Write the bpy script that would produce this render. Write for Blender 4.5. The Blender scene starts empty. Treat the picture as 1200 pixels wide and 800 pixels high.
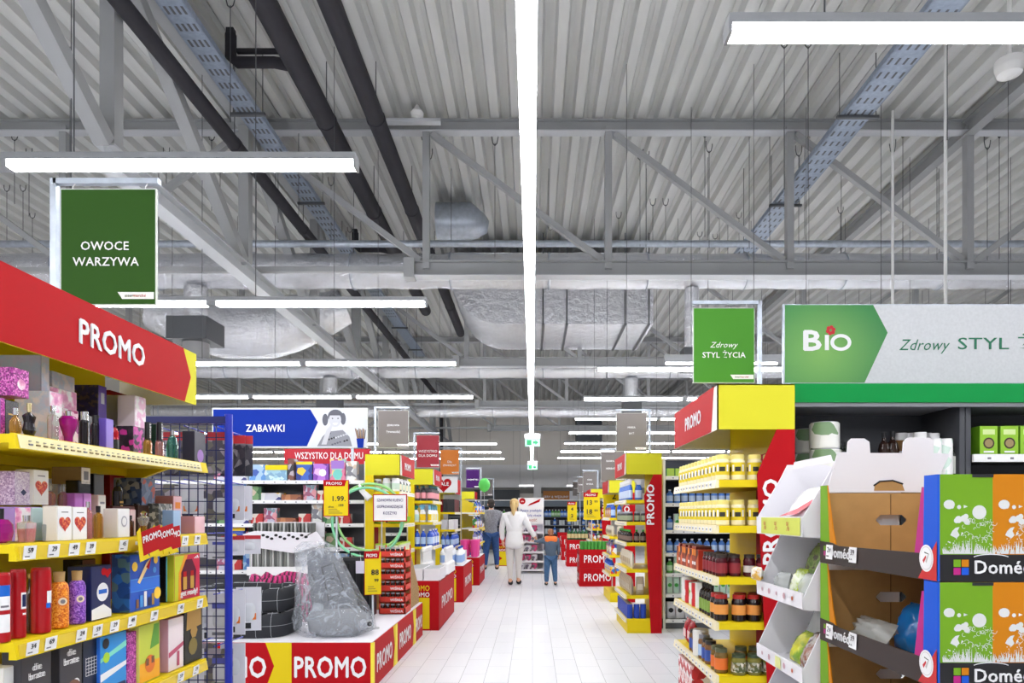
import bpy, math, random
from mathutils import Vector, Matrix
random.seed(7)
PI = math.pi
SC = bpy.context.scene
COL = SC.collection
# ---------------------------------------------------------------- camera, world, exposure
cam_d = bpy.data.cameras.new('camera'); CAM = bpy.data.objects.new('camera', cam_d); COL.objects.link(CAM)
CAM.location = (0, 0, 1.4); CAM.rotation_euler = (PI/2, 0, 0)
cam_d.lens = 24; cam_d.sensor_width = 36; cam_d.shift_x = -0.02; cam_d.shift_y = 0.169
cam_d.clip_start = 0.05; cam_d.clip_end = 200
SC.camera = CAM
wd = bpy.data.worlds.new('world'); SC.world = wd; wd.use_nodes = True
wd.node_tree.nodes['Background'].inputs[0].default_value = (0.75, 0.8, 0.9, 1)
wd.node_tree.nodes['Background'].inputs[1].default_value = 0.3
SC.view_settings.view_transform = 'Standard'; SC.view_settings.look = 'None'
SC.view_settings.gamma = 1.0; SC.view_settings.use_curve_mapping = False
SC.view_settings.exposure = 0.0
LED = 36.0            # radiance of the strip-light diffusers
SC.cycles.max_bounces = 8; SC.cycles.transparent_max_bounces = 10; SC.cycles.sample_clamp_indirect = 6
SC.cycles.use_denoising = True

# ---------------------------------------------------------------- helpers
def lin(c):
    o = []
    for v in c[:3]:
        v = v/255.0
        o.append(v/12.92 if v <= 0.04045 else ((v+0.055)/1.055)**2.4)
    return (o[0], o[1], o[2], 1.0)
MATS = {}
def M(name, rgb=(200,200,200), rough=0.5, metal=0.0, trans=0.0, alpha=1.0, emit=0.0, spec=0.5, noise=None, ior=1.45, coat=0.0):
    """plain principled material; noise=(scale, amount) adds a soft procedural colour variation"""
    if name in MATS: return MATS[name]
    m = bpy.data.materials.new(name); m.use_nodes = True; MATS[name] = m
    nt = m.node_tree; b = nt.nodes['Principled BSDF']
    b.inputs['Base Color'].default_value = lin(rgb); b.inputs['Roughness'].default_value = rough
    b.inputs['Metallic'].default_value = metal; b.inputs['Transmission Weight'].default_value = trans
    b.inputs['Alpha'].default_value = alpha; b.inputs['Specular IOR Level'].default_value = spec
    b.inputs['IOR'].default_value = ior; b.inputs['Coat Weight'].default_value = coat
    if emit:
        b.inputs['Emission Color'].default_value = lin(rgb); b.inputs['Emission Strength'].default_value = emit
    if noise:
        tc = nt.nodes.new('ShaderNodeTexCoord'); n = nt.nodes.new('ShaderNodeTexNoise'); n.inputs['Scale'].default_value = noise[0]
        n.inputs['Detail'].default_value = 3
        nt.links.new(tc.outputs['Object'], n.inputs['Vector'])
        r = nt.nodes.new('ShaderNodeValToRGB'); a = noise[1]
        c = lin(rgb)
        r.color_ramp.elements[0].position = 0.3; r.color_ramp.elements[1].position = 0.7
        r.color_ramp.elements[0].color = tuple(max(0, x*(1-a)) for x in c[:3])+(1,)
        r.color_ramp.elements[1].color = tuple(min(1, x*(1+a)) for x in c[:3])+(1,)
        nt.links.new(n.outputs['Fac'], r.inputs[0]); nt.links.new(r.outputs[0], b.inputs['Base Color'])
    return m
def ART(name, cols, scale=30, kind='voronoi', rough=0.4, stretch=(1,1,1), metal=0.0):
    """printed pattern: cells, waves or noise broken into flat colours"""
    if name in MATS: return MATS[name]
    m = bpy.data.materials.new(name); m.use_nodes = True; MATS[name] = m
    nt = m.node_tree; b = nt.nodes['Principled BSDF']; b.inputs['Roughness'].default_value = rough; b.inputs['Metallic'].default_value = metal
    tc = nt.nodes.new('ShaderNodeTexCoord'); mp = nt.nodes.new('ShaderNodeMapping'); mp.inputs['Scale'].default_value = stretch
    nt.links.new(tc.outputs['Object'], mp.inputs['Vector'])
    if kind == 'voronoi':
        t = nt.nodes.new('ShaderNodeTexVoronoi'); t.inputs['Scale'].default_value = scale
        sp = nt.nodes.new('ShaderNodeSeparateColor'); nt.links.new(t.outputs['Color'], sp.inputs[0]); out = sp.outputs[0]
    elif kind == 'wave':
        t = nt.nodes.new('ShaderNodeTexWave'); t.inputs['Scale'].default_value = scale; t.inputs['Distortion'].default_value = 6
        t.inputs['Detail'].default_value = 2; out = t.outputs['Fac']
    elif kind == 'stripe':
        t = nt.nodes.new('ShaderNodeTexWave'); t.inputs['Scale'].default_value = scale; t.inputs['Distortion'].default_value = 0; out = t.outputs['Fac']
    else:
        t = nt.nodes.new('ShaderNodeTexNoise'); t.inputs['Scale'].default_value = scale; t.inputs['Detail'].default_value = 4; out = t.outputs['Fac']
    nt.links.new(mp.outputs[0], t.inputs['Vector'])
    r = nt.nodes.new('ShaderNodeValToRGB'); r.color_ramp.interpolation = 'LINEAR' if kind == 'noise' else 'CONSTANT'
    n = len(cols); lo, hi = (0.32, 0.68) if kind == 'noise' else (0.0, 1.0)
    el = r.color_ramp.elements
    while len(el) < n: el.new(0.5)
    for i, c in enumerate(cols):
        el[i].position = lo+(hi-lo)*i/n if i else 0.0; el[i].color = lin(c)
    nt.links.new(out, r.inputs[0]); nt.links.new(r.outputs[0], b.inputs['Base Color'])
    return m
_TX = {}
def text_geo(s, bold=0.0, shear=0.0):
    """flat glyph outlines of a line of text, cap height 1, baseline 0, x from 0"""
    k = (s, bold, shear)
    if k in _TX: return _TX[k]
    c = bpy.data.curves.new('lettering_source', 'FONT'); c.body = s; c.size = 1; c.offset = bold; c.shear = shear; c.resolution_u = 2
    c.space_character = 1.05 + bold*2
    o = bpy.data.objects.new('lettering_source', c); COL.objects.link(o)
    dg = bpy.context.evaluated_depsgraph_get(); me = bpy.data.meshes.new_from_object(o.evaluated_get(dg))
    v = [(p.co.x, p.co.y) for p in me.vertices]; f = [tuple(p.vertices) for p in me.polygons]
    bpy.data.objects.remove(o); bpy.data.curves.remove(c); bpy.data.meshes.remove(me)
    if not v: v = [(0,0),(1,0),(0,1)]; f = []
    cap = 0.71
    x0 = min(p[0] for p in v); x1 = max(p[0] for p in v)
    v = [((p[0]-x0)/cap, p[1]/cap) for p in v]
    _TX[k] = (v, f, (x1-x0)/cap); return _TX[k]
class MB:
    """collects shapes and links them as ONE mesh object"""
    def __init__(s): s.v = []; s.f = []; s.fm = []; s.fs = []; s.mats = []
    def mi(s, m):
        if m not in s.mats: s.mats.append(m)
        return s.mats.index(m)
    def add(s, vs, fs, m, sm=False):
        o = len(s.v); s.v += [tuple(p) for p in vs]; i = s.mi(m)
        for f in fs: s.f.append(tuple(o+k for k in f)); s.fm.append(i); s.fs.append(sm)
    def box(s, x0, y0, z0, x1, y1, z1, m):
        vs = [(x0,y0,z0),(x1,y0,z0),(x1,y1,z0),(x0,y1,z0),(x0,y0,z1),(x1,y0,z1),(x1,y1,z1),(x0,y1,z1)]
        s.add(vs, [(0,3,2,1),(4,5,6,7),(0,1,5,4),(1,2,6,5),(2,3,7,6),(3,0,4,7)], m)
    def cbox(s, x0, y0, z0, x1, y1, z1, m, c=0.002):
        """box with chamfered vertical edges and top rim"""
        p = [(x0+c,y0),(x1-c,y0),(x1,y0+c),(x1,y1-c),(x1-c,y1),(x0+c,y1),(x0,y1-c),(x0,y0+c)]
        q = [(x0+2*c,y0+c),(x1-2*c,y0+c),(x1-c,y0+2*c),(x1-c,y1-2*c),(x1-2*c,y1-c),(x0+2*c,y1-c),(x0+c,y1-2*c),(x0+c,y0+2*c)]
        vs = [(a,b,z0) for a,b in p]+[(a,b,z1-c) for a,b in p]+[(a,b,z1) for a,b in q]
        fs = [tuple(range(7,-1,-1)), tuple(range(16,24))]
        for r in (0, 8):
            for i in range(8): fs.append((r+i, r+(i+1)%8, r+8+(i+1)%8, r+8+i))
        s.add(vs, fs, m)
    def bar(s, p, q, w, h, m, up=(0,0,1)):
        p = Vector(p); q = Vector(q); d = (q-p).normalized(); up = Vector(up)
        if abs(d.dot(up)) > 0.98: up = Vector((0,1,0))
        a = d.cross(up).normalized()*w/2; b = a.cross(d).normalized()*h/2
        vs = [p-a-b, p+a-b, p+a+b, p-a+b, q-a-b, q+a-b, q+a+b, q-a+b]
        s.add(vs, [(0,1,2,3),(7,6,5,4),(0,4,5,1),(1,5,6,2),(2,6,7,3),(3,7,4,0)], m)
    def ibeam(s, p, q, w, h, m, t=0.014, up=(0,0,1)):
        p = Vector(p); q = Vector(q); u = Vector(up)*(h/2-t/2)
        s.bar(p+u, q+u, w, t, m, up); s.bar(p-u, q-u, w, t, m, up); s.bar(p, q, t, h-2*t, m, up)
    def cyl(s, p, q, r, m, n=12, r2=None, caps=True, sm=True):
        p = Vector(p); q = Vector(q); d = (q-p).normalized(); r2 = r if r2 is None else r2
        up = Vector((0,0,1)) if abs(d.z) < 0.95 else Vector((1,0,0))
        a = d.cross(up).normalized(); b = d.cross(a).normalized()
        vs = []
        for c, rr in ((p, r), (q, r2)):
            for i in range(n):
                t = 2*PI*i/n; vs.append(c+(a*math.cos(t)+b*math.sin(t))*rr)
        s.add(vs, [((i+1)%n, i, n+i, n+(i+1)%n) for i in range(n)], m, sm)
        if caps: s.add(vs[:n], [tuple(range(n))], m); s.add(vs[n:], [tuple(range(n-1,-1,-1))], m)
    def lathe(s, prof, m, n=16, c=(0,0), sx=1.0, sy=1.0, sm=True, cap=True, z0=0.0):
        """profile [(r,z)] bottom to top; m one material or one per band"""
        k = len(prof); vs = []
        for r, z in prof:
            for i in range(n):
                t = 2*PI*i/n; vs.append((c[0]+r*sx*math.cos(t), c[1]+r*sy*math.sin(t), z0+z))
        ms = m if isinstance(m, (list, tuple)) else [m]*(k-1)
        for j in range(k-1):
            s.add(vs[j*n:(j+2)*n], [(i, (i+1)%n, n+(i+1)%n, n+i) for i in range(n)], ms[j], sm)
        if cap:
            s.add(vs[:n], [tuple(range(n-1,-1,-1))], ms[0]); s.add(vs[-n:], [tuple(range(n))], ms[-1])
    def prism(s, poly, o, u, v, d, m, mside=None):
        """polygon in the u,v plane at o, thickened by d along u x v"""
        o = Vector(o); u = Vector(u); v = Vector(v); w = u.cross(v).normalized()*d; n = len(poly)
        a = [o+u*x+v*y for x, y in poly]; b = [p+w for p in a]
        s.add(a+b, [tuple(range(n-1,-1,-1)), tuple(range(n,2*n))], m)
        s.add(a+b, [(i,(i+1)%n,n+(i+1)%n,n+i) for i in range(n)], mside or m)
    def poly(s, pts, m): s.add(pts, [tuple(range(len(pts)))], m)
    def decal(s, poly, o, u, v, m, lift=0.0008):
        s.nd = getattr(s, 'nd', 0)+1; o = Vector(o); u = Vector(u); v = Vector(v); w = u.cross(v).normalized()*(lift+s.nd % 400*2e-6)
        s.poly([o+u*x+v*y+w for x, y in poly], m)
    def tube(s, path, r, m, n=8, closed=False, caps=True):
        P = [Vector(p) for p in path]; k = len(P); vs = []; a = None
        rr = r if isinstance(r, (list, tuple)) else [r]*k
        for i in range(k):
            if closed: d = P[(i+1)%k]-P[i-1]
            else: d = P[min(i+1,k-1)]-P[max(i-1,0)]
            d = d.normalized()
            if a is None:
                up = Vector((0,0,1)) if abs(d.z) < 0.95 else Vector((1,0,0)); a = d.cross(up).normalized()
            else:
                a = (a-d*a.dot(d)).normalized()
            b = d.cross(a)
            for j in range(n):
                t = 2*PI*j/n; vs.append(P[i]+(a*math.cos(t)+b*math.sin(t))*rr[i])
        fs = []
        for i in range(k if closed else k-1):
            i2 = (i+1)%k
            for j in range(n): fs.append((i*n+j, i*n+(j+1)%n, i2*n+(j+1)%n, i2*n+j))
        s.add(vs, fs, m, True)
        if caps and not closed: s.add(vs[:n], [tuple(range(n-1,-1,-1))], m); s.add(vs[-n:], [tuple(range(n))], m)
    def ell(s, c, rx, ry, rz, m, n=12, k=8):
        vs = []; fs = []
        for j in range(k+1):
            t = PI*j/k-PI/2
            for i in range(n):
                a = 2*PI*i/n; vs.append((c[0]+rx*math.cos(t)*math.cos(a), c[1]+ry*math.cos(t)*math.sin(a), c[2]+rz*math.sin(t)))
        for j in range(k):
            for i in range(n): fs.append((j*n+i, j*n+(i+1)%n, (j+1)*n+(i+1)%n, (j+1)*n+i))
        s.add(vs, fs, m, True)
    def pillow(s, w, h, t, m, o=(0,0,0), n=9, pinch=0.0, jit=0.0, mback=None):
        """stuffed bag standing in the xz plane, front towards -y"""
        vs = []; N = n+1
        for side in (-1, 1):
            for j in range(N):
                for i in range(N):
                    u = i/n*2-1; q = j/n*2-1
                    b = max(0, (1-abs(u)**2.6))*max(0, (1-abs(q)**2.6))
                    x = u*w/2*(1-pinch*abs(q)**2); z = (q+1)*h/2
                    y = side*t/2*b**0.6
                    if jit and 0 < i < n and 0 < j < n: y += random.uniform(-jit, jit)
                    vs.append((o[0]+x, o[1]+y, o[2]+z))
        fa = []; fb = []
        for j in range(n):
            for i in range(n):
                a = j*N+i; fa.append((a, a+1, a+N+1, a+N)); fb.append((N*N+a, N*N+a+N, N*N+a+N+1, N*N+a+1))
        s.add(vs, fa, m, True); s.add(vs, fb, mback or m, True)
    def text(s, t, o, u, v, h, m, align='c', bold=0.012, width=None, lift=0.001, shear=0.0):
        """a line of lettering of cap height h lying in the plane u,v at o (baseline)"""
        g, f, w = text_geo(t, 0.0, shear); o = Vector(o); u = Vector(u).normalized(); v = Vector(v).normalized()
        kx = h if width is None else width/max(w, 1e-6)
        dx = {'c': -w/2, 'l': 0, 'r': -w}[align]; n = u.cross(v)*lift
        k = max(0.0, bold)*3.2; hx = min(h, kx)
        for ci, (ox, oy) in enumerate((((-k, 0), (k, 0), (0, k), (0, -k)) if k > 0.015 and h > 0.02 else ((-k, 0), (k, 0)) if k else ((0, 0),))):
            s.add([o+u*((x+dx)*kx+ox*hx)+v*(y*h+oy*h)+n*(1+0.3*ci) for x, y in g], f, m)
    def mesh(s, name):
        me = bpy.data.meshes.new(name); me.from_pydata(s.v, [], s.f)
        for m in s.mats: me.materials.append(m)
        me.polygons.foreach_set('material_index', s.fm); me.polygons.foreach_set('use_smooth', s.fs)
        me.update(); return me
    def build(s, name, parent=None):
        """link as one object; world coordinates, re-based on the root thing's location"""
        if parent is not None:
            off = OFF[parent.name]
            s.v = [(p[0]-off.x, p[1]-off.y, p[2]-off.z) for p in s.v]
        o = bpy.data.objects.new(name, s.mesh(name)); COL.objects.link(o)
        if parent is not None: o.parent = parent; OFF[o.name] = off
        else: OFF[o.name] = Vector((0,0,0))
        return o
    def solo(s, name, label, cat, loc, group=None):
        """a thing that is one mesh, with its origin at loc"""
        l = Vector(loc); s.v = [(p[0]-l.x, p[1]-l.y, p[2]-l.z) for p in s.v]
        o = bpy.data.objects.new(name, s.mesh(name)); COL.objects.link(o); o.location = l; OFF[o.name] = l
        return tag(o, label, cat, group)
OFF = {}
def tag(o, label, cat, group=None, kind=None):
    if label: o['label'] = label
    if cat: o['category'] = cat
    if group: o['group'] = group
    if kind: o['kind'] = kind
    return o
def T(name, label, cat, loc=(0,0,0), group=None):
    o = bpy.data.objects.new(name, None); COL.objects.link(o); o.location = loc; o.empty_display_size = 0.1
    OFF[o.name] = Vector(loc); return tag(o, label, cat, group)
def struct(mb, name):
    o = mb.build(name); o['kind'] = 'structure'; return o
ORD = ['first','second','third','fourth','fifth','sixth','seventh','eighth','ninth','tenth','eleventh','twelfth','thirteenth','fourteenth','fifteenth',
       'sixteenth','seventeenth','eighteenth','nineteenth','twentieth','twenty-first','twenty-second','twenty-third','twenty-fourth','twenty-fifth',
       'twenty-sixth','twenty-seventh','twenty-eighth','twenty-ninth','thirtieth','thirty-first','thirty-second','thirty-third','thirty-fourth','thirty-fifth',
       'thirty-sixth','thirty-seventh','thirty-eighth','thirty-ninth','fortieth']
class Proto:
    """a product: base mesh (or None) plus part meshes; placed many times as separate objects sharing mesh data"""
    def __init__(s, name, cat, desc, w, d, h, base=None, parts=()):
        s.name = name; s.cat = cat; s.desc = desc; s.w = w; s.d = d; s.h = h
        s.base = base.mesh(name) if base else None; s.parts = [(n, b.mesh(n), l) for n, b, l in parts]
    def put(s, loc, rz=0, label=None, group=None, sc=1.0, rx=0.0, ry=0.0):
        o = bpy.data.objects.new(s.name, s.base); COL.objects.link(o); o.location = loc; o.rotation_euler = (rx, ry, rz)
        o.scale = sc if isinstance(sc, tuple) else (sc, sc, sc)
        tag(o, label or s.desc, s.cat, group)
        for n, me, l in s.parts:
            c = bpy.data.objects.new(n, me); COL.objects.link(c); c.parent = o
            if l: c['label'] = l
        return o
def line(protos, p0, p1, rz, where, group, end='near end', gap=0.004, seq=None, jit=0.0, scl=None, fill=True):
    """set products side by side from p0 to p1"""
    p0 = Vector(p0); p1 = Vector(p1); d = p1-p0; L = d.length; d = d/L; t = 0; i = 0; out = []
    while i < 39:
        p = protos[seq[i % len(seq)] if seq else i % len(protos)]; k = scl or 1.0
        if t+p.w*k > L+1e-6: break
        pos = p0+d*(t+p.w*k/2)
        out.append(p.put((pos.x, pos.y, pos.z), rz+random.uniform(-jit, jit), '%s, %s item from %s, %s' % (p.desc, ORD[i], end, where), group, k))
        t += p.w*k+gap; i += 1
    return out
def Wp(px, py, Y): return ((px-624)*Y/800, Y, 1.4-(py-603)*Y/800)
def Zp(py, Y): return 1.4-(py-603)*Y/800
def Yx(px, X): return 800*X/(px-624)
U_, V_ = (1,0,0), (0,0,1)          # the plane that faces the camera end of the shop
# ================================================================ materials
white = M('white_paint', (236,236,236), 0.45)
wcard = M('white_cardboard', (232,230,236), 0.6)
grey = M('grey_paint', (150,150,152), 0.5)
steel = M('painted_steel', (158,160,162), 0.5, noise=(1.5, 0.06))
steel_l = M('pale_painted_steel', (186,189,194), 0.45)
dsteel = M('dark_grey_steel', (84,86,90), 0.5)
galv = M('galvanised_steel', (176,184,196), 0.38, 0.6, noise=(14, 0.12))
black = M('black_plastic', (20,20,22), 0.4)
pipe_m = M('black_pipe_insulation', (38,37,44), 0.75, noise=(6, 0.12))
yellow = M('yellow_sheet_steel', (224,198,8), 0.5, spec=0.3)
yelp = M('pale_yellow_panel', (212,206,46), 0.6, spec=0.2)
red = M('promo_red', (176,14,24), 0.6, spec=0.15)
red_d = M('dark_red', (128,14,22), 0.6, spec=0.2)
cream = M('cream_price_strip', (232,222,170), 0.5)
paper = M('white_paper', (240,240,242), 0.6)
ink = M('black_ink', (28,28,32), 0.6)
greyink = M('grey_ink', (120,120,128), 0.6)
led = M('led_diffuser', (252,253,255), 0.4, emit=LED)
lamp_h = M('lamp_housing', (150,152,156), 0.5)
blue_f = M('blue_enamel_frame', (22,42,170), 0.35)
green_f = M('fascia_green', (0,136,62), 0.55, spec=0.2)
d_int = M('charcoal_shelf_back', (66,68,74), 0.55)
wire_m = M('steel_wire', (84,86,90), 0.5, 0.3)
kraft = M('brown_cardboard', (176,136,84), 0.8, noise=(12, 0.08))
skin_m = M('skin', (222,170,140), 0.5)
def foil_mat():
    m = M('aluminium_foil_wrap', (232,234,240), 0.27, 0.8)
    nt = m.node_tree; b = nt.nodes['Principled BSDF']
    tc = nt.nodes.new('ShaderNodeTexCoord'); n = nt.nodes.new('ShaderNodeTexNoise'); n.inputs['Scale'].default_value = 7; n.inputs['Detail'].default_value = 6; n.inputs['Roughness'].default_value = 0.65
    bu = nt.nodes.new('ShaderNodeBump'); bu.inputs['Strength'].default_value = 0.9; bu.inputs['Distance'].default_value = 0.06
    nt.links.new(tc.outputs['Object'], n.inputs['Vector']); nt.links.new(n.outputs['Fac'], bu.inputs['Height']); nt.links.new(bu.outputs[0], b.inputs['Normal'])
    return m
foil = foil_mat()
def floor_mat():
    m = bpy.data.materials.new('pale_floor_tiles'); m.use_nodes = True; nt = m.node_tree; b = nt.nodes['Principled BSDF']
    tc = nt.nodes.new('ShaderNodeTexCoord'); mp = nt.nodes.new('ShaderNodeMapping'); mp.inputs['Rotation'].default_value = (0,0,PI/2)
    br = nt.nodes.new('ShaderNodeTexBrick'); br.offset = 0.0; br.inputs['Scale'].default_value = 1.0
    br.inputs['Brick Width'].default_value = 0.6; br.inputs['Row Height'].default_value = 0.2047; br.inputs['Mortar Size'].default_value = 0.0016
    br.inputs['Mortar Smooth'].default_value = 0.2; br.inputs['Bias'].default_value = -0.2
    br.inputs['Color1'].default_value = lin((226,226,230)); br.inputs['Color2'].default_value = lin((220,220,226)); br.inputs['Mortar'].default_value = lin((120,120,126))
    br.offset = 0.5
    nt.links.new(tc.outputs['Object'], mp.inputs[0]); nt.links.new(mp.outputs[0], br.inputs['Vector']); nt.links.new(br.outputs['Color'], b.inputs['Base Color'])
    b.inputs['Roughness'].default_value = 0.36; b.inputs['Specular IOR Level'].default_value = 0.5
    return m
def deck_mat():
    m = M('steel_roof_deck', (205,206,204), 0.5)
    nt = m.node_tree; b = nt.nodes['Principled BSDF']
    tc = nt.nodes.new('ShaderNodeTexCoord'); mp = nt.nodes.new('ShaderNodeMapping'); mp.inputs['Scale'].default_value = (3, 0.35, 3)
    n = nt.nodes.new('ShaderNodeTexNoise'); n.inputs['Scale'].default_value = 2.5; n.inputs['Detail'].default_value = 3
    r = nt.nodes.new('ShaderNodeValToRGB'); r.color_ramp.elements[0].color = lin((188,189,188)); r.color_ramp.elements[1].color = lin((214,215,213))
    nt.links.new(tc.outputs['Object'], mp.inputs[0]); nt.links.new(mp.outputs[0], n.inputs['Vector']); nt.links.new(n.outputs['Fac'], r.inputs[0]); nt.links.new(r.outputs[0], b.inputs['Base Color'])
    return m
# ================================================================ room shell
XL, XR, YN, YF, ZD = -14.0, 14.0, -7.0, 32.0, 6.72
b = MB(); b.box(XL, YN, -0.1, XR, YF, 0, floor_mat()); struct(b, 'floor')
dk = deck_mat(); b = MB(); x = XL; pts = []
while x < XR:
    pts += [(x, ZD), (x+0.11, ZD), (x+0.14, ZD+0.095), (x+0.25, ZD+0.095)]; x += 0.28
vs = []; fs = []
for y in (YN, YF):
    vs += [(a, y, z) for a, z in pts]
n = len(pts); fs = [(i, n+i, n+i+1, i+1) for i in range(n-1)]
b.add(vs, fs, dk)
for i in range(2, n, 4):                     # small stiffening bead on the wide flange
    a = pts[i][0]
    b.box(a+0.045, YN, ZD+0.083, a+0.065, YF, ZD+0.096, dk)
b.box(XL, YN, ZD+0.14, XR, YF, ZD+0.2, dk)
struct(b, 'ceiling')
wall_m = M('beige_grey_cladding', (236,231,224), 0.6)
wall_w = M('white_wall', (246,246,248), 0.6)
clad = M('cladding_seam', (200,196,190), 0.6)
def wall(name, x0, y0, x1, y1, m, z1=ZD+0.2):
    b = MB(); b.box(x0, y0, 0, x1, y1, z1, m)
    return b
b = wall('wall_back', XL, YF, XR, YF+0.15, wall_m)
x = XL+1
while x < XR: b.box(x, YF-0.012, 3.7, x+0.02, YF, ZD, clad); x += 1.1
b.box(XL, YF-0.25, 2.66, XR, YF, 3.72, wall_w)           # white bulkhead above the counters
b.box(XL, YF-0.02, 2.40, XR, YF, 2.66, M('grey_soffit', (140,138,134), 0.6))  # even grey strip on the wall below the bulkhead
b.box(-2.7, YF-0.3, 1.6, -0.6, YF, 2.55, M('dark_counter_front', (70,74,80), 0.5))
b.box(0.05, YF-0.5, 0, 0.4, YF-0.25, 2.7, wall_w)
b.box(0.5, YF-0.3, 1.95, 1.72, YF-0.02, 2.5, M('orange_counter_panel', (190,120,50), 0.5))
b.box(1.72, YF-0.3, 1.95, 2.1, YF-0.02, 2.5, paper)
b.box(2.0, YF-1.1, 4.75, 3.15, YF-0.05, 6.0, M('vent_recess', (70,76,84), 0.5))
b.text('SERY & WĘDLINY', (1.1, YF-0.31, 2.18), U_, V_, 0.1, paper)
struct(b, 'wall_back')
struct(wall('', XL-0.15, YN, XL, YF, wall_m), 'wall_left'); struct(wall('', XR, YN, XR+0.15, YF, wall_m), 'wall_right')
struct(wall('', XL, YN-0.15, XR, YN, wall_w), 'wall_front')
# ================================================================ roof trusses
def cross_truss(Y, label):
    t = T('roof_truss', label, 'truss', (0, Y, ZD), 'cross trusses under the roof deck')
    zt, zb = 6.62, 4.7
    b = MB(); b.ibeam((XL, Y, zt), (XR, Y, zt), 0.12, 0.16, steel); b.box(XL, Y-0.075, zt-0.085, XR, Y+0.075, zt-0.07, steel_l); b.build('top_chord', t)
    b = MB(); b.ibeam((-1.65, Y, zb), (XR, Y, zb), 0.16, 0.2, steel); b.box(-1.65, Y-0.09, zb-0.105, XR, Y+0.09, zb-0.092, steel_l)
    b.box(-1.72, Y-0.1, zb-0.13, -1.58, Y+0.1, zb+0.13, steel); b.build('bottom_chord', t)
    b = MB(); b.bar((XL, Y, zb-0.02), (-1.65, Y, zb), 0.07, 0.07, steel); b.build('tie_bar', t)
    xs = [-11.2, -8.75, -6.3, -3.87, -1.43, 1.02, 3.46, 5.87, 8.3, 10.75]
    for i, xx in enumerate(xs):
        b = MB(); b.bar((xx, Y, zb), (xx, Y, zt), 0.11, 0.09, steel, (1,0,0)); b.build('vertical', t)
        if i+1 < len(xs):
            p, q = ((xx+0.08, Y, zt-0.1), (xs[i+1]-0.08, Y, zb+0.12)) if (-4 < xx < 5 or xx < -7) else ((xx+0.08, Y, zb+0.1), (xs[i+1]-0.08, Y, zt-0.1))
            b = MB(); b.bar(p, q, 0.075, 0.08, steel, (0,1,0)); b.build('diagonal', t)
for i, Y in enumerate((9.2, 14.8, 20.4, 26.0)):
    cross_truss(Y, '%s grey steel cross truss counted from the entrance end, spanning under the roof' % ORD[i])
def main_truss():
    X = -3.7; t = T('roof_girder', 'pale steel lattice girder running lengthwise beside the black pipes', 'girder', (X, 10, ZD))
    b = MB(); b.ibeam((X, YN, 6.5), (X, YF, 6.5), 0.2, 0.22, steel, 0.02); b.build('top_chord', t)
    b = MB(); b.ibeam((X, 5.9, 4.52), (X, YF, 4.52), 0.17, 0.18, steel_l, 0.02); b.box(X-0.085, 5.9, 4.415, X+0.085, YF, 4.43, steel_l); b.build('bottom_chord', t)
    y = 3.2
    while y < 31:
        if y > 4: b = MB(); b.bar((X, y, 4.6), (X, y, 6.42), 0.13, 0.13, steel, (0,1,0)); b.build('vertical', t)
        b = MB(); b.bar((X, y+0.1, 6.4), (X, y+2.7, 4.62), 0.13, 0.13, steel, (1,0,0)); b.build('diagonal', t)
        y += 2.8
main_truss()
b = MB(); b.ibeam((5.85, YN, 6.58), (5.85, YF, 6.58), 0.14, 0.2, steel); b.solo('roof_purlin', 'single steel beam under the deck running lengthwise above the green banner', 'beam', (5.85, 10, 6.58))
# ---------------------------------------------------------------- pipes and cable trays
def long_pipe(X, Z, r, y1, label, drop=None):
    t = T('drain_pipe', label, 'pipe', (X, 8, Z), 'black insulated pipes under the roof')
    b = MB(); pth = [(X, YN, Z), (X, y1, Z)]
    b.tube([(X, YN+0.1+i*(y1-YN-0.1)/40, Z) for i in range(41)], r, pipe_m, 14)
    b.build('pipe_run', t)
    y = 0.8
    while y < y1-0.4:
        b = MB(); b.cyl((X, y, Z), (X, y+0.05, Z), r*1.07, pipe_m, 14); b.build('pipe_collar', t)
        b = MB(); b.cyl((X, y+0.02, Z+r), (X, y+0.02, ZD), 0.006, wire_m, 6); b.build('hanger_rod', t); y += 2.4
    if drop:
        b = MB(); b.tube([(X, y1-0.05, Z), (X, y1+0.12, Z-0.05), (X, y1+0.2, Z-0.2), (X, y1+0.2, drop)], r*0.9, pipe_m, 12); b.build('pipe_bend', t)
    return t
long_pipe(-3.5, 5.75, 0.08, 26, 'thinnest black insulated pipe, the one alongside the lattice girder', 2.5)
t = long_pipe(-2.42, 6.02, 0.115, 15.5, 'middle black insulated pipe with branch pipes reaching to the cable tray')
long_pipe(-1.84, 6.05, 0.105, 17.5, 'black insulated pipe nearer the long aisle light than its neighbours')
for k, y in enumerate((7.4, 5.7, 12.6)):
    b = MB(); b.tube([(-2.55, y, 6.25), (-2.8, y, 6.3), (-3.2, y, 6.3), (-3.27, y, 6.36), (-3.27, y, 6.6)], 0.06, pipe_m, 10)
    b.box(-3.31, y-0.035, 6.45, -3.23, y+0.035, 6.66, pipe_m); b.cyl((-3.2, y, 6.42), (-2.6, y, 6.42), 0.03, pipe_m, 8)
    o = b.solo('branch_pipe', ['black branch pipe with upturned outlet, second along the cable tray', 'black branch pipe with upturned outlet closest to the entrance end', 'black branch pipe with upturned outlet beyond the first cross truss'][k], 'pipe', (-2.8, y, 6.3), 'black branch pipes')
tray_m = M('blue_zinc_tray', (146,158,176), 0.42, 0.3, noise=(20, 0.12))
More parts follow.
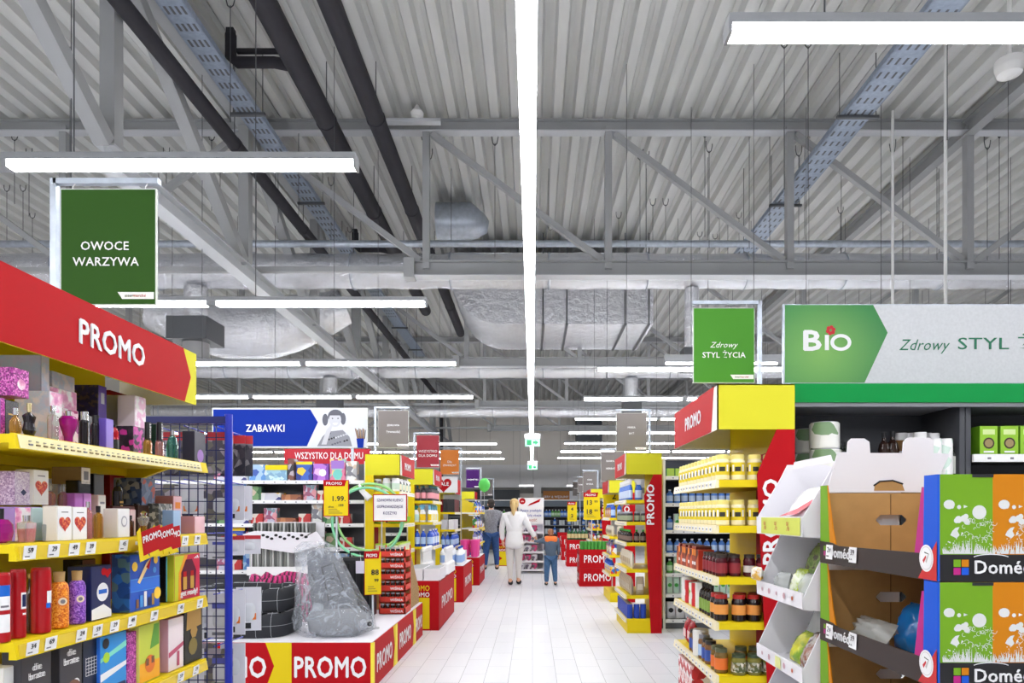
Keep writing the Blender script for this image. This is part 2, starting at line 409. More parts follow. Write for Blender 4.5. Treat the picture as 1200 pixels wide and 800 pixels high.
def tray(X, Z, w, label, y1):
    t = T('cable_tray', label, 'cable tray', (X, 8, Z), 'perforated cable trays')
    b = MB(); b.box(X-w/2, YN+0.1, Z, X+w/2, y1, Z+0.008, tray_m)
    for s in (-1, 1): b.box(X+s*w/2-0.006, YN+0.1, Z, X+s*w/2+0.006, y1, Z+0.06, tray_m)
    y = 0.5
    while y < min(y1, 16):                       # rows of punched slots
        for k in range(4): b.box(X-w/2+0.04+k*(w-0.08)/3-0.012, y, Z-0.0015, X-w/2+0.04+k*(w-0.08)/3+0.012, y+0.1, Z+0.001, dsteel)
        y += 0.22
    b.build('tray', t)
    b = MB()
    for k in range(4): b.tube([(X-w/4+k*w/6, YN+0.1+i*(y1-YN-0.2)/20, Z+0.025) for i in range(21)], 0.012, ink, 6)
    b.build('cables', t)
    y = 1.1
    while y < y1:
        b = MB(); b.box(X-w/2-0.08, y, Z-0.035, X+w/2+0.08, y+0.04, Z-0.004, dsteel); b.build('support_bar', t)
        for s in (-1, 1):
            b = MB(); b.cyl((X+s*(w/2+0.05), y+0.02, Z), (X+s*(w/2+0.05), y+0.02, ZD), 0.005, wire_m, 6); b.build('hanger_rod', t)
        y += 2.25
tray(-3.28, 6.03, 0.24, 'blue-grey perforated cable tray beside the lattice girder', 20)
tray(3.75, 6.0, 0.32, 'blue-grey perforated cable tray slanting above the green signs', 12.5)
b = MB(); b.tube([(XL+0.2+i*27.6/60, 10.04, 5.38) for i in range(61)], 0.05, galv, 12)
b.solo('conduit_pipe', 'thin galvanised pipe crossing the hall above the first foil duct', 'pipe', (0, 10, 5.38))
# ---------------------------------------------------------------- ducts
def xduct(Y, Z, r, label, x0=-12, x1=13):
    t = T('foil_duct', label, 'duct', (0, Y, Z), 'foil wrapped ducts crossing the hall')
    n = 90; b = MB(); b.tube([(x0+i*(x1-x0)/n, Y, Z) for i in range(n+1)], [r*(1+0.035*math.sin(i*2.1)+random.uniform(-0.015, 0.015)) for i in range(n+1)], foil, 18); b.build('duct_run', t)
    x = x0+0.25
    while x < x1-0.4:
        b = MB(); b.tube([(x+0.004*math.cos(a), Y+r*1.06*math.cos(a), Z+r*1.06*math.sin(a)) for a in [2*PI*i/18 for i in range(18)]], 0.009, galv, 5, True); b.build('duct_strap', t)
        b = MB(); b.cyl((x, Y, Z+r), (x, Y, ZD), 0.005, wire_m, 5); b.build('hanger_rod', t); x += 1.5
xduct(10.5, 5.14, 0.26, 'foil wrapped round duct crossing just behind the first cross truss')
xduct(16.2, 4.83, 0.19, 'foil wrapped round duct crossing behind the second cross truss')
xduct(21.6, 4.66, 0.19, 'foil wrapped round duct crossing behind the third cross truss')
# big rectangular foil duct with a curved shoulder
t = T('box_duct', 'broad rectangular foil duct hanging across the hall beside the aisle light', 'duct', (0.4, 13.9, 5))
b = MB(); zb, zt = 5.0, 6.35; cs = []
for i in range(13):
    a = i/12*PI/2; cs.append((-0.6-1.03*math.sin(a), zb+1.2*(1-math.cos(a))))
prof = [(2.28, zt), (2.28, zb)] + cs + [(-1.63, zt)]
b.prism([(p[0], p[1]) for p in prof], (0, 14.9, 0), (1,0,0), (0,0,1), 2.0, foil)
b.build('duct_shell', t)
for xx in (0.2, 0.65, 1.75, 2.2):
    b = MB(); b.box(xx-0.02, 12.86, zb-0.025, xx+0.02, 14.94, zb, dsteel); b.cyl((xx, 12.88, zb), (xx, 12.88, ZD-0.01), 0.012, dsteel, 6); b.build('duct_bracket', t)
b = MB(); b.tube([(-1.62+0.06*i, 11.6, 6.38) for i in range(12)]+[(-0.86,11.6,6.4),(-0.8,11.6,6.45)], [0.3]*10+[0.29,0.27,0.22,0.1], galv, 20); b.solo('round_duct', 'plain grey round duct end close under the deck behind the first truss', 'duct', (-1.3, 11.6, 6.38))
b = MB(); pth = []
for i in range(15):
    a = i/14; pth.append((-6.6+3.2*a, 11.8+0.6*a, 4.92-0.35*math.sin(a*PI)+0.25*a))
b.tube(pth, [0.3+0.25*math.sin(i/14*PI) for i in range(15)], foil, 20); b.solo('sagging_duct', 'sagging foil covered duct bend behind the red promo header', 'duct', (-5, 12, 4.8))
def drop_duct(X, Y, r, ztop, zbox, bw, label, drum=True):
    t = T('air_diffuser', label, 'duct', (X, Y, zbox), 'vertical air diffusers')
    b = MB(); b.lathe([(r*0.9, zbox+0.3), (r*0.93, (zbox+ztop)/2), (r*0.9, ztop)], foil, 16, (X, Y)); b.build('drop_pipe', t)
    b = MB(); b.box(X-bw/2, Y-bw/2, zbox, X+bw/2, Y+bw/2, zbox+0.34, dsteel); b.build('plenum_box', t)
    if drum:
        b = MB(); b.lathe([(r, zbox-0.26), (r, zbox)], grey, 20, (X, Y)); b.lathe([(r*1.5, zbox-0.3), (r*1.45, zbox-0.28), (r, zbox-0.24)], steel_l, 20, (X, Y)); b.build('outlet_drum', t)
drop_duct(-5.15, 10.45, 0.19, 4.87, 4.02, 0.6, 'round air outlet under a dark box above the red promo header')
drop_duct(2.45, 10.5, 0.12, 4.87, 3.6, 0.3, 'narrow foil drop pipe behind the small green sign', False)
drop_duct(2.35, 16.2, 0.17, 4.63, 3.75, 0.42, 'dark diffuser box on the duct above the grey sign by the aisle', False)
drop_duct(-4.8, 16.2, 0.19, 4.63, 3.9, 0.5, 'dark diffuser box on the duct above the blue toy banner', False)
# ---------------------------------------------------------------- strip lights
def strip(x0, x1, Y, label, Z=3.1, tall=0.062):
    t = T('strip_light', label, 'light', (x0, Y, Z), 'crosswise LED strip lights')
    b = MB(); b.box(x0, Y-0.035, Z+0.028, x1, Y+0.035, Z+tall, lamp_h); b.build('housing', t)
    b = MB(); b.box(x0+0.012, Y-0.03, Z-0.004, x1-0.012, Y+0.03, Z+0.027, led); b.build('diffuser', t)
    for xx in (x0, x1-0.012):
        b = MB(); b.box(xx, Y-0.035, Z-0.008, xx+0.012, Y+0.035, Z+0.028, lamp_h); b.build('end_cap', t)
    n = int((x1-x0)/1.5)
    for i in range(1, n):
        b = MB(); b.box(x0+i*1.5-0.04, Y-0.032, Z-0.007, x0+i*1.5+0.04, Y+0.032, Z+0.0275, lamp_h); b.build('joint_clip', t)
    for i in range(0, n, 1):
        xx = x0+0.35+i*1.5; ze = 4.97 if (12.8 < Y < 15 and -1.7 < xx < 2.4) else ZD-0.01
        b = MB(); b.cyl((xx, Y, Z+tall), (xx, Y, ze), 0.0035, wire_m, 5); b.build('suspension_wire', t)
ly = [-3.3, -1.1, 1.1] + [3.35,5.55,7.75,9.95,12.15,14.35,16.55,18.75,20.95]
for i, Y in enumerate(ly):
    strip(-8.6, -3.6 if 12 < Y < 15 else -0.86, Y, 'LED strip light over the perfume side, %s row counted from the entrance end' % ORD[i])  # shorter rows hidden behind the toy banner are added to brighten the far wall
ry = [-2.5, 0.2] + [2.43] + [8.05+2.1*i for i in range(7)]
for i, Y in enumerate(ry):
    strip(0.76 if Y != 2.43 else 0.69, 8.5, Y, 'LED strip light over the healthy food side, %s row counted from the entrance end' % ORD[i])
strip(1.72, 5.5, 8.9, 'thick short strip light just behind the small green sign', 3.35, 0.13)
t = T('aisle_light', 'long continuous LED strip light running down the middle of the aisle', 'light', (0, 8, 3.1))
b = MB(); b.box(-0.057, YN+0.5, 3.128, 0.017, 22, 3.165, lamp_h); b.build('housing', t)
b = MB(); b.box(-0.055, YN+0.5, 3.095, 0.015, 22, 3.127, led); b.build('diffuser', t)
for y in (0.8, 3.2, 5.6, 8.2, 11.6, 15.4, 17.6, 19.4):
    b = MB(); b.cyl((-0.02, y, 3.165), (-0.02, y, ZD-0.01), 0.0035, wire_m, 5); b.build('suspension_wire', t)
exit_g = M('exit_sign_face', (150,225,190), 0.4, emit=0.9)
for Y, l in ((14.2, 'larger hanging exit sign under the aisle light'), (21.5, 'smaller exit sign hanging further down the aisle')):
    t = T('exit_sign', 'green and white ' + l, 'exit sign', (0, Y, 2.95), 'hanging exit signs')
    b = MB(); b.box(-0.16, Y-0.03, 2.98, 0.16, Y+0.03, 3.08, white); b.build('lamp_body', t)
    b = MB(); b.box(-0.15, Y-0.006, 2.82, 0.15, Y+0.006, 2.98, exit_g); g = M('exit_green', (0,140,80), 0.5)
    b.decal([(0,0),(0.1,0),(0.1,0.11),(0,0.11)], (-0.12, Y-0.006, 2.845), U_, V_, g); b.decal([(0,0.03),(0.05,0.03),(0.05,0),(0.11,0.055),(0.05,0.11),(0.05,0.08),(0,0.08)], (0.01, Y-0.006, 2.845), U_, V_, g)
    b.build('sign_plate', t)
    b = MB()
    for s in (-1, 1): b.cyl((s*0.13, Y, 3.08), (s*0.02, Y, 3.13), 0.003, wire_m, 5)
    b.build('suspension_wire', t)
# ---------------------------------------------------------------- small ceiling fittings
hook = MB(); hook.cyl((0,0,0), (0,0,-1.0), 0.0045, wire_m, 5)
for s in (-1, 1): hook.tube([(0,0,-0.02), (s*0.03,0,0.0), (s*0.045,0,0.05), (s*0.045,0,0.1)], 0.006, wire_m, 5)
HOOK = Proto('hanger_wire', 'hanger wire', '', 0, 0, 1, hook)
hk = [(497,165,9.5,1.5),(503,185,10,1.4),(580,170,9.6,1.6),(765,225,11.5,1.1),(780,225,11.5,1.1),(714,165,9.4,1.4),(750,185,10,1.3),(757,185,10,1.3),(725,240,12,1.0),(826,168,9.4,1.4),(831,180,9.8,1.4),
      (843,240,12,0.9),(866,240,12,0.9),(878,163,9.3,1.6),(902,163,9.3,1.6),(919,92,7.6,1.6),(947,92,7.6,1.6),(936,182,9.9,1.3),(943,170,9.6,1.3),(1046,180,9.8,1.8),(1058,165,9.4,1.8),(1098,190,10.1,1.7),
      (1157,175,9.7,1.7),(1171,165,9.4,1.7),(820,262,12.8,0.8),(838,265,12.9,0.8),(17,165,9.5,0.9),(34,180,9.9,0.9),(8,215,11,0.9),(27,215,11,0.9),(38,245,12,0.8),(270,65,7,1.2),(300,62,6.9,1.0),(248,168,9.5,1.0),
      (258,180,9.9,1.0),(195,182,9.9,1.0),(326,160,9.4,1.2),(350,155,9.2,1.2),(410,265,12.6,0.8),(645,260,12.5,0.9),(655,262,12.6,0.9),(985,240,11.8,1.0),(1110,60,6.6,1.6),(388,212,10.8,1.2)]
for px, py, Y, L in hk:
    x, _, _ = Wp(px, py, Y); Y2 = Y; HOOK.put((x, Y2, ZD-0.1), 0, 'thin steel hanger wire with a V hook hanging from the roof deck', 'hanger wires under the deck', (1,1,L))
t = T('smoke_detector', 'round white smoke detector under the deck beyond the right lamp', 'smoke detector', (4.7, 6.9, ZD))
b = MB(); b.lathe([(0.03,5.75),(0.11,5.78),(0.13,5.85),(0.13,5.92),(0.05,5.95),(0.02,6.0),(0.02,ZD)], white, 20, (4.75, 6.8)); b.build('detector_head', t)
t = T('ceiling_camera', 'small white dome camera on a strut between two deck ribs', 'camera', (-1.5, 8.9, 6.5))
b = MB(); b.box(-1.95, 8.85, 6.5, -1.2, 8.95, 6.54, steel_l); b.build('strut', t)
b = MB(); b.lathe([(0.03,6.54),(0.075,6.56),(0.085,6.62),(0.04,6.68),(0.02,ZD)], white, 16, (-1.5, 8.88)); b.build('dome', t)
for i, (px, Y) in enumerate(((1046, 9.0), (1108, 7.4))):
    X = (px-624)*Y/800; b = MB(); b.cyl((X, Y, 3.2), (X, Y, ZD), 0.018, white, 8)
    b.solo('hanging_rod', ['long white rod hanging behind the green banner, the one farther from its edge text', 'long white rod hanging from roof level close to the upper right lamp'][i].replace('right ', ''), 'rod', (X, Y, ZD), 'white hanging rods')
# ================================================================ product helpers
def circ(cx, cz, r, n=18, sx=1.0): return [(cx+r*sx*math.cos(2*PI*i/n), cz+r*math.sin(2*PI*i/n)) for i in range(n)]
def rc(x0, z0, x1, z1): return [(x0,z0),(x1,z0),(x1,z1),(x0,z1)]
def heart(cx, cz, s):
    o = []
    for i in range(28):
        t = 2*PI*i/28; o.append((cx+s*0.03125*16*math.sin(t)**3*1.0, cz+s*0.03125*(13*math.cos(t)-5*math.cos(2*t)-2*math.cos(3*t)-math.cos(4*t))))
    return o[::-1]
def carton(name, cat, desc, w, d, h, side, front=None, deco=None, top=None):
    """printed carton; deco(b, y) draws on the front plane at y"""
    b = MB(); b.cbox(-w/2, -d/2, 0, w/2, d/2, h, side, min(0.0015, w*0.05))
    if front: b.decal(rc(-w/2+0.0015, 0.001, w/2-0.0015, h-0.002), (0,-d/2,0), U_, V_, front, 0.0004)
    if top: b.decal(rc(-w/2+0.003, -d/2+0.003, w/2-0.003, d/2-0.003), (0,0,h), (1,0,0), (0,1,0), top, 0.0004)
    if deco: deco(b, -d/2)
    return Proto(name, cat, desc, w, d, h, b)
def D(b, poly, y, m, k=1): b.decal(poly, (0,y,0), U_, V_, m, 0.0006*(k+1))
def TX(b, s, x, z, h, y, m, align='c', bold=0.012, k=3): b.text(s, (x,y,z), U_, V_, h, m, align, bold, lift=0.0006*(k+1))
def lathe_proto(name, cat, desc, h, r, body, cap=None, label=None, extra=None, sx=1.0, sy=1.0, n=16, capname='cap'):
    """body=(profile, material), cap=(profile, material), label=(z0, z1, material)"""
    b = MB(); b.lathe([(a*r, z*h) for a, z in body[0]], body[1], n, sx=sx, sy=sy); parts = []
    if cap: c = MB(); c.lathe([(a*r, z*h) for a, z in cap[0]], cap[1], n, sx=cap[2] if len(cap) > 2 else sx, sy=cap[2] if len(cap) > 2 else sy); parts.append((capname, c, None))
    if label: c = MB(); c.lathe([(r*label[3]*1.012 if len(label) > 3 else r*1.012, label[0]*h), (r*label[3]*1.012 if len(label) > 3 else r*1.012, label[1]*h)], label[2], n, sx=sx, sy=sy, cap=False); parts.append(('label', c, None))
    if extra: parts += extra()
    return Proto(name, cat, desc, 2*r*sx, 2*r*sy, h, b, parts)
def glass(name, rgb, rough=0.06, tr=0.75): return M(name, rgb, rough, 0, tr)
# price tag with a figure on it, a sub-part of its shelf
_TAG = {}
def price_tag(parent, c, u, v, w=0.036, h=0.03, num='39'):
    b = MB(); c = Vector(c); u = Vector(u).normalized(); v = Vector(v).normalized(); n = u.cross(v)
    o = c-u*w/2-v*h/2; b.prism(rc(0,0,w,h), o, u, v, 0.0015, paper)
    b.text(num, c+n*0.0017-u*0.0-v*h*0.02, u, v, h*0.38, ink, 'c', 0.02)
    b.decal(rc(w*0.1, h*0.16, w*0.5, h*0.26), o+n*0.0015, u, v, greyink, 0.0004)
    return b.build('price_tag', parent)
NUMS = ['39','59','34','45','29','69','19','49','24','99']
# ================================================================ perfume end unit
PX = -1.26; PY0, PY1 = 1.66, 2.64
def perfume_unit():
    t = T('gondola_unit', 'yellow perfume shelf unit with a red promo header beside the blue wire rack', 'shelf unit', (-1.45, 2.15, 0))
    b = MB(); b.box(-1.64, PY0, 0.0, -1.59, PY1-0.1, 2.02, yellow); b.box(-1.6, PY1-0.12, 0, -1.56, PY1, 1.86, red_d); b.build('back_panel', t)
    b = MB(); b.box(-1.59, PY0, 0, -1.28, PY1, 0.16, yellow); b.build('base', t)
    b = MB(); z0, z1 = 1.823, 2.02
    b.box(-1.306, PY0-0.06, z0, -1.30, PY1, z1, yelp); b.box(-1.59, PY1-0.012, z0, -1.306, PY1, z1, M('grey_white_inside', (214,212,200), 0.5)); b.box(-1.6, PY0-0.06, z1-0.006, -1.306, PY1, z1, yelp)
    o = (-1.30, PY0-0.06, 0); u = (0,1,0); L = PY1-PY0+0.06
    b.decal([(0,z0),(L-0.09,z0),(L-0.045,(z0+z1)/2),(L-0.10,z1),(0,z1)], o, u, V_, red, 0.0015)
    h = b.build('header', t)
    b = MB(); b.text('PROMO', (-1.30, 1.955, 1.893), u, V_, 0.07, paper, 'l', 0.012, width=0.325, lift=0.003); b.build('lettering', h)
    for k, Z in enumerate((1.597, 1.327, 1.087, 0.843, 0.55, 0.3)):
        b = MB(); b.box(-1.59, PY0, Z-0.022, PX-0.012, PY1, Z, yellow)
        b.box(-1.58, PY0+0.002, Z-0.05, -1.55, PY1, Z-0.022, yellow)
        for y in (PY0+0.01, PY1-0.03): b.prism([(-1.58, Z-0.022), (-1.58, Z-0.09), (-1.4, Z-0.022)], (0, y+0.02, 0), (1,0,0), V_, 0.02, yellow)
        s = b.build('shelf', t)
        rz = Z-0.041 if k else Z-0.036
        b = MB(); b.prism([(PX-0.012, Z+0.002), (PX-0.014, rz), (PX+0.006, rz), (PX-0.002, Z+0.002)], (0, PY1, 0), (1,0,0), V_, PY1-PY0, yellow)
        if k == 0:
            b.prism([(PX-0.001, Z), (PX+0.0065, rz+0.002), (PX+0.0075, rz+0.002), (PX+0.0, Z)], (0, PY1-0.05, 0), (1,0,0), V_, PY1-PY0-0.06, cream)
            for i in range(34):
                y = PY0+0.04+i*0.026; b.box(PX+0.004, y, Z-0.024, PX+0.0078, y+0.013, Z-0.020, M('faded_ink', (140,120,80), 0.6) if i % 4 else greyink); b.box(PX+0.003, y+0.002, Z-0.014, PX+0.0064, y+0.009, Z-0.0125, greyink)
        else: b.box(PX+0.0015, PY0+0.01, Z-0.035, PX+0.006, PY1-0.01, Z-0.006, M('amber_clear_strip', (226,196,60), 0.25))
        b.build('price_rail', s)
        if k:
            ys = {1: [1.70,1.785,1.865,1.935,2.09,2.46,2.55], 2: [1.71,1.775,1.895,1.965,2.045,2.135,2.26,2.43,2.57], 3: [1.72,1.8,1.9,2.0,2.12,2.2,2.43,2.54]}.get(k, [1.75,1.95,2.2,2.4])
            for i, y in enumerate(ys): price_tag(s, (PX+0.0075, y, Z-0.021), (0,1,0), (0.12,0,1), 0.042, 0.034, NUMS[(i*3+k) % 10])
    return t
perfume_unit()
ZA, ZB, ZC, ZE = 1.598, 1.329, 1.089, 0.845
S_DONE = 0
def put_c(label, x0, x1, yt, X, z0, d, side, front=None, deco=None, name='perfume_box', cat='perfume box', top=None, yb=None, tilt=0):
    """carton whose front shows between pixel columns x0 and x1 at depth plane X; deco(b, y, w, h)"""
    Y0, Y1 = Yx(x0, X), Yx(x1, X); w = Y1-Y0
    h = Zp(yt, Y0)-z0
    p = carton(name, cat, label, w, d, h, side, front, (lambda b, y: deco(b, y, w, h)) if deco else None, top)
    return p.put((X-d/2, (Y0+Y1)/2, z0+0.0005), PI/2+tilt, label, 'perfume boxes on the yellow unit')
def put_l(label, x0, x1, yt, X, z0, prof, body, cap=None, lab=None, sx=1.0, sy=1.0, name='perfume_bottle', cat='perfume bottle', n=16, extra=None, deco=None):
    """turned bottle between pixel columns; prof relative to radius and height"""
    Yc = (Yx(x0, X)+Yx(x1, X))/2; r = (x1-x0)*0.5*Yc/800; h = Zp(yt, Yc)-z0
    bb = MB(); bb.lathe([(a*r, z*h) for a, z in prof], body, n, sx=sx, sy=sy); parts = []
    if cap: c = MB(); c.lathe([(a*r, z*h) for a, z in cap[0]], cap[1], n); parts.append(('cap', c, None))
    if lab: c = MB(); c.lathe([(a*r*1.015, z*h) for a, z in lab[0]], lab[1], n, sx=sx, sy=sy, cap=False); parts.append(('label', c, None))
    if deco: c = MB(); deco(c, r, h); parts.append(('label', c, None))
    p = Proto(name, cat, label, 2*r, 2*r, h, bb, parts)
    return p.put((X-r, Yc, z0+0.0005), PI/2, label, 'perfume bottles on the yellow unit')
# ---- patterns
lilac = ART('lilac_glitter', [(150,120,165),(190,165,200),(215,195,220),(170,140,180)], 260)
magenta = ART('magenta_glitter', [(120,20,110),(160,30,140),(190,60,165),(225,120,200)], 240)
pearl = ART('pearl_box', [(180,170,195),(205,195,215),(190,200,225),(225,215,225)], 25, 'noise')
pearl_d = ART('dull_pearl_box', [(120,115,130),(140,132,150),(128,136,155)], 25, 'noise')
pinkw = ART('pink_white_swirl', [(225,205,220),(240,235,240),(235,170,205),(210,120,175)], 34, 'noise')
darkpur = ART('dark_purple_lace', [(35,28,60),(48,36,84),(80,66,60),(40,30,70)], 90)
violet = M('violet_card', (96,72,170), 0.4); black_g = M('gloss_black_card', (22,22,28), 0.2)
pinkblk = ART('pink_black_scribble', [(40,32,48),(60,50,66),(205,60,165),(50,40,56)], 60)
blush = M('blush_card', (226,198,200), 0.5); mauve = M('mauve_card', (186,130,140), 0.5); offw = M('off_white_card', (226,222,216), 0.5)
silver = M('silver_card', (178,178,190), 0.3, 0.4); gold = M('gold_card', (190,150,80), 0.35, 0.5); chrome = M('chrome_cap', (210,212,216), 0.15, 0.9)
purp = M('purple_card', (168,96,180), 0.45); navy = M('navy_card', (24,34,84), 0.4); brown_c = M('brown_card', (120,80,52), 0.5)
hred = ART('heart_red', [(190,30,34),(205,70,50),(220,120,70),(170,24,30)], 200)
g_clear = glass('clear_glass', (235,238,238)); g_pink = glass('pink_perfume', (226,160,160)); g_gold = glass('amber_perfume', (208,156,60)); g_dark = glass('dark_glass', (38,34,40), 0.08, 0.2)
g_fuch = glass('fuchsia_glass', (170,16,130), 0.08, 0.35); g_teal = glass('sea_green_glass', (70,140,128)); g_red = glass('red_glass', (190,20,40), 0.06, 0.3)
SQ = [(0.9,0),(1,0.03),(1,0.68),(0.9,0.74),(0.35,0.78),(0.35,0.86)]; SQC = ([(0.36,0.84),(0.36,1.0)], chrome)
RND = [(0.55,0),(0.92,0.12),(1,0.3),(0.9,0.5),(0.6,0.62),(0.28,0.68),(0.28,0.76)]; RNDC = ([(0.32,0.74),(0.34,0.98),(0.2,1.0)], chrome)
# ---- top shelf, back row and stacked upper boxes
put_c('silver grey upright box standing on a pale box, tallest on the top shelf', 48, 58, 416, -1.40, 1.735, 0.12, pearl_d, pearl)
put_c('magenta glitter box stacked on a black box on the top shelf', 15, 34, 430, -1.34, 1.707, 0.10, magenta, magenta, lambda b,y,w,h: D(b, circ(0,h*0.45,w*0.25), y, pinkw))
put_c('black perfume box under the magenta glitter box on the top shelf', 6, 22, 468, -1.34, ZA, 0.10, black_g, black_g, lambda b,y,w,h: D(b, rc(-w*0.3,h*0.6,w*0.3,h*0.64), y, gold))
put_c('purple box at the near corner of the top shelf beside the black box', 0, 6, 466, -1.32, ZA, 0.08, purp, magenta)
put_c('pale sparkling box with a white pink label under the silver upright box', 58, 73, 458, -1.37, ZA, 0.1, pearl, pinkw, lambda b,y,w,h: (D(b, rc(-w*0.42,h*0.38,w*0.42,h*0.62), y, paper), D(b, rc(-w*0.3,h*0.45,w*0.3,h*0.52), y, M('pink_ink', (205,60,130), 0.5), 2)))
put_c('lower pearly pink flat box of the pair lying beside the silver upright box', 58, 90, 452, -1.42, ZA+0.11, 0.1, pearl, pinkw)
put_c('upper pearly pink flat box of the pair lying beside the silver upright box', 59, 88, 434, -1.43, 1.755, 0.1, pearl, pearl, tilt=0.06)
put_c('pink floral box holding up the pair of pearly flat boxes', 74, 92, 478, -1.41, ZA, 0.09, pinkw, ART('pink_floral', [(240,225,232),(200,40,130),(235,190,215),(150,60,130)], 70))
put_c('dark purple lace patterned box raised behind the black bottles', 115, 125, 451, -1.42, 1.705, 0.11, darkpur, violet, lambda b,y,w,h: D(b, rc(-w*0.2,h*0.5,w*0.2,h*0.8), y, silver))
put_c('black box supporting the dark purple lace patterned box', 100, 121, 486, -1.43, ZA, 0.1, black_g)
put_c('plain silver box behind the red bottle on the top shelf', 138, 146, 463, -1.44, ZA, 0.06, silver, silver)
put_c('white and pink upper box stacked on the black and magenta box', 158, 171, 463, -1.36, 1.693, 0.06, M('pale_pink_card', (222,208,216), 0.5), ART('white_pink_fade', [(232,228,232),(240,236,238),(225,170,205)], 40, 'noise'))
put_c('black and magenta scribbled box under the white and pink box', 156, 171, 499, -1.345, ZA, 0.062, pinkblk, ART('magenta_scribble', [(205,60,170),(60,44,66),(215,90,180),(90,70,100)], 70))
put_c('dark teal carton behind the small golden bottles', 183, 191, 497, -1.44, ZA, 0.06, M('deep_teal_card', (30,70,78), 0.4))
put_c('dark violet carton at the far end of the top shelf', 228, 241, 505, -1.36, ZA, 0.05, M('dusk_card', (52,50,66), 0.4), M('dusk_card', (52,50,66), 0.4), lambda b,y,w,h: D(b, circ(0,h*0.3,w*0.28), y, M('lilac_ink', (150,110,180), 0.5)))
put_c('slim violet box standing upright at the rail of the top shelf', 124, 133, 490, -1.275, ZA, 0.035, violet, M('light_violet_card', (140,116,200), 0.4))
# ---- top shelf bottles
put_l('round clear bottle with golden perfume and a silver neck', 18, 34, 478, -1.275, ZA, RND, g_gold, RNDC, sy=0.6)
put_l('black bow shaped bottle with a silver neck band', 34, 52, 473, -1.275, ZA, [(0.6,0),(1,0.2),(0.75,0.42),(1,0.62),(0.5,0.7),(0.25,0.74)], g_dark, ([(0.25,0.74),(0.28,1.0),(0.1,1.0)], M('pale_gold_cap', (216,200,150), 0.25, 0.7)), sy=0.6)
put_l('frosted bottle behind the fuchsia cone bottle', 62, 78, 476, -1.33, ZA, SQ, g_clear, SQC, sy=0.5)
put_l('fuchsia faceted bottle narrowing downwards like a gem', 80, 99, 482, -1.27, ZA, [(0.45,0),(0.5,0.2),(0.95,0.55),(1,0.75),(0.7,0.84),(0.3,0.86)], g_fuch, ([(0.3,0.85),(0.34,1.0)], chrome), n=8)
put_l('small black bottle with a silver cap next to the fuchsia gem bottle', 99, 112, 483, -1.275, ZA, SQ, g_dark, ([(0.6,0.74),(0.62,1.0)], chrome), sy=0.7)
put_l('broad black bottle with a black cap beside the slim violet box', 112, 124, 487, -1.29, ZA, SQ, g_dark, ([(0.6,0.74),(0.6,1.0)], black), sy=0.7)
put_l('red bottle with a black foot in front of the silver box', 134, 147, 498, -1.275, ZA, [(0.9,0),(1,0.05),(1,0.42),(0.85,0.5),(1,0.7),(0.6,0.86),(0.3,0.9)], [black,black,g_red,g_red,g_red,g_red], ([(0.3,0.9),(0.3,1.0)], black), sy=0.6)
for i, (a, c) in enumerate(((173, 186), (187, 200))):
    put_l(['squat golden perfume bottle with a tall black cap, the nearer of two', 'squat rosy golden perfume bottle with a tall black cap, the farther of two'][i], a, c, 495, -1.275, ZA, [(0.9,0),(1,0.05),(1,0.36),(0.8,0.46),(0.45,0.5)], [g_gold, g_pink][i], ([(0.5,0.44),(0.5,1.0)], black), sy=0.6,
          deco=lambda c_, r, h: c_.text('SECRET', (0.0, -r*0.56, h*0.52), (0,0,1), (-1,0,0), r*0.5, paper, 'l', 0.01, width=h*0.44))
put_l('sea green flask shaped glass bottle with sloping shoulders', 202, 222, 505, -1.28, ZA, [(0.7,0),(0.95,0.06),(1,0.5),(0.7,0.76),(0.25,0.84)], g_teal, ([(0.22,0.84),(0.24,1.0)], chrome), sy=0.5)
# ---- second shelf, upper layer
put_c('large lilac glitter box raised at the back of the second shelf', 17, 37, 552, -1.37, 1.425, 0.13, lilac, ART('pale_lilac_glitter', [(205,190,215),(225,215,232),(190,170,205)], 260), lambda b,y,w,h: D(b, [(0,h*0.28),(w*0.18,h*0.38),(0,h*0.48),(-w*0.18,h*0.38)], y, navy))
put_c('lavender box lying under the large lilac glitter box', 17, 48, 594, -1.36, ZB, 0.13, M('lavender_card', (160,130,200), 0.5), pinkw)
def heart_deco(b, y, w, h): D(b, heart(0, h*0.5, w*0.8), y, hred); D(b, rc(-w*0.24,h*0.81,w*0.24,h*0.84), y, greyink)
put_c('white box with a red heart standing higher than its two twins', 39, 57, 550, -1.36, 1.427, 0.05, offw, paper, heart_deco)
put_c('grey carton lying under the raised heart box', 38, 60, 595, -1.355, ZB, 0.09, M('ice_blue_card', (180,206,208), 0.5))
put_l('pink perfume bottle with a clear stopper, nearer one behind the twin heart boxes', 58, 74, 566, -1.36, 1.426, [(0.8,0),(1,0.1),(0.95,0.5),(0.4,0.62),(0.25,0.66)], g_pink, ([(0.3,0.64),(0.35,0.85),(0.12,1.0)], g_clear), sy=0.6)
put_l('pink perfume bottle with a clear stopper, farther one beside the purple boxes', 74, 89, 567, -1.36, 1.424, [(0.8,0),(1,0.1),(0.95,0.5),(0.4,0.62),(0.25,0.66)], g_pink, ([(0.3,0.64),(0.35,0.85),(0.12,1.0)], g_clear), sy=0.6)
put_c('plain blush carton lying under the two pink stoppered bottles', 60, 94, 594, -1.355, ZB, 0.08, blush)
put_c('lilac box with a thin lid line behind the stoppered bottles', 68, 78, 561, -1.45, 1.425, 0.05, pearl, M('grey_lilac_card', (190,180,200), 0.5))
put_c('cardboard box carrying the lilac box behind the stoppered bottles', 62, 84, 594, -1.45, ZB, 0.08, kraft)
put_c('first purple box with a fine lid line under the dark boxes', 88, 97, 578, -1.345, 1.40, 0.04, purp, purp); put_c('second purple box, right beside its purple twin', 98, 107, 578, -1.345, 1.40, 0.04, purp, M('orchid_card', (196,130,204), 0.45))
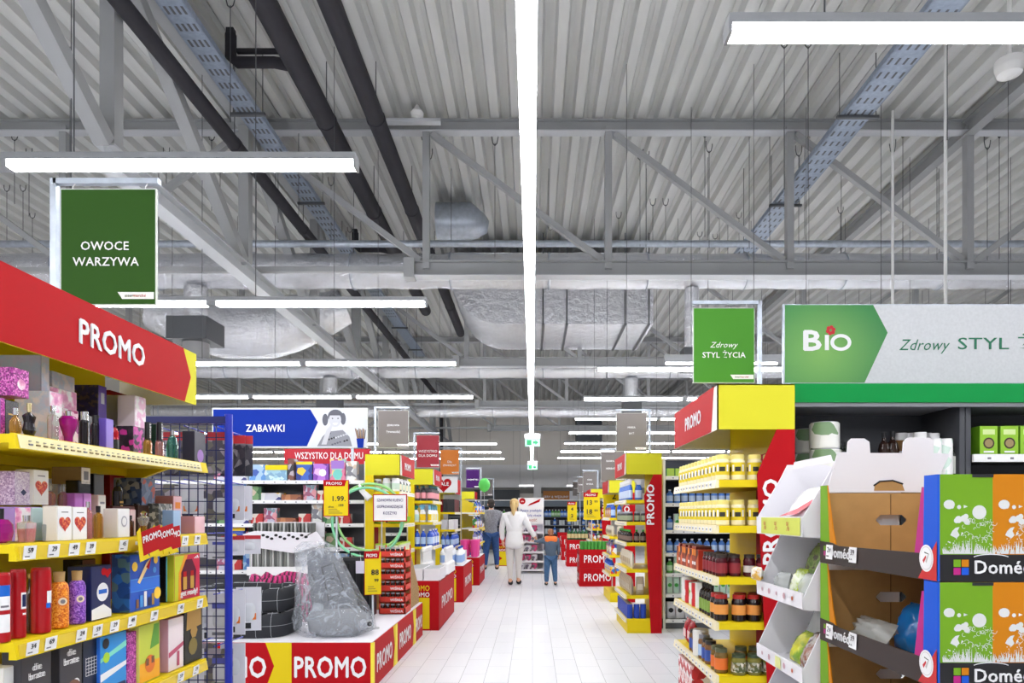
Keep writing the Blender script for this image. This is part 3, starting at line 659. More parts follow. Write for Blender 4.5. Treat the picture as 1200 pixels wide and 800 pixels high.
put_c('rose carton under the two purple boxes on the second shelf', 87, 108, 601, -1.34, ZB, 0.05, M('rose_card', (200,150,170), 0.5))
put_c('black box stacked on the first purple box', 92, 106, 563, -1.37, 1.455, 0.04, black_g, black_g); put_c('tan box with a white printed end topping the black box', 95, 106, 547, -1.37, 1.493, 0.09, M('tan_card', (140,112,70), 0.5), offw, lambda b,y,w,h: D(b, rc(-w*0.25,h*0.25,w*0.25,h*0.75), y, greyink))
put_c('brown shelf carton under the black box stack on the second shelf', 90, 110, 580, -1.425, ZB, 0.07, brown_c)
put_c('dark smoky box standing behind the slim white carton', 110, 122, 555, -1.40, 1.45, 0.05, black_g, M('smoke_card', (50,48,54), 0.3))
put_c('maroon carton lying under the dark smoky box', 108, 124, 579, -1.40, ZB, 0.06, red_d)
# ---- second shelf, front row
put_l('fuchsia apple shaped bottle with a black cap', 0, 31, 596, -1.28, ZB, [(0.5,0),(0.85,0.06),(1,0.3),(0.95,0.55),(0.6,0.68),(0.22,0.7)], g_fuch, ([(0.22,0.69),(0.24,1.0),(0.1,1.0)], black), sy=0.7)
put_l('wide clear bottle half full of rosy brown perfume', 31, 57, 604, -1.28, ZB, [(0.85,0),(0.9,0.05),(1,0.5),(1,0.72),(0.3,0.78)], [g_pink,g_pink,g_clear,g_clear], ([(0.28,0.78),(0.3,1.0)], chrome), sy=0.5)
put_l('bluish clear bottle leaning shoulder to shoulder with the rosy brown one', 55, 68, 607, -1.30, ZB, [(0.8,0),(0.9,0.05),(1,0.5),(1,0.7),(0.3,0.78)], glass('ice_glass', (190,205,220)), ([(0.3,0.78),(0.32,1.0)], chrome), sy=0.6)
put_c('white heart printed box, nearer of the twins at the rail', 67, 84, 593, -1.28, ZB, 0.04, offw, paper, heart_deco); put_c('white heart printed box, farther of the twins at the rail', 85, 102, 594, -1.28, ZB, 0.04, offw, paper, heart_deco)
put_l('slim amber pink bottle with a silver cap beside the twin heart boxes', 103, 115, 588, -1.28, ZB, SQ, g_pink, SQC, sy=0.6)
put_l('golden rectangular bottle with a dark cap beside the slim amber one', 115, 128, 593, -1.28, ZB, SQ, g_gold, ([(0.36,0.8),(0.38,1.0)], black), sy=0.6)
put_c('cream box with tiny print behind the golden rectangular bottle', 115, 124, 580, -1.35, 1.39, 0.03, blush, offw, lambda b,y,w,h: D(b, rc(-w*0.3,h*0.6,w*0.3,h*0.7), y, greyink)); put_c('peach carton under the cream box with tiny print', 112, 126, 605, -1.36, ZB, 0.05, M('peach_card', (214,170,140), 0.5))
put_c('tall white box with an embossed ring emblem', 138, 152, 596, -1.28, ZB, 0.045, offw, paper, lambda b,y,w,h: (D(b, circ(0,h*0.55,w*0.28,20,0.9), y, silver), D(b, circ(0,h*0.55,w*0.2,20,0.9), y, paper, 2)))
put_c('small pink box behind the ring emblem box', 152, 159, 597, -1.34, ZB, 0.04, mauve, blush)
put_l('small brown bottle with dark cap between ring emblem box and gold flask', 152, 164, 604, -1.29, ZB, SQ, glass('brown_glass', (90,50,34), 0.08, 0.4), ([(0.4,0.8),(0.4,1.0)], black), sy=0.6)
put_l('gold flask bottle topped with a silver crown cap', 168, 186, 599, -1.29, ZB, [(0.5,0),(0.6,0.05),(0.55,0.4),(0.9,0.62),(1,0.74),(0.4,0.8)], [g_gold,g_gold,g_clear,g_clear,g_clear], ([(0.3,0.8),(0.45,0.92),(0.15,1.0)], chrome), sy=0.6)
put_l('dark ruby bottle partly hidden behind the gold flask', 160, 175, 590, -1.37, ZB, SQ, glass('ruby_brown', (80,30,34), 0.1, 0.3), ([(0.4,0.8),(0.4,1.0)], black), sy=0.6)
put_c('clear box of small bottles with a silver frame beside the gold flask', 186, 202, 590, -1.34, ZB, 0.07, ART('silver_sparkle_box', [(90,92,88),(130,130,126),(180,178,172),(70,74,76)], 90), ART('silver_sparkle_box', [(90,92,88)], 90), None, top=blush)
put_c('slim powder blue box next to the clear boxed set', 203, 212, 598, -1.30, ZB, 0.04, M('powder_blue_card', (130,160,205), 0.5), M('pale_blue_card', (160,190,225), 0.5))
put_c('pale pink box with an orange label behind the powder blue one', 203, 213, 581, -1.37, 1.35, 0.07, M('dusty_rose_card', (180,120,120), 0.5), M('soft_pink_card', (232,190,200), 0.5), lambda b,y,w,h: D(b, rc(-w*0.3,h*0.6,w*0.3,h*0.8), y, M('orange_ink', (235,140,40), 0.5)))
put_c('wide mauve box with a pink front at the far end of the second shelf', 228, 240, 605, -1.28, ZB, 0.06, mauve, M('soft_pink_card', (232,190,200), 0.5))
put_l('black bottle with pointed stopper standing high behind the ring emblem box', 138, 155, 562, -1.38, 1.385, [(0.9,0),(1,0.04),(1,0.7),(0.7,0.8),(0.2,0.84)], g_dark, ([(0.2,0.83),(0.26,0.92),(0.05,1.0)], black), sy=0.5, deco=lambda c_, r, h: (c_.box(-r*0.4, -r*0.52, h*0.4, r*0.4, -r*0.505, h*0.45, gold), c_.box(-r*0.25, -r*0.52, h*0.32, r*0.25, -r*0.505, h*0.35, gold)))
put_c('dark red carton under the black pointed stopper bottle', 132, 158, 593, -1.375, ZB, 0.1, M('oxblood_card', (84,30,34), 0.5))
put_c('clear gift box with blue bottles and a gold lid, raised behind the gold flask', 166, 182, 560, -1.38, 1.385, 0.10, ART('blue_gift_box', [(60,80,120),(110,120,140),(150,150,150),(40,50,80)], 60), ART('blue_gift_front', [(90,110,150),(160,60,50),(60,80,120)], 50), None, top=gold)
put_c('dark brown carton under the raised blue gift box', 162, 184, 592, -1.375, ZB, 0.1, M('deep_brown_card', (64,40,34), 0.5))
# ---- third shelf
RB = [(0.96,0),(1,0.02),(1,0.96),(0.9,1.0)]; t_red = M('gloss_red_tin', (172,16,28), 0.28); cork = M('cork_stopper', (190,156,104), 0.8)
def tin_deco(kind):
    def f(c, r, h):
        n = 10
        def arc(a0, a1, z0, z1, m, k=1.006):
            a0 -= 0.45; a1 -= 0.45
            for i in range(n):
                p, q = a0+(a1-a0)*i/n, a0+(a1-a0)*(i+1)/n
                c.poly([(r*k*math.sin(p), -r*k*math.cos(p), z0), (r*k*math.sin(q), -r*k*math.cos(q), z0), (r*k*math.sin(q), -r*k*math.cos(q), z1), (r*k*math.sin(p), -r*k*math.cos(p), z1)], m)
        bl = M('tin_blue', (24,100,200), 0.4)
        if kind == 0: arc(-0.9, 0.6, h*0.62, h*0.82, bl); arc(-0.6, 0.6, h*0.46, h*0.66, paper, 1.012); arc(-0.85, 0.6, h*0.14, h*0.40, paper); arc(-0.4, 0.4, h*0.5, h*0.53, greyink, 1.018)
        if kind == 1: arc(-0.1, 0.9, h*0.42, h*0.66, paper); arc(0.05, 0.75, h*0.45, h*0.63, navy, 1.012); arc(0.1, 0.7, h*0.33, h*0.36, paper)
        if kind == 2: arc(0.1, 0.9, h*0.45, h*0.64, paper); arc(0.0, 0.6, h*0.38, h*0.46, bl)
    return f
put_l('tallest red tin at the near end of the third shelf with white label', 0, 21, 671, -1.28, ZC, RB, t_red, name='gift_tin', cat='gift tin', deco=tin_deco(0), n=24)
put_l('red tin with a round dark emblem, second along the third shelf', 21, 37, 667, -1.285, ZC, RB, t_red, name='gift_tin', cat='gift tin', deco=tin_deco(1), n=24)
put_l('brown embossed glass bottle between two red tins', 36, 49, 672, -1.31, ZC, [(0.9,0),(1,0.04),(1,0.5),(0.8,0.66),(0.4,0.76),(0.4,0.95)], glass('umber_glass', (84,52,30), 0.15, 0.3), ([(0.45,0.92),(0.45,1.0)], gold))
put_l('red tin with a small blue and white patch beside the orange bath salts', 48, 68, 665, -1.275, ZC, RB, t_red, name='gift_tin', cat='gift tin', deco=tin_deco(2), n=24)
def jar_deco(col):
    def f(c, r, h):
        a = 0.75; o = (-r*1.02*math.sin(a), -r*1.02*math.cos(a), 0); u = (math.cos(a), -math.sin(a), 0)
        c.prism(circ(r*0.1, h*0.48, r*0.6, 18), o, u, V_, 0.003, col); c.decal(circ(r*0.1, h*0.48, r*0.45, 18), o, u, V_, M('cream_disc', (240,220,190), 0.5), 0.0045); c.decal(circ(r*0.1, h*0.48, r*0.25, 12), o, u, V_, greyink, 0.006)
    return f
CK = [(0.92,0),(1,0.03),(1,0.7),(0.85,0.78),(0.6,0.82)]
put_l('corked jar of orange bath salts with a round tag', 69, 89, 670, -1.28, ZC, CK, ART('orange_salt', [(226,120,20),(240,150,40),(205,96,16),(250,176,70)], 300), ([(0.55,0.8),(0.62,1.0)], cork), name='bath_salt_jar', cat='jar', deco=jar_deco(M('orange_disc', (230,130,40), 0.5)))
put_l('corked jar of purple bath salts with a round tag', 90, 108, 669, -1.28, ZC, CK, ART('purple_salt', [(120,60,180),(150,90,205),(96,40,150),(175,125,220)], 300), ([(0.55,0.8),(0.62,1.0)], cork), name='bath_salt_jar', cat='jar', deco=jar_deco(M('purple_disc', (170,120,220), 0.5)))
put_c('navy gift box with a white round badge and red flower', 107, 130, 664, -1.285, ZC, 0.07, navy, navy, lambda b,y,w,h: (D(b, circ(0.05*w,h*0.5,w*0.3), y, paper), D(b, rc(-w*0.16,h*0.47,w*0.26,h*0.55), y, M('tin_blue', (24,100,200), 0.4), 2), D(b, [(-w*0.5,0.002),(w*0.5,0.002),(w*0.5,h*0.14),(w*0.1,h*0.27),(-w*0.5,h*0.2)], y, paper), D(b, heart(w*0.3,h*0.85,w*0.36), y, red), D(b, circ(w*0.1,h*0.88,w*0.12), y, red)), name='gift_box', cat='gift box')
put_c('dark bottle carton behind the navy gift box on the third shelf', 96, 112, 656, -1.40, ZC, 0.06, black_g, brown_c, name='gift_box', cat='gift box')
star_y = M('star_yellow', (250,205,60), 0.5)
def rocket(b, y, w, h):
    lb = M('sky_blue_print', (70,150,225), 0.5)
    D(b, rc(-w*0.49,h*0.34,w*0.49,h*0.56), y, M('bright_blue_print', (40,110,215), 0.5)); D(b, rc(-w*0.49,h*0.55,w*0.49,h*0.565), y, lb, 2); D(b, rc(-w*0.49,h*0.34,w*0.49,h*0.35), y, lb, 2)
    for cx, cz, r, m in ((-0.36,0.78,0.06,star_y),(0.34,0.86,0.05,star_y),(0.3,0.68,0.04,lb),(-0.1,0.9,0.03,paper),(0.4,0.25,0.08,star_y)): D(b, circ(w*cx,h*cz,w*r*1.5,12), y, m, 3)
    D(b, [(-w*0.28,h*0.5),(-w*0.2,h*0.47),(w*0.12,h*0.8),(w*0.16,h*0.9),(w*0.02,h*0.83)], y, M('rocket_cream', (245,215,150), 0.5), 3); D(b, [(w*0.0,h*0.75),(w*0.1,h*0.7),(w*0.18,h*0.92)], y, red, 4)
    for i in range(5): D(b, rc(-w*0.32+i*w*0.13, h*0.05, -w*0.23+i*w*0.13, h*(0.2+0.06*(i%3))), y, [brown_c,lb,paper,navy,gold][i], 3)
put_c('large blue gift box printed with a rocket and planets', 152, 187, 650, -1.275, ZC, 0.058, ART('blue_space_side', [(30,70,140),(40,100,180),(80,110,120),(24,60,120)], 40), M('royal_blue_print', (30,84,190), 0.45), rocket, name='gift_box', cat='gift box')
put_c('slim black and teal carton beside the rocket gift box', 194, 205, 652, -1.30, ZC, 0.03, black_g, M('teal_black_card', (34,44,50), 0.4), lambda b,y,w,h: (D(b, rc(-w*0.2,h*0.82,w*0.2,h*0.92), y, greyink), D(b, rc(-w*0.48,0.002,-w*0.36,h*0.98), y, M('aqua_edge', (90,180,195), 0.5))), name='gift_box', cat='gift box')
def sport(b, y, w, h):
    D(b, [(-w*0.49,0.002),(-w*0.36,0.002),(-w*0.34,h*0.6),(-w*0.12,h*0.98),(-w*0.49,h*0.98)], y, M('lime_fade', (200,205,40), 0.45)); D(b, [(-w*0.36,0.002),(-w*0.26,0.002),(-w*0.27,h*0.5),(w*0.0,h*0.98),(-w*0.12,h*0.98),(-w*0.34,h*0.6)], y, M('orange_fade', (240,150,30), 0.45), 2)
    win = [(-w*0.24,h*0.2),(w*0.3,h*0.2),(w*0.33,h*0.62),(w*0.16,h*0.88),(-w*0.08,h*0.88),(-w*0.26,h*0.6)]; D(b, win, y, M('dark_plum_window', (90,20,50), 0.25), 3)
    for cx in (-0.12, 0.16): D(b, rc(w*(cx-0.07),h*0.22,w*(cx+0.07),h*0.5), y, M('gold_spray_can', (200,150,60), 0.3), 4); D(b, rc(w*(cx-0.06),h*0.5,w*(cx+0.06),h*0.62), y, red, 4)
    for i in range(3): D(b, [(w*(0.24+0.07*i),h*0.885),(w*(0.29+0.07*i),h*0.885),(w*(0.27+0.055*i),h*(0.915+0.022*i)),(w*(0.235+0.05*i),h*(0.905+0.02*i))], y, paper, 4)
    TX(b, 'get ready!', w*0.03, h*0.09, w*0.11, y, paper, k=4)
put_c('crimson sport gift set box with a lime edge and clear window', 204, 234, 651, -1.275, ZC, 0.035, M('lime_side', (190,190,40), 0.5), M('crimson_card', (200,20,66), 0.35), sport, name='gift_box', cat='gift box')
# ---- fourth shelf
gfx = M('graphite_pack', (58,56,62), 0.35)
put_c('white box with a dark star emblem at the near end of the fourth shelf', 4, 20, 783, -1.30, ZE, 0.07, offw, paper, lambda b,y,w,h: (D(b, circ(0,h*0.6,w*0.3), y, navy), D(b, circ(0,h*0.6,w*0.2,5), y, paper, 2)), name='gift_box', cat='gift box')
def dz(b, y, w, h):
    for i, s in enumerate(('die', 'brate')): TX(b, s, -w*0.02, h*(0.72-0.1*i), h*0.085, y, paper, bold=0.03)
    D(b, circ(w*0.22,h*0.36,w*0.16), y, paper)
put_c('graphite pack with white lettering, the nearer of two on the fourth shelf', 25, 60, 762, -1.28, ZE, 0.05, gfx, gfx, dz, name='gift_box', cat='gift box')
put_c('graphite pack with a bronze oval, the farther of two on the fourth shelf', 70, 96, 753, -1.28, ZE, 0.05, gfx, gfx, lambda b,y,w,h: (dz(b,y,w,h*1.1), D(b, circ(w*0.1,h*0.3,w*0.36), y, M('bronze_print', (120,84,66), 0.5))), name='gift_box', cat='gift box')
put_c('black box with a white net drawing, left of the blue sport box'.replace('left of', 'next to'), 97, 118, 750, -1.285, ZE, 0.05, black_g, M('night_blue_card', (22,36,62), 0.4), lambda b,y,w,h: [D(b, rc(-w*0.36,h*(0.45+0.05*i),w*0.4,h*(0.457+0.05*i)), y, paper) for i in range(6)]+[D(b, rc(w*(-0.36+0.15*i),h*0.45,w*(-0.34+0.15*i),h*0.72), y, paper) for i in range(6)], name='gift_box', cat='gift box')
put_c('bright blue sport gift box with white and green flashes', 117, 148, 747, -1.275, ZE, 0.05, M('bright_blue_print', (40,110,215), 0.5), M('azure_card', (40,140,215), 0.4), lambda b,y,w,h: (D(b, [(-w*0.49,h*0.6),(w*0.49,h*0.75),(w*0.49,h*0.85),(-w*0.49,h*0.66)], y, M('mint_flash', (130,220,200), 0.5)), D(b, [(-w*0.49,h*0.3),(w*0.49,h*0.45),(w*0.49,h*0.52),(-w*0.49,h*0.42)], y, paper), D(b, circ(-w*0.28,h*0.66,w*0.12), y, M('lime_badge', (170,210,50), 0.5), 2), D(b, rc(-w*0.45,h*0.04,w*0.45,h*0.2), y, navy), D(b, circ(-w*0.3,h*0.88,w*0.12), y, ink, 2)), name='gift_box', cat='gift box')
put_c('narrow magenta speckled box beside the bright blue sport box', 149, 160, 742, -1.29, ZE, 0.05, magenta, magenta, name='gift_box', cat='gift box')
put_c('yellow green aloe gift box with mango print', 163, 187, 734, -1.28, ZE, 0.03, M('pale_lime_card', (214,218,110), 0.5), M('aloe_green', (196,206,70), 0.45), lambda b,y,w,h: (D(b, [(w*0.0,h*0.55),(w*0.45,h*0.6),(w*0.45,h*0.97),(w*0.2,h*0.97)], y, M('leaf_green_print', (90,150,50), 0.5)), D(b, rc(-w*0.49,0.003,w*0.49,h*0.34), y, M('mango_print', (240,170,30), 0.5)), D(b, circ(w*0.0,h*0.3,w*0.24), y, M('orange_print', (230,120,40), 0.5), 2), D(b, rc(-w*0.2,h*0.28,-w*0.06,h*0.4), y, brown_c, 3), D(b, rc(w*0.06,h*0.3,w*0.2,h*0.42), y, brown_c, 3)), name='gift_box', cat='gift box')
put_c('rose and white gift box with a curved band', 197, 215, 726, -1.28, ZE, 0.04, M('rose_card', (200,150,170), 0.5), M('white_rose_card', (236,222,226), 0.45), lambda b,y,w,h: (D(b, [(-w*0.48,h*0.36),(w*0.48,h*0.5),(w*0.48,h*0.42),(-w*0.48,h*0.26)], y, M('rose_band', (190,80,110), 0.5)), D(b, rc(w*0.04,h*0.06,w*0.2,h*0.34), y, M('rose_band', (190,80,110), 0.5), 2)), name='gift_box', cat='gift box')
put_c('black gift box with golden figures at the far end of the fourth shelf', 216, 237, 716, -1.28, ZE, 0.04, black_g, M('black_card', (24,24,22), 0.4), lambda b,y,w,h: (D(b, [(-w*0.4,h*0.62),(w*0.42,h*0.66),(w*0.4,h*0.96),(-w*0.36,h*0.96)], y, gold), D(b, circ(0,h*0.58,w*0.2,6), y, gold, 2), D(b, circ(-w*0.05,h*0.3,w*0.24,10), y, M('dull_gold', (130,112,50), 0.4, 0.3), 2)), name='gift_box', cat='gift box')
# ---- promo wobblers on the second shelf's rail
for i, (px, rot) in enumerate(((172, 0.2), (190, 0.16), (200, 0.1))):
    Y = Yx(px, -1.235); b = MB(); c = Vector((-1.232+0.006*(2-i), Y, Zp([632,629,630][i], Y)))
    u = Vector((0, math.cos(rot), math.sin(rot))); v = Vector((0, -math.sin(rot), math.cos(rot)))
    b.prism([(-0.055,-0.04),(0.055,-0.04),(0.055,0.036),(-0.055,0.036)], c, u, v, 0.002, red); b.prism([(-0.075,-0.055),(-0.02,-0.055),(-0.055,0.0),(-0.055,0.05),(-0.075,0.04)], c-Vector((0.001,0,0)), u, v, 0.002, yellow)
    b.prism([(-0.02,-0.055),(0.04,-0.055),(0.03,-0.04),(-0.02,-0.04)], c, u, v, 0.002, yellow)
    b.text('PROMO', c+Vector((0.0024,0,0))+v*0.0, u, v, 0.021, paper, 'c', 0.01)
    b.bar(c-u*0.05, c-u*0.05+Vector((-0.02,0,0)), 0.01, 0.01, M('clear_clip', (220,220,220), 0.3))
    b.solo('promo_card', ['tilted red and yellow promo card at the front of the three on the shelf edge', 'red promo card in the middle of the three on the shelf edge', 'red promo card at the back of the three on the shelf edge'][i], 'promo card', c, 'promo cards on the shelf edge')
# ================================================================ blue wire rack
def wire_rack():
    Y = 3.0; X0, X1 = -2.15, -1.335
    t = T('wire_rack', 'blue framed wire mesh rack hung with blister packs beside the perfume unit', 'rack', ((X0+X1)/2, Y, 0))
    b = MB()
    for x in (X0, X1): b.cyl((x, Y, 0.02), (x, Y, 1.84), 0.016, blue_f, 12)
    b.box(X0, Y-0.012, 1.80, X1, Y+0.012, 1.83, M('dark_blue_frame', (24,28,92), 0.4)); b.box(X0, Y-0.012, 0.1, X1, Y+0.012, 0.13, blue_f); b.build('frame', t)
    b = MB(); dw = M('dark_blue_wire', (26,30,80), 0.4); x = X0+0.04
    while x < X1-0.01: b.box(x-0.002, Y-0.002, 0.12, x+0.002, Y+0.002, 1.81, dw); x += 0.04
    z = 0.17
    while z < 1.8: b.box(X0, Y-0.004, z-0.002, X1, Y, z+0.002, dw); z += 0.056
    b.build('wire_mesh', t)
    b = MB()
    for x in (X0, X1): b.box(x-0.02, Y-0.2, 0, x+0.02, Y+0.25, 0.04, blue_f)
    b.build('foot', t)
    for z in (1.79, 1.555, 1.32, 1.05, 0.82, 0.56):
        for i in range(6):
            x = X0+0.1+i*0.13; b = MB(); b.cyl((x, Y, z), (x, Y+0.3, z-0.01), 0.003, blue_f, 6); b.build('hook', t)
    return t
wire_rack()
pk_d = ART('blister_dark', [(60,56,64),(92,84,92),(120,116,122),(44,44,54)], 30); pk_t = ART('blister_olive', [(140,140,126),(110,104,96),(160,150,160),(80,76,90)], 26)
rtop = M('red_card_top', (186,40,48), 0.45); plast = M('cloudy_blister', (205,208,214), 0.15, 0, 0.0)
def blister(desc, w, h, body, top, kind):
    b = MB(); b.box(-w/2, -0.002, -h, w/2, 0.002, 0, body); 
    if top: b.box(-w/2, -0.003, -h*0.2, w/2, 0.003, 0, top)
    b.pillow(w*0.8, h*0.6, 0.04, plast if kind else body, (0, 0.012, -h*0.88), 6)
    if kind == 2: b.decal(rc(-w*0.3,-h*0.75,w*0.3,-h*0.6), (0,-0.003,0), U_, V_, M('orange_print', (230,120,40), 0.5)); b.decal(rc(-w*0.35,-h*0.95,w*0.1,-h*0.82), (0,-0.003,0), U_, V_, ink)
    if kind == 3: b.decal(rc(-w*0.3,-h*0.35,w*0.3,-h*0.22), (0,-0.003,0), U_, V_, M('violet_ink', (90,96,180), 0.5)); b.decal(rc(-w*0.3,-h*0.95,w*0.3,-h*0.88), (0,-0.003,0), U_, V_, greyink)
    return Proto('blister_pack', 'blister pack', desc, w, 0.04, h, b)
wpack = M('white_blister_card', (214,214,222), 0.4)
rows = [(1.77, [blister('red topped clear blister pack', 0.115, 0.19, pk_d, rtop, 0), blister('red topped olive blister pack', 0.115, 0.185, pk_t, rtop, 0)], 'top hook row'),
        (1.535, [blister('white rod shaped blister pack', 0.11, 0.16, wpack, None, 2), blister('grey blister pack', 0.11, 0.16, pk_t, None, 1)], 'second hook row'),
        (1.30, [blister('small white red pack', 0.11, 0.09, wpack, rtop, 1), blister('lilac printed pack', 0.11, 0.1, wpack, None, 3)], 'third hook row'),
        (1.05, [blister('white card pack with orange mark', 0.115, 0.21, wpack, None, 2), blister('white card pack with violet print', 0.115, 0.2, wpack, None, 3)], 'fourth hook row'),
        (0.80, [blister('long white blister pack', 0.115, 0.19, wpack, None, 1), blister('long grey blister pack', 0.115, 0.19, pk_t, None, 3)], 'fifth hook row')]
for z, ps, rn in rows:
    for i in range(6):
        for k in range(2):
            ps[(i+k) % 2].put((-2.05+i*0.13, 3.06+k*0.13, z), 0, '%s on %s, %s from aisle, %s' % (ps[(i+k) % 2].desc, rn, ORD[5-i], ['against mesh', 'further back'][k]), 'packs hanging on the wire rack')
for z, ps, rn in rows[:4]:
    ps[0].put((-1.372, 3.2 if z > 1.5 else 3.3, z), 0.2, '%s peeping past the blue post, %s' % (ps[0].desc, rn), 'packs hanging on the wire rack')
# ================================================================ everyday products
def trigger(name_desc, body, head, lab, h=0.26, r=0.036):
    b = MB(); b.lathe([(r*0.9,0),(r,0.01),(r,h*0.5),(r*0.75,h*0.64),(r*0.4,h*0.74)], body, 12, sy=0.65)
    c = MB(); c.box(-r*0.4, -r*0.35, h*0.72, r*0.4, r*0.35, h*0.8, head); c.prism([(-r*1.1,h*0.84),(-r*1.1,h*0.95),(-r*0.2,h),(r*0.7,h*0.97),(r*0.8,h*0.86),(r*0.3,h*0.79),(-r*0.4,h*0.79),(-r*0.55,h*0.7),(-r*0.75,h*0.7),(-r*0.6,h*0.84)], (0,r*0.3,0), U_, V_, r*0.6, head)
    l = MB(); l.lathe([(r*1.015,h*0.1),(r*1.015,h*0.46)], lab, 12, sy=0.65, cap=False)
    return Proto('spray_bottle', 'spray bottle', name_desc, 2*r, 1.3*r, h, b, [('trigger', c, None), ('label', l, None)])
BT = [(0.92,0),(1,0.03),(1,0.62),(0.8,0.74),(0.36,0.82),(0.34,0.92)]
def bottle(desc, body, cap, lab, h=0.25, r=0.036, sy=1.0, n=12): return lathe_proto('bottle', 'bottle', desc, h, r, (BT, body), ([(0.4,0.9),(0.4,1.0)], cap), (0.16,0.55,lab), sy=sy, n=n)
JR = [(0.9,0),(1,0.04),(1,0.72),(0.82,0.86)]
def jar(desc, body, cap, lab, h=0.12, r=0.04, z=(0.15,0.62), n=14): return lathe_proto('jar', 'jar', desc, h, r, (JR, body), ([(0.88,0.84),(0.88,0.99),(0.84,1.0)], cap), (z[0],z[1],lab), n=n, capname='lid')
def can(desc, body, h=0.11, r=0.037, top=None): return lathe_proto('can', 'can', desc, h, r, ([(0.94,0),(1,0.04),(1,0.95),(0.94,0.98)], body), ([(0.92,0.975),(0.92,1.0)], top or silver), n=14, capname='lid')
def pouch(desc, m, w=0.1, h=0.15, t=0.045, band=None):
    b = MB(); b.pillow(w, h, t, m, (0,0,0), 8, 0.08)
    if band: b.decal(rc(-w*0.32,h*0.3,w*0.32,h*0.62), (0,-t*0.5,0), U_, V_, band)
    b.box(-w*0.45, -0.002, h*0.965, w*0.45, 0.002, h*1.03, m)
    return Proto('pouch', 'pouch', desc, w, t, h, b)
def pbox(desc, w, d, h, m, front=None, deco=None, cat='box', name='product_box'): return carton(name, cat, desc, w, d, h, m, front, deco)
C = lambda n, c: M(n, c, 0.4)
c_blue, c_green, c_teal, c_orng, c_pink = C('bottle_blue',(30,80,190)), C('bottle_green',(60,160,60)), C('bottle_teal',(20,130,130)), C('bottle_orange',(240,140,30)), C('bottle_pink',(230,70,150))
c_lime, c_ylab, c_white, c_navy2, c_dk = C('lime_print',(160,200,50)), C('yellow_label',(245,205,20)), C('plastic_white',(238,238,240)), C('deep_blue',(20,40,120)), C('dark_plastic',(46,44,48))
# ================================================================ end units
def end_unit(label, side, Y0, Y1, Xf, dep, levels, red_side=False, zt=2.127, zh=1.875, ztext=True, base=0.15):
    X = lambda u: Xf+side*u
    def bx(b, u0, y0, z0, u1, y1, z1, m): b.box(min(X(u0),X(u1)), y0, z0, max(X(u0),X(u1)), y1, z1, m)
    t = T('end_unit', label, 'shelf unit', (X(dep/2), (Y0+Y1)/2, 0), 'yellow end units along the aisle')
    b = MB(); bx(b, dep-0.03, Y0+0.01, 0, dep, Y1, zt-0.02, yellow); bx(b, dep-0.035, Y0+0.25, 0.2, dep-0.03, Y0+0.55, zh-0.1, red); b.build('back_panel', t)
    b = MB(); bx(b, 0.02, Y0+0.01, 0, dep-0.03, Y1-0.01, base, yellow); b.build('base', t)
    b = MB(); bx(b, 0, Y0, zh, 0.006, Y1, zt, M('header_end_white', (230,226,216), 0.5)); bx(b, 0.0, Y0, zh, dep, Y0+0.012, zt, yelp); bx(b, 0.006, Y1-0.012, zh, dep, Y1, zt, M('header_end_white', (230,226,216), 0.5)); bx(b, 0, Y0, zt-0.006, dep, Y1, zt, yelp)
    ys = (Y0+0.07, Y1-0.01); o = Vector((Xf, 0, 0)); n = -side
    u = Vector((0, n, 0)); f = lambda y, z: (y*n, z)
    L = [f(ys[0]+0.06, zh), f(ys[1], zh), f(ys[1], zt), f(ys[0], zt), f(ys[0]+0.03, (zh+zt)/2)]
    if n < 0: L = L[::-1]
    b.decal(L, o, u, V_, red, 0.0015); h = b.build('header', t)
    if ztext:
        b = MB(); b.text('PROMO', (Xf, (Y0+Y1)/2, zh+0.085), u, V_, 0.085, paper, 'c', 0.011, width=0.42, lift=0.003); b.build('lettering', h)
    if red_side:
        b = MB(); uu = [(dep,0.0),(dep,zh),(0.33*dep/0.43,zh),(0.22*dep/0.43,zh-0.25),(0.24*dep/0.43,1.2),(0.3*dep/0.43,0.0)]
        b.prism([(X(a), z) for a, z in uu], (0, Y0+0.006, 0), U_, V_, 0.008, red)
        p = b.build('side_panel', t)
        b = MB(); b.text('PROMO', (X(0.335*dep/0.43), Y0-0.003, 1.52 if Y0 > 6 else 1.36), (0,0,1), (-1,0,0), 0.085, paper, 'c', 0.013, width=0.47, lift=0.002); b.build('lettering', p)
    else:
        b = MB(); bx(b, dep-0.1, Y0, 0, dep, Y0+0.04, zh, yellow); bx(b, 0.05, Y0+0.03, 0.0, 0.1, Y0+0.06, zh, yellow) if False else None; b.build('upright', t)
    for k, Z in enumerate(levels):
        b = MB(); bx(b, 0.012, Y0+0.02, Z-0.04, dep-0.03, Y1-0.01, Z, yellow); s = b.build('shelf', t)
        b = MB(); q = [(X(0.014), Z+0.002), (X(0.014), Z-0.045), (X(-0.008), Z-0.045), (X(0.0), Z+0.002)]
        b.prism(q if side < 0 else q[::-1], (0, Y1 if side > 0 else Y1, 0), U_, V_, (Y1-Y0-0.02) if True else 0, M('pale_price_rail', (236,226,190), 0.35))
        y = Y0+0.1
        while y < Y1-0.05: bx(b, -0.0095, y, Z-0.036, -0.006, y+0.04, Z-0.012, paper); bx(b, -0.0105, y+0.008, Z-0.028, -0.009, y+0.028, Z-0.018, greyink); y += 0.085
        b.build('price_rail', s)
    return X
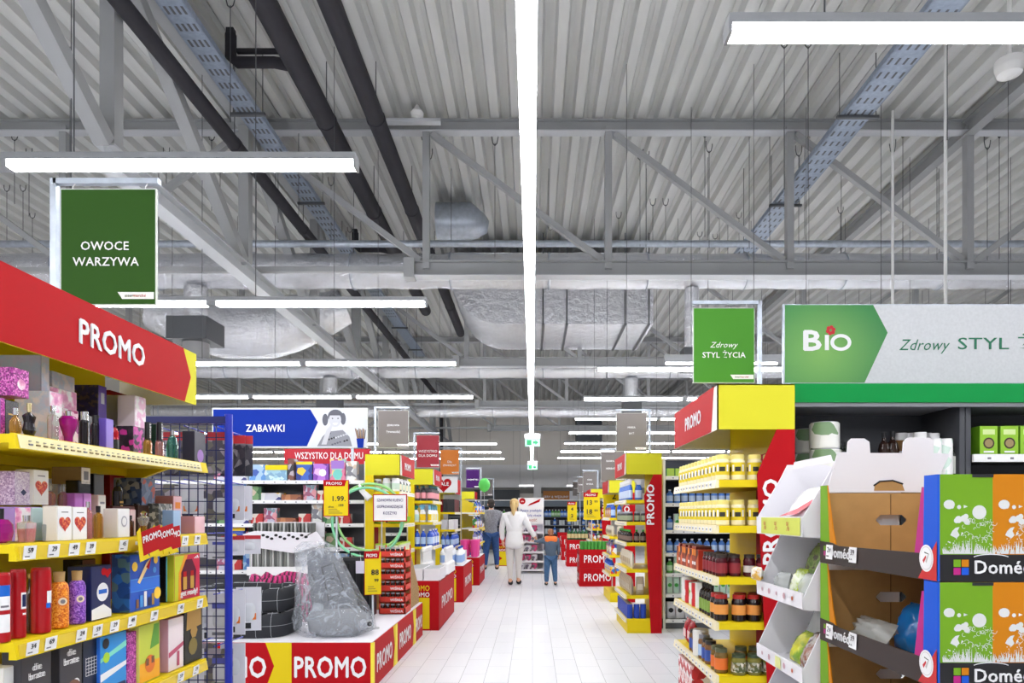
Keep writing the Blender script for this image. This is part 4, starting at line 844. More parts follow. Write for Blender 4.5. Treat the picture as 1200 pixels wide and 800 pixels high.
def cap_fill(side, Y0, Y1, Xf, dep, Z, protos, where, group, near=True, rows=1, sc=1.0):
    """products along the front edge and along the end that faces the entrance"""
    d = max(p.d for p in protos)*sc; w = max(p.w for p in protos)*sc
    rz = PI/2 if side < 0 else -PI/2
    xx = Xf+side*(0.02+max(d, w)/2)
    line(protos, (xx, Y0+0.03, Z+0.0005), (xx, Y1-0.03, Z+0.0005), rz, where, group, gap=0.006, scl=sc, jit=0.03)
    if near:
        x2 = Xf+side*(0.03+max(d, w)); x3 = Xf+side*(dep*(0.66 if side > 0 else 0.92))
        if abs(x3-x2) > w: line(protos, (x2, Y0+0.035+max(d, w)/2, Z+0.0005), (x3, Y0+0.035+max(d, w)/2, Z+0.0005), 0, where+' near side', group, end='aisle', gap=0.006, scl=sc, jit=0.03)
# ---- first end unit beyond the pet bed podium
G = 'goods on the yellow end units'
lv = (1.68, 1.29, 0.95, 0.55)
end_unit('yellow end unit hung with green hoops next to the toy shelves', -1, 8.2, 9.2, -1.59, 0.42, lv)
j_w = jar('white canister with pale label', c_white, c_white, M('pale_mint', (200,220,205), 0.5), 0.16, 0.05); j_c = jar('clear storage jar', g_clear, c_white, M('cream_lab', (235,225,190), 0.5), 0.15, 0.05)
bowl_g = Proto('bowl', 'bowl', 'lime green bowl', 0.17, 0.17, 0.09, (lambda b: (b.lathe([(0.035,0),(0.07,0.02),(0.085,0.085),(0.08,0.085),(0.06,0.025)], C('lime_plastic',(140,200,60)), 16), b)[1])(MB()))
tubp = pbox('clear plastic food box', 0.14, 0.1, 0.09, M('milky_plastic', (222,226,205), 0.25), None, lambda b,y: b.cbox(-0.072,-0.052,0.08,0.072,0.052,0.098,c_lime))
cap_fill(-1, 8.2, 9.2, -1.59, 0.42, 1.68, [j_w, j_c], 'hoop end unit top shelf', G)
cap_fill(-1, 8.2, 9.2, -1.59, 0.42, 1.29, [bowl_g], 'hoop end unit second shelf', G)
cap_fill(-1, 8.2, 9.2, -1.59, 0.42, 0.95, [tubp], 'hoop end unit third shelf', G)
# ---- second end unit: cleaning goods
end_unit('yellow end unit with white sprays and blue bottles, second on the toy side', -1, 10.8, 11.8, -1.57, 0.40, (1.62, 1.28, 0.89, 0.5))
sp_w = trigger('white spray with teal trigger', c_white, c_teal, M('aqua_lab', (190,225,225), 0.5), 0.27, 0.05); sp_y = trigger('white spray with yellow label', c_white, C('sky_head',(120,190,225)), c_ylab, 0.28, 0.05)
bt_b = bottle('blue cleaner bottle', c_blue, c_white, M('pale_blue_lab', (180,205,240), 0.5), 0.28, 0.045); bt_l = bottle('lilac blue softener bottle', C('soft_lilac',(150,150,215)), c_blue, c_white, 0.27, 0.048)
bt_d = bottle('dark bottle with teal cap', c_dk, c_teal, M('rose_lab', (225,150,160), 0.5), 0.24, 0.045)
cap_fill(-1, 10.8, 11.8, -1.57, 0.40, 1.62, [bt_d], 'cleaning end unit top shelf', G); cap_fill(-1, 10.8, 11.8, -1.57, 0.40, 1.28, [sp_y, sp_w], 'cleaning end unit second shelf', G)
cap_fill(-1, 10.8, 11.8, -1.57, 0.40, 0.89, [bt_b, bt_b, bt_l], 'cleaning end unit third shelf', G)
# ---- third end unit with a white and red heart shaped header
X3 = end_unit('yellow end unit with a white header bearing a red heart', -1, 13.7, 14.7, -1.55, 0.40, (1.45, 1.1, 0.75), zh=1.82, ztext=False)
b = MB(); b.box(-1.96, 13.66, 1.84, -1.5, 13.69, 2.16, paper); b.decal(heart(-1.78, 2.0, 0.32), (0,13.66,0), U_, V_, red, 0.003); b.text('SALE', (-1.78, 13.655, 1.98), U_, V_, 0.07, paper, 'c', 0.01, lift=0.002)
b.solo('heart_sign', 'white header sign with a red heart over the third yellow end unit', 'sign', (-1.7, 13.67, 1.84))
bk = pbox('dark book sized box', 0.06, 0.16, 0.26, c_dk); bk2 = pbox('red book sized box', 0.05, 0.16, 0.26, red_d); wh = pbox('white carton', 0.13, 0.1, 0.2, c_white, M('soft_grey_print', (200,200,210), 0.5))
cap_fill(-1, 13.7, 14.7, -1.55, 0.40, 1.45, [bk, bk2], 'heart end unit top shelf', G); cap_fill(-1, 13.7, 14.7, -1.55, 0.40, 1.1, [wh], 'heart end unit middle shelf', G); cap_fill(-1, 13.7, 14.7, -1.55, 0.40, 0.75, [bt_b], 'heart end unit low shelf', G)
end_unit('most distant yellow end unit on the toy side, by the purple sign', -1, 20.6, 21.6, -1.75, 0.4, (1.5, 1.15, 0.8), zt=2.1, ztext=False)
for Z, ps, nm in ((1.5, [bt_b, bt_d], 'top'), (1.15, [sp_w, can('red yellow can', ART('mixed_can', [(220,60,50),(240,200,40),(60,120,200),(230,230,230)], 20), 0.14, 0.05)], 'middle'), (0.8, [wh, bt_l], 'low')):
    cap_fill(-1, 20.6, 21.6, -1.75, 0.4, Z, ps, 'distant end unit %s shelf' % nm, G)
# ---- crowded middle stretch between 15 m and 20 m
def gondola(label, X0, X1, Y0, dep, levels, h=1.9, rail=white, back=d_int, shelf=white, name='shelf_unit'):
    t = T(name, label, 'shelf unit', ((X0+X1)/2, Y0+dep/2, 0), 'shelf runs across the hall')
    b = MB(); b.box(X0, Y0+dep-0.03, 0, X1, Y0+dep, h, back); b.build('back_panel', t)
    b = MB(); b.box(X0, Y0+0.03, 0, X1, Y0+dep-0.03, 0.12, dsteel); b.build('base', t)
    for x in (X0, X1-0.03):
        b = MB(); b.box(x, Y0+0.02, 0, x+0.03, Y0+dep, h, shelf); b.build('side_upright', t)
    for Z in levels:
        b = MB(); b.box(X0+0.03, Y0+0.01, Z-0.03, X1-0.03, Y0+dep-0.03, Z, shelf); s = b.build('shelf', t)
        b = MB(); b.box(X0+0.03, Y0-0.006, Z-0.042, X1-0.03, Y0+0.01, Z+0.002, rail); x = X0+0.1
        while x < X1-0.1: b.box(x, Y0-0.008, Z-0.036, x+0.045, Y0-0.006, Z-0.008, paper); b.box(x+0.008, Y0-0.009, Z-0.028, x+0.028, Y0-0.008, Z-0.016, greyink); x += 0.13
        b.build('price_rail', s)
    return t
# ================================================================ toy shelves
gondola('white toy shelf unit facing the entrance under the blue toy banner', -5.2, -2.02, 8.3, 0.5, (1.815, 1.575, 1.29, 1.0, 0.72, 0.4), 2.05, white, M('mid_grey_back', (92,92,98), 0.5))
def toyart(n, cols, k=14): return ART('toy_print_%s' % n, cols, k)
tb = [pbox('toy box with yellow lid', 0.26, 0.2, 0.15, toyart('aqua', [(150,190,205),(190,215,220),(120,160,190)], 20), None, lambda b,y: b.cbox(-0.135,-0.105,0.13,0.135,0.105,0.19,yellow), 'toy box', 'toy_box'),
      pbox('narrow dark toy box', 0.07, 0.2, 0.27, toyart('dark', [(40,40,48),(110,70,60),(170,160,170),(60,60,80)], 16), None, None, 'toy box', 'toy_box'),
      pbox('blue figure toy box', 0.2, 0.1, 0.24, toyart('blue', [(30,50,130),(50,90,180),(240,200,60),(190,60,60)], 13), None, lambda b,y: D(b, rc(-0.1,0.2,0.1,0.235), y, c_ylab), 'toy box', 'toy_box'),
      pbox('purple doll toy box', 0.19, 0.1, 0.21, toyart('purple', [(120,60,160),(170,110,200),(210,170,220),(90,40,130)], 14), None, lambda b,y: D(b, circ(0.02,0.1,0.045), y, c_white), 'toy box', 'toy_box'),
      pbox('pink framed craft toy box', 0.19, 0.08, 0.27, toyart('pink', [(210,120,150),(150,190,180),(230,200,120),(190,60,110)], 16), None, lambda b,y: (D(b, circ(0,0.08,0.06), y, M('sea_disc', (110,190,180), 0.5)), D(b, rc(-0.08,0.15,0.08,0.25), y, C('violet_print',(150,110,190)))), 'toy box', 'toy_box'),
      pbox('grey white stacked tubs', 0.13, 0.12, 0.24, toyart('grey', [(170,170,175),(220,220,220),(120,120,130),(200,180,160)], 18), None, None, 'toy box', 'toy_box'),
      pbox('rosy assorted toy box', 0.16, 0.1, 0.19, toyart('rosy', [(220,150,160),(190,190,210),(160,90,120),(120,150,160)], 20), None, None, 'toy box', 'toy_box'),
      pbox('low white game box', 0.24, 0.18, 0.09, toyart('white', [(225,225,225),(200,200,210),(240,190,60),(60,60,120)], 11), None, None, 'toy box', 'toy_box'),
      pbox('brown wooden game box', 0.24, 0.18, 0.07, toyart('brown', [(150,90,60),(180,120,80),(110,60,50)], 12), None, None, 'toy box', 'toy_box'),
      pbox('red car toy box', 0.15, 0.1, 0.12, toyart('red', [(190,50,50),(220,210,200),(60,60,70)], 13), None, None, 'toy box', 'toy_box'),
      pbox('green animal toy box', 0.17, 0.1, 0.17, toyart('green', [(60,110,70),(120,160,110),(210,190,170),(40,60,60)], 16), None, None, 'toy box', 'toy_box'),
      pbox('sky blue puzzle box', 0.22, 0.07, 0.2, toyart('sky', [(90,140,200),(160,190,220),(60,90,170),(220,225,230)], 15), None, None, 'toy box', 'toy_box')]
GT = 'toys on the white shelves'
for Z, seq, nm, st in ((1.815, [6,7,11,0,1,2,3,4,5,6], 'top shelf', -3.92), (1.575, [9,11,10,7,8,6,9,10,7,6], 'second shelf', -3.9), (1.29, [10,7,9,6,8,9,5,10,9,6,10], 'third shelf', -3.9), (1.0, [9,2,6,10,9,3,1,6,10,9], 'fourth shelf', -3.9), (0.72, [6,9,11,10,3,9], 'low shelf', -3.9)):
    line(tb, (st, 8.45, Z+0.001), (-2.08, 8.45, Z+0.001), 0, 'toy unit '+nm, GT, end='wall side', seq=seq, gap=0.012)
gondola('white shelf unit behind the toys under the red header strip', -4.6, -2.0, 11.0, 0.5, (1.5, 1.1, 0.7), 2.0)
b = MB(); b.box(-4.0, 11.0, 2.02, -2.62, 11.03, 2.46, M('raspberry_red', (190,24,44), 0.5)); b.text('WSZYSTKO DLA DOMU', (-3.28, 10.995, 2.30), U_, V_, 0.105, paper, 'c', 0.006, width=1.1)
b.box(-3.9, 11.01, 1.95, -3.86, 11.03, 2.1, steel); b.box(-2.76, 11.01, 1.95, -2.72, 11.03, 2.1, steel)
b.solo('header_banner', 'raspberry red header strip showing behind the toys, below the blue banner', 'banner', (-3.3, 11.01, 2.0))
# ================================================================ promo podium with pet beds
def promo_face(b, o, u, L, Ht, cells, th=0.16, band=0.14):
    """red face with white PROMO words between yellow chevron bands; cells=[(start, end)]"""
    b.decal([(0,0.0),(L,0.0),(L,Ht),(0,Ht)], o, u, V_, red, 0.001)
    for k, (a, c) in enumerate(cells):
        if k: b.decal([(cells[k-1][1]-0.03,0),(a,0),(a,Ht),(cells[k-1][1]-0.03,Ht),(cells[k-1][1]+0.04,Ht*0.5)], o, u, V_, yellow, 0.0016)
        oo = Vector(o)+Vector(u)*((a+c)/2); oo.z += (Ht-th)/2-0.005
        b.text('PROMO', oo, u, V_, th, paper, 'c', 0.011, width=min((c-a)*0.92, th*4.0), lift=0.0022)
PZ = 0.375
t = T('promo_podium', 'low red podium lettered with white promo words, stacked with pet beds and a suitcase', 'podium', (-1.95, 6.7, 0))
b = MB(); b.box(-2.9, 5.47, 0, -1.28, 7.95, PZ, M('podium_board', (190,20,30), 0.45)); b.box(-2.9, 5.47, PZ, -1.285, 7.95, PZ+0.006, wcard)
promo_face(b, (-2.9, 5.47, 0), U_, 1.60, PZ, [(0.12, 0.79), (0.97, 1.59)], 0.165)
b.box(-1.295, 5.462, 0, -1.27, 5.5, PZ, M('corner_yellow', (240,220,60), 0.5))
promo_face(b, (-1.28, 5.5, 0), (0,1,0), 2.45, PZ, [(0.03, 0.8), (0.93, 1.82), (1.95, 2.42)], 0.15)
for y in (6.36, 7.38): b.box(-1.281, y, 0, -1.276, y+0.1, PZ, M('corner_yellow', (240,220,60), 0.5))
b.build('platform', t)
PT = PZ+0.0065
def check_mat():
    m = bpy.data.materials.new('checked_dark_fabric'); m.use_nodes = True; nt = m.node_tree; bs = nt.nodes['Principled BSDF']; bs.inputs['Roughness'].default_value = 0.8
    tc = nt.nodes.new('ShaderNodeTexCoord'); sp = nt.nodes.new('ShaderNodeSeparateXYZ'); nt.links.new(tc.outputs['Object'], sp.inputs[0]); outs = []
    for ax, per in ((0, 0.115), (2, 0.1), (1, 0.115)):
        d = nt.nodes.new('ShaderNodeMath'); d.operation = 'PINGPONG'; d.inputs[1].default_value = per/2; nt.links.new(sp.outputs[ax], d.inputs[0])
        l = nt.nodes.new('ShaderNodeMath'); l.operation = 'LESS_THAN'; l.inputs[1].default_value = 0.0014; nt.links.new(d.outputs[0], l.inputs[0]); outs.append(l)
    a = nt.nodes.new('ShaderNodeMath'); a.operation = 'MAXIMUM'; nt.links.new(outs[0].outputs[0], a.inputs[0]); nt.links.new(outs[1].outputs[0], a.inputs[1])
    mx = nt.nodes.new('ShaderNodeMix'); mx.data_type = 'RGBA'; mx.inputs[6].default_value = lin((34,36,42)); mx.inputs[7].default_value = lin((170,172,178)); nt.links.new(a.outputs[0], mx.inputs[0]); nt.links.new(mx.outputs[2], bs.inputs['Base Color'])
    return m
chk = check_mat(); dkf = M('plain_dark_fabric', (24,25,30), 0.85); chrb = M('inner_bed_fabric', (50,50,56), 0.9)
def superell(n, a, c, p=4.0): return [(a*math.copysign(abs(math.cos(t))**(2/p), math.cos(t)), c*math.copysign(abs(math.sin(t))**(2/p), math.sin(t))) for t in [2*PI*i/n for i in range(n)]]
def pet_bed(label, x, y, z, w, d, h, mat, rz=0.0):
    t = T('pet_bed', label, 'pet bed', (x, y, z), 'pet beds on the podium'); t.rotation_euler = (0,0,rz)
    rings = [(0.96,0),(1.0,0.12),(1.02,0.5),(0.99,0.85),(0.93,1.0),(0.85,0.97),(0.8,0.8),(0.78,0.45)]; n = 40; vs = []; pp = superell(n, w/2, d/2)
    for k, q in rings:
        for i, (a, c) in enumerate(pp): vs.append((x+a*k, y+c*k, z+h*q*(1+(0.06*math.sin(i*1.3) if q > 0.4 else 0))))
    fs = [(j*n+i, j*n+(i+1)%n, (j+1)*n+(i+1)%n, (j+1)*n+i) for j in range(len(rings)-1) for i in range(n)]
    b = MB(); b.add(vs, fs, mat, True); b.add(vs[:n], [tuple(range(n-1,-1,-1))], dkf); b.build('bed_wall', t)
    b = MB(); b.add([(x+a*0.8, y+c*0.8, z+h*0.46) for a, c in pp], [tuple(range(n))], chrb); b.ell((x, y, z+h*0.42), w*0.38, d*0.38, h*0.16, chrb, 20, 8); b.build('bed_cushion', t)
pet_bed('bottom dark pet bed with white check lines, on the podium', -2.50, 5.92, PT, 0.9, 0.66, 0.2, chk)
pet_bed('upper dark pet bed with white check lines, stacked on its twin', -2.49, 5.95, PT+0.201, 0.82, 0.62, 0.2, chk, 0.05)
zeb = ART('zebra_pink', [(200,50,120),(40,24,34),(205,60,130),(36,20,30)], 7, 'wave', 0.85)
pet_bed('pink and black striped pet bed behind the checked ones', -2.36, 6.72, PT, 0.8, 0.5, 0.42, zeb)
# ---- wrapped seat
seat_g = M('grey_seat_fabric', (120,122,128), 0.8); seat_d = M('dark_seat_fabric', (84,86,94), 0.8)
wrap = M('clear_crinkled_film', (225,232,242), 0.12, 0, 0.0, 0.34)
_nt = wrap.node_tree; _n = _nt.nodes.new('ShaderNodeTexNoise'); _n.inputs['Scale'].default_value = 7; _n.inputs['Detail'].default_value = 5; _n.inputs['Distortion'].default_value = 3.0; _b = _nt.nodes.new('ShaderNodeBump'); _b.inputs['Strength'].default_value = 0.9; _b.inputs['Distance'].default_value = 0.05
_tc = _nt.nodes.new('ShaderNodeTexCoord'); _nt.links.new(_tc.outputs['Object'], _n.inputs['Vector']); _nt.links.new(_n.outputs['Fac'], _b.inputs['Height']); _nt.links.new(_b.outputs[0], _nt.nodes['Principled BSDF'].inputs['Normal'])
_r = _nt.nodes.new('ShaderNodeValToRGB'); _r.color_ramp.elements[0].position = 0.42; _r.color_ramp.elements[0].color = (0.16,0.16,0.16,1); _r.color_ramp.elements[1].position = 0.8; _r.color_ramp.elements[1].color = (0.55,0.55,0.55,1)
_nt.links.new(_n.outputs['Fac'], _r.inputs[0]); _nt.links.new(_r.outputs[0], _nt.nodes['Principled BSDF'].inputs['Alpha'])
t = T('wrapped_seat', 'grey padded seat wrapped in clear crinkled plastic, leaning on the podium corner', 'seat', (-1.72, 5.85, PT))
rs = random.Random(3)
def loft(b, secs, m, n=22, jit=0.0):
    """secs: (cx, cy, z, rx, ry) upward"""
    vs = []
    for k, (cx, cy, z, rx, ry) in enumerate(secs):
        for i in range(n):
            a = 2*PI*i/n; j = 1+(rs.uniform(-jit, jit) if 0 < k < len(secs)-1 else 0)
            vs.append((cx+rx*j*math.copysign(abs(math.cos(a))**0.8, math.cos(a)), cy+ry*j*math.copysign(abs(math.sin(a))**0.8, math.sin(a)), z))
    b.add(vs, [(j*n+i, j*n+(i+1)%n, (j+1)*n+(i+1)%n, (j+1)*n+i) for j in range(len(secs)-1) for i in range(n)], m, True)
    b.add(vs[:n], [tuple(range(n-1,-1,-1))], m); b.add(vs[-n:], [tuple(range(n))], m)
b = MB(); loft(b, [(-1.66,5.86,PT,0.16,0.18),(-1.66,5.86,PT+0.05,0.24,0.24),(-1.67,5.87,PT+0.14,0.25,0.25),(-1.70,5.89,PT+0.2,0.2,0.2)], seat_g, 24); b.build('seat_cushion', t)
b = MB(); loft(b, [(-1.72,6.0,PT+0.12,0.20,0.08),(-1.76,6.03,PT+0.3,0.2,0.07),(-1.82,6.05,PT+0.5,0.17,0.06),(-1.88,6.07,PT+0.66,0.12,0.05),(-1.9,6.07,PT+0.7,0.06,0.04)], seat_d, 24); b.build('backrest', t)
b = MB()
for q in ([(-1.83,5.93,PT+0.56),(-1.72,5.9,PT+0.6),(-1.62,5.86,PT+0.38),(-1.75,5.87,PT+0.28),(-1.83,5.93,PT+0.56)], [(-1.77,5.89,PT+0.44),(-1.66,5.87,PT+0.5)], [(-1.84,5.95,PT+0.66),(-1.8,5.95,PT+0.7)], [(-1.93,5.97,PT+0.5),(-1.9,5.96,PT+0.44)]):
    b.tube(q, 0.008, black, 6)
b.build('piping', t)
b = MB(); loft(b, [(-1.70,5.85,PT+0.002,0.26,0.24),(-1.68,5.85,PT+0.04,0.33,0.29),(-1.70,5.86,PT+0.14,0.33,0.3),(-1.74,5.88,PT+0.25,0.29,0.27),(-1.78,5.91,PT+0.38,0.25,0.24),(-1.83,5.95,PT+0.52,0.21,0.2),(-1.87,5.98,PT+0.64,0.19,0.18),(-1.9,6.0,PT+0.73,0.17,0.15),(-1.92,6.0,PT+0.78,0.1,0.1)], wrap, 30, 0.045)
b.cyl((-1.42,5.72,PT+0.1), (-1.35,5.68,PT+0.11), 0.045, wrap, 10, 0.012); b.build('plastic_wrap', t)
b = MB(); b.cyl((-1.365,5.69,PT+0.108), (-1.35,5.682,PT+0.11), 0.02, black, 10); b.build('tie', t)
# ---- suitcase
t = T('suitcase', 'black upright suitcase standing behind the wrapped seat', 'suitcase', (-1.72, 6.75, PT))
b = MB(); b.cbox(-1.90, 6.62, PT+0.03, -1.56, 6.86, PT+0.60, M('black_shell', (34,34,38), 0.35), 0.025)
for i in range(5): b.box(-1.86+i*0.065, 6.612, PT+0.08, -1.84+i*0.065, 6.622, PT+0.55, M('black_rib', (22,22,26), 0.3))
b.build('shell', t)
for x in (-1.86, -1.6):
    for y in (6.66, 6.82): b = MB(); b.cyl((x-0.012, y, PT+0.024), (x+0.012, y, PT+0.024), 0.024, black, 10); b.build('wheel', t)
b = MB(); b.tube([(-1.80,6.74,PT+0.59),(-1.80,6.74,PT+0.65),(-1.66,6.74,PT+0.65),(-1.66,6.74,PT+0.59)], 0.012, black, 8); b.build('handle', t)
b = MB(); b.box(-1.71, 6.605, PT+0.45, -1.58, 6.609, PT+0.57, M('lilac_white_tag', (216,214,232), 0.5)); b.tube([(-1.66,6.607,PT+0.57),(-1.68,6.66,PT+0.62),(-1.7,6.73,PT+0.64)], 0.002, white, 5); b.build('paper_tag', t)
# ---- red trays of dark jars
crate_r = M('tray_red', (214,60,44), 0.5); j_dk = jar('dark jar', M('dark_jelly_glass', (44,26,22), 0.2), silver, M('dark_jar_label', (70,50,40), 0.5), 0.095, 0.022, n=10)
for k in range(6):
    z = PT+0.0005+k*0.116; b = MB(); x0, x1, y0, y1 = -1.57, -1.30, 6.98, 7.3
    b.box(x0,y0,z,x1,y1,z+0.008,crate_r); b.box(x0,y0,z,x1,y0+0.006,z+0.062,crate_r); b.box(x0,y1-0.006,z,x1,y1,z+0.062,crate_r); b.box(x0,y0,z,x0+0.006,y1,z+0.062,crate_r); b.box(x1-0.006,y0,z,x1,y1,z+0.062,crate_r)
    for cx, cy in ((x0,y0),(x1-0.012,y0),(x0,y1-0.012),(x1-0.012,y1-0.012)): b.box(cx,cy,z,cx+0.012,cy+0.012,z+0.115,crate_r)
    b.text('WIŚNIA', (-1.39, y0-0.001, z+0.018), U_, V_, 0.026, paper, 'c', 0.01, width=0.13)
    b.solo('product_tray', 'red cardboard tray of dark jars, %s layer from the podium up' % ORD[k], 'tray', (-1.435, 7.14, z), 'stacked red trays')
    for i in range(5): j_dk.put((-1.54+i*0.052, 7.02, z+0.0085), 0, 'dark jar in the red trays, layer %s up, %s from suitcase' % (ORD[k], ORD[i]), 'dark jars in the red trays')
straw = ART('straw_mat', [(150,112,64),(176,140,88),(128,92,50),(190,156,104)], 60, 'noise', 0.85, (1,1,6))
b = MB(); b.prism([(7.32,PT),(7.93,PT),(7.93,PT+0.16),(7.36,PT+0.64),(7.32,PT+0.64)], (-1.72,0,0), (0,1,0), V_, 0.40, straw, kraft)
b.solo('straw_box', 'straw coloured slant topped carton at the far end of the red podium', 'carton', (-1.52, 7.6, PT))
# ---- price posters on stands
def poster(label, x, y, z0, w, h, lines, pole_to, rot=0.0, group='yellow price posters', border=True, strip='PROMO'):
    t = T('price_poster', label, 'price poster', (x, y, pole_to), group); t.rotation_euler = (0,0,rot)
    b = MB(); b.box(x-w/2, y-0.004, z0, x+w/2, y+0.004, z0+h, red if border else yellow); k = 0.03*w if border else 0
    b.decal(rc(-w/2+k, z0+k, w/2-k, z0+h-k), (x,y-0.004,0), U_, V_, yellow, 0.001)
    b.decal([(-w/2+k,z0+h*0.83),(w*0.34,z0+h*0.83),(w*0.40,z0+h-k),(-w/2+k,z0+h-k)], (x,y-0.004,0), U_, V_, red, 0.002)
    b.text(strip, (x-w*0.07, y-0.004, z0+h*0.87), U_, V_, h*0.075, paper, 'c', 0.008, width=w*0.62, lift=0.004)
    for s, dx, dz, hh in lines: b.text(s, (x+w*dx, y-0.004, z0+h*dz), U_, V_, h*hh, ink, 'c', 0.012, lift=0.003)
    for i in range(3): b.decal(rc(-w*0.3,z0+h*(0.08+0.05*i),w*(0.25-0.1*i),z0+h*(0.1+0.05*i)), (x,y-0.004,0), U_, V_, M('yellow_ink_grey', (150,130,40), 0.6), 0.002)
    b.build('poster_board', t)
    b = MB(); b.cyl((x, y+0.012, pole_to), (x, y+0.012, z0+h*0.6), 0.009, M('clear_rod', (200,205,212), 0.2), 8); b.cyl((x, y+0.012, pole_to), (x, y+0.012, pole_to+0.006), 0.06, steel, 12); b.build('stand', t)
poster('yellow price poster reading 1.99 above the pet beds', *(lambda p: (p[0], p[1]))(Wp(394, 600, 6.3)), Zp(605, 6.3), 0.235, 0.335, [('1.99.', 0.12, 0.42, 0.14), ('199', 0.2, 0.27, 0.07), ('zł/szt', -0.2, 0.24, 0.05)], PT)
poster('small tilted yellow price poster beside the red jar trays', *(lambda p: (p[0], p[1]))(Wp(437, 600, 6.1)), Zp(697, 6.1), 0.15, 0.39, [('88', 0.12, 0.46, 0.12), ('99', 0.2, 0.3, 0.07)], PT, 0.3)
b = MB(); X0, _, Z0 = Wp(437, 611, 7.9); X1, _, Z1 = Wp(477, 579, 7.9)
b.box(X0, 7.9, Z0, X1, 7.908, Z1, red); b.decal(rc(X0+0.012,Z0+0.012,X1-0.012,Z1-0.012), (0,7.9,0), U_, V_, paper, 0.001)
for i, s in enumerate(('SZANOWNI KLIENCI', 'ODPROWADZAJCIE', 'KOSZYKI')): b.text(s, ((X0+X1)/2, 7.9, Z1-0.085-i*0.075), U_, V_, 0.034, M('violet_grey_ink', (90,84,130), 0.6), 'c', 0.006, width=min(0.3, 0.022*len(s)), lift=0.003)
b.cyl((X0+0.1, 7.912, Z0-0.66), (X0+0.1, 7.912, Z0+0.1), 0.008, white, 6); b.cyl((X0+0.1,7.912,PT), (X0+0.1,7.912,Z0), 0.008, white, 6)
b.solo('notice_board', 'white notice with a red border standing before the yellow hoop unit', 'sign', ((X0+X1)/2, 7.9, PT))
for i, (px, py, R, l) in enumerate(((434, 606, 0.40, 'pale green'), (430, 612, 0.41, 'mint green'))):
    Y = 8.15-0.09*i; x, _, z = Wp(px, py, Y); b = MB(); b.tube([(x+R*math.cos(a), Y+0.008*math.sin(a), z+R*math.sin(a)) for a in [2*PI*k/40 for k in range(40)]], 0.016, C('hoop_%d' % i, [(150,205,130),(130,210,165)][i]), 8, True)
    if i == 0: b.tube([(x-0.13+0.0*R, Y-0.02, z+R*0.98),(x-0.1, Y-0.03, z+R*0.8),(x-0.0, Y-0.03, z+R*0.55)], [0.012,0.03,0.045], white, 8)
    b.solo('hula_hoop', [l+' hula hoop with a white ribbon hanging on the yellow end unit', l+' hula hoop in front, hanging by the pale green one'][i], 'hula hoop', (x, Y, z), 'hula hoops')
# ---- white cardboard dispenser
t = T('packet_dispenser', 'white cardboard dispenser of upright packets behind the pet beds', 'dispenser', (-2.75, 8.0, 0))
Y = 7.98; P = lambda px, py, y=Y: Wp(px, py, y)
b = MB(); xa, xb = P(292, 0)[0], P(372, 0)[0]
b.box(xa, Y, 0, xb, Y+0.29, Zp(675, Y), wcard); b.box(xa-0.02, Y-0.02, Zp(664, Y), xb, Y, Zp(674, Y), white)
b.box(xa, Y+0.26, Zp(675, Y), xb, Y+0.29, Zp(612, Y), wcard); b.box(xb-0.01, Y+0.05, Zp(675, Y), xb, Y+0.29, Zp(630, Y), wcard); b.box(xa, Y+0.05, Zp(675,Y), xa+0.01, Y+0.29, Zp(630,Y), wcard); b.build('carcass', t)
b = MB(); b.prism([P(286,626)[0::2], P(292,640)[0::2], P(345,648)[0::2], P(352,633)[0::2], P(365,624)[0::2], P(300,622)[0::2]], (0,Y-0.02,0), U_, V_, 0.02, wcard)
b.prism([P(345,648)[0::2], P(383,637)[0::2], P(372,622)[0::2], P(352,633)[0::2]], (0,Y-0.02,0), U_, V_, 0.02, wcard)
for i in range(11): b.decal(circ(*P(310+i*5, 627+2.0*(i % 3))[0::2], 0.016, 8, 1.4), (0,Y-0.042,0), U_, V_, ink, 0.001)
b.build('flap', t)
pkt = ART('packet_edges', [(70,72,70),(150,152,148),(205,205,205),(110,112,108)], 60, 'stripe', 0.5); pkm = [M('packet_%d' % i, c, 0.4) for i, c in enumerate(((190,192,190),(96,98,96),(140,142,138)))]
for r, (za, zb_, pa, pb) in enumerate(((Zp(660, Y), Zp(642, Y), 298, 344), (Zp(628, Y), Zp(613, Y), 302, 371))):
    n = 16
    for i in range(n):
        xx = P(pa+(pb-pa)*i/n, 0, Y+0.2)[0]; b = MB(); b.box(xx, Y+0.06, za-0.09 if r == 0 else za-0.1, xx+0.022, Y+0.24, zb_, pkm[(i*7+r) % 3])
        b.build('packet', t)
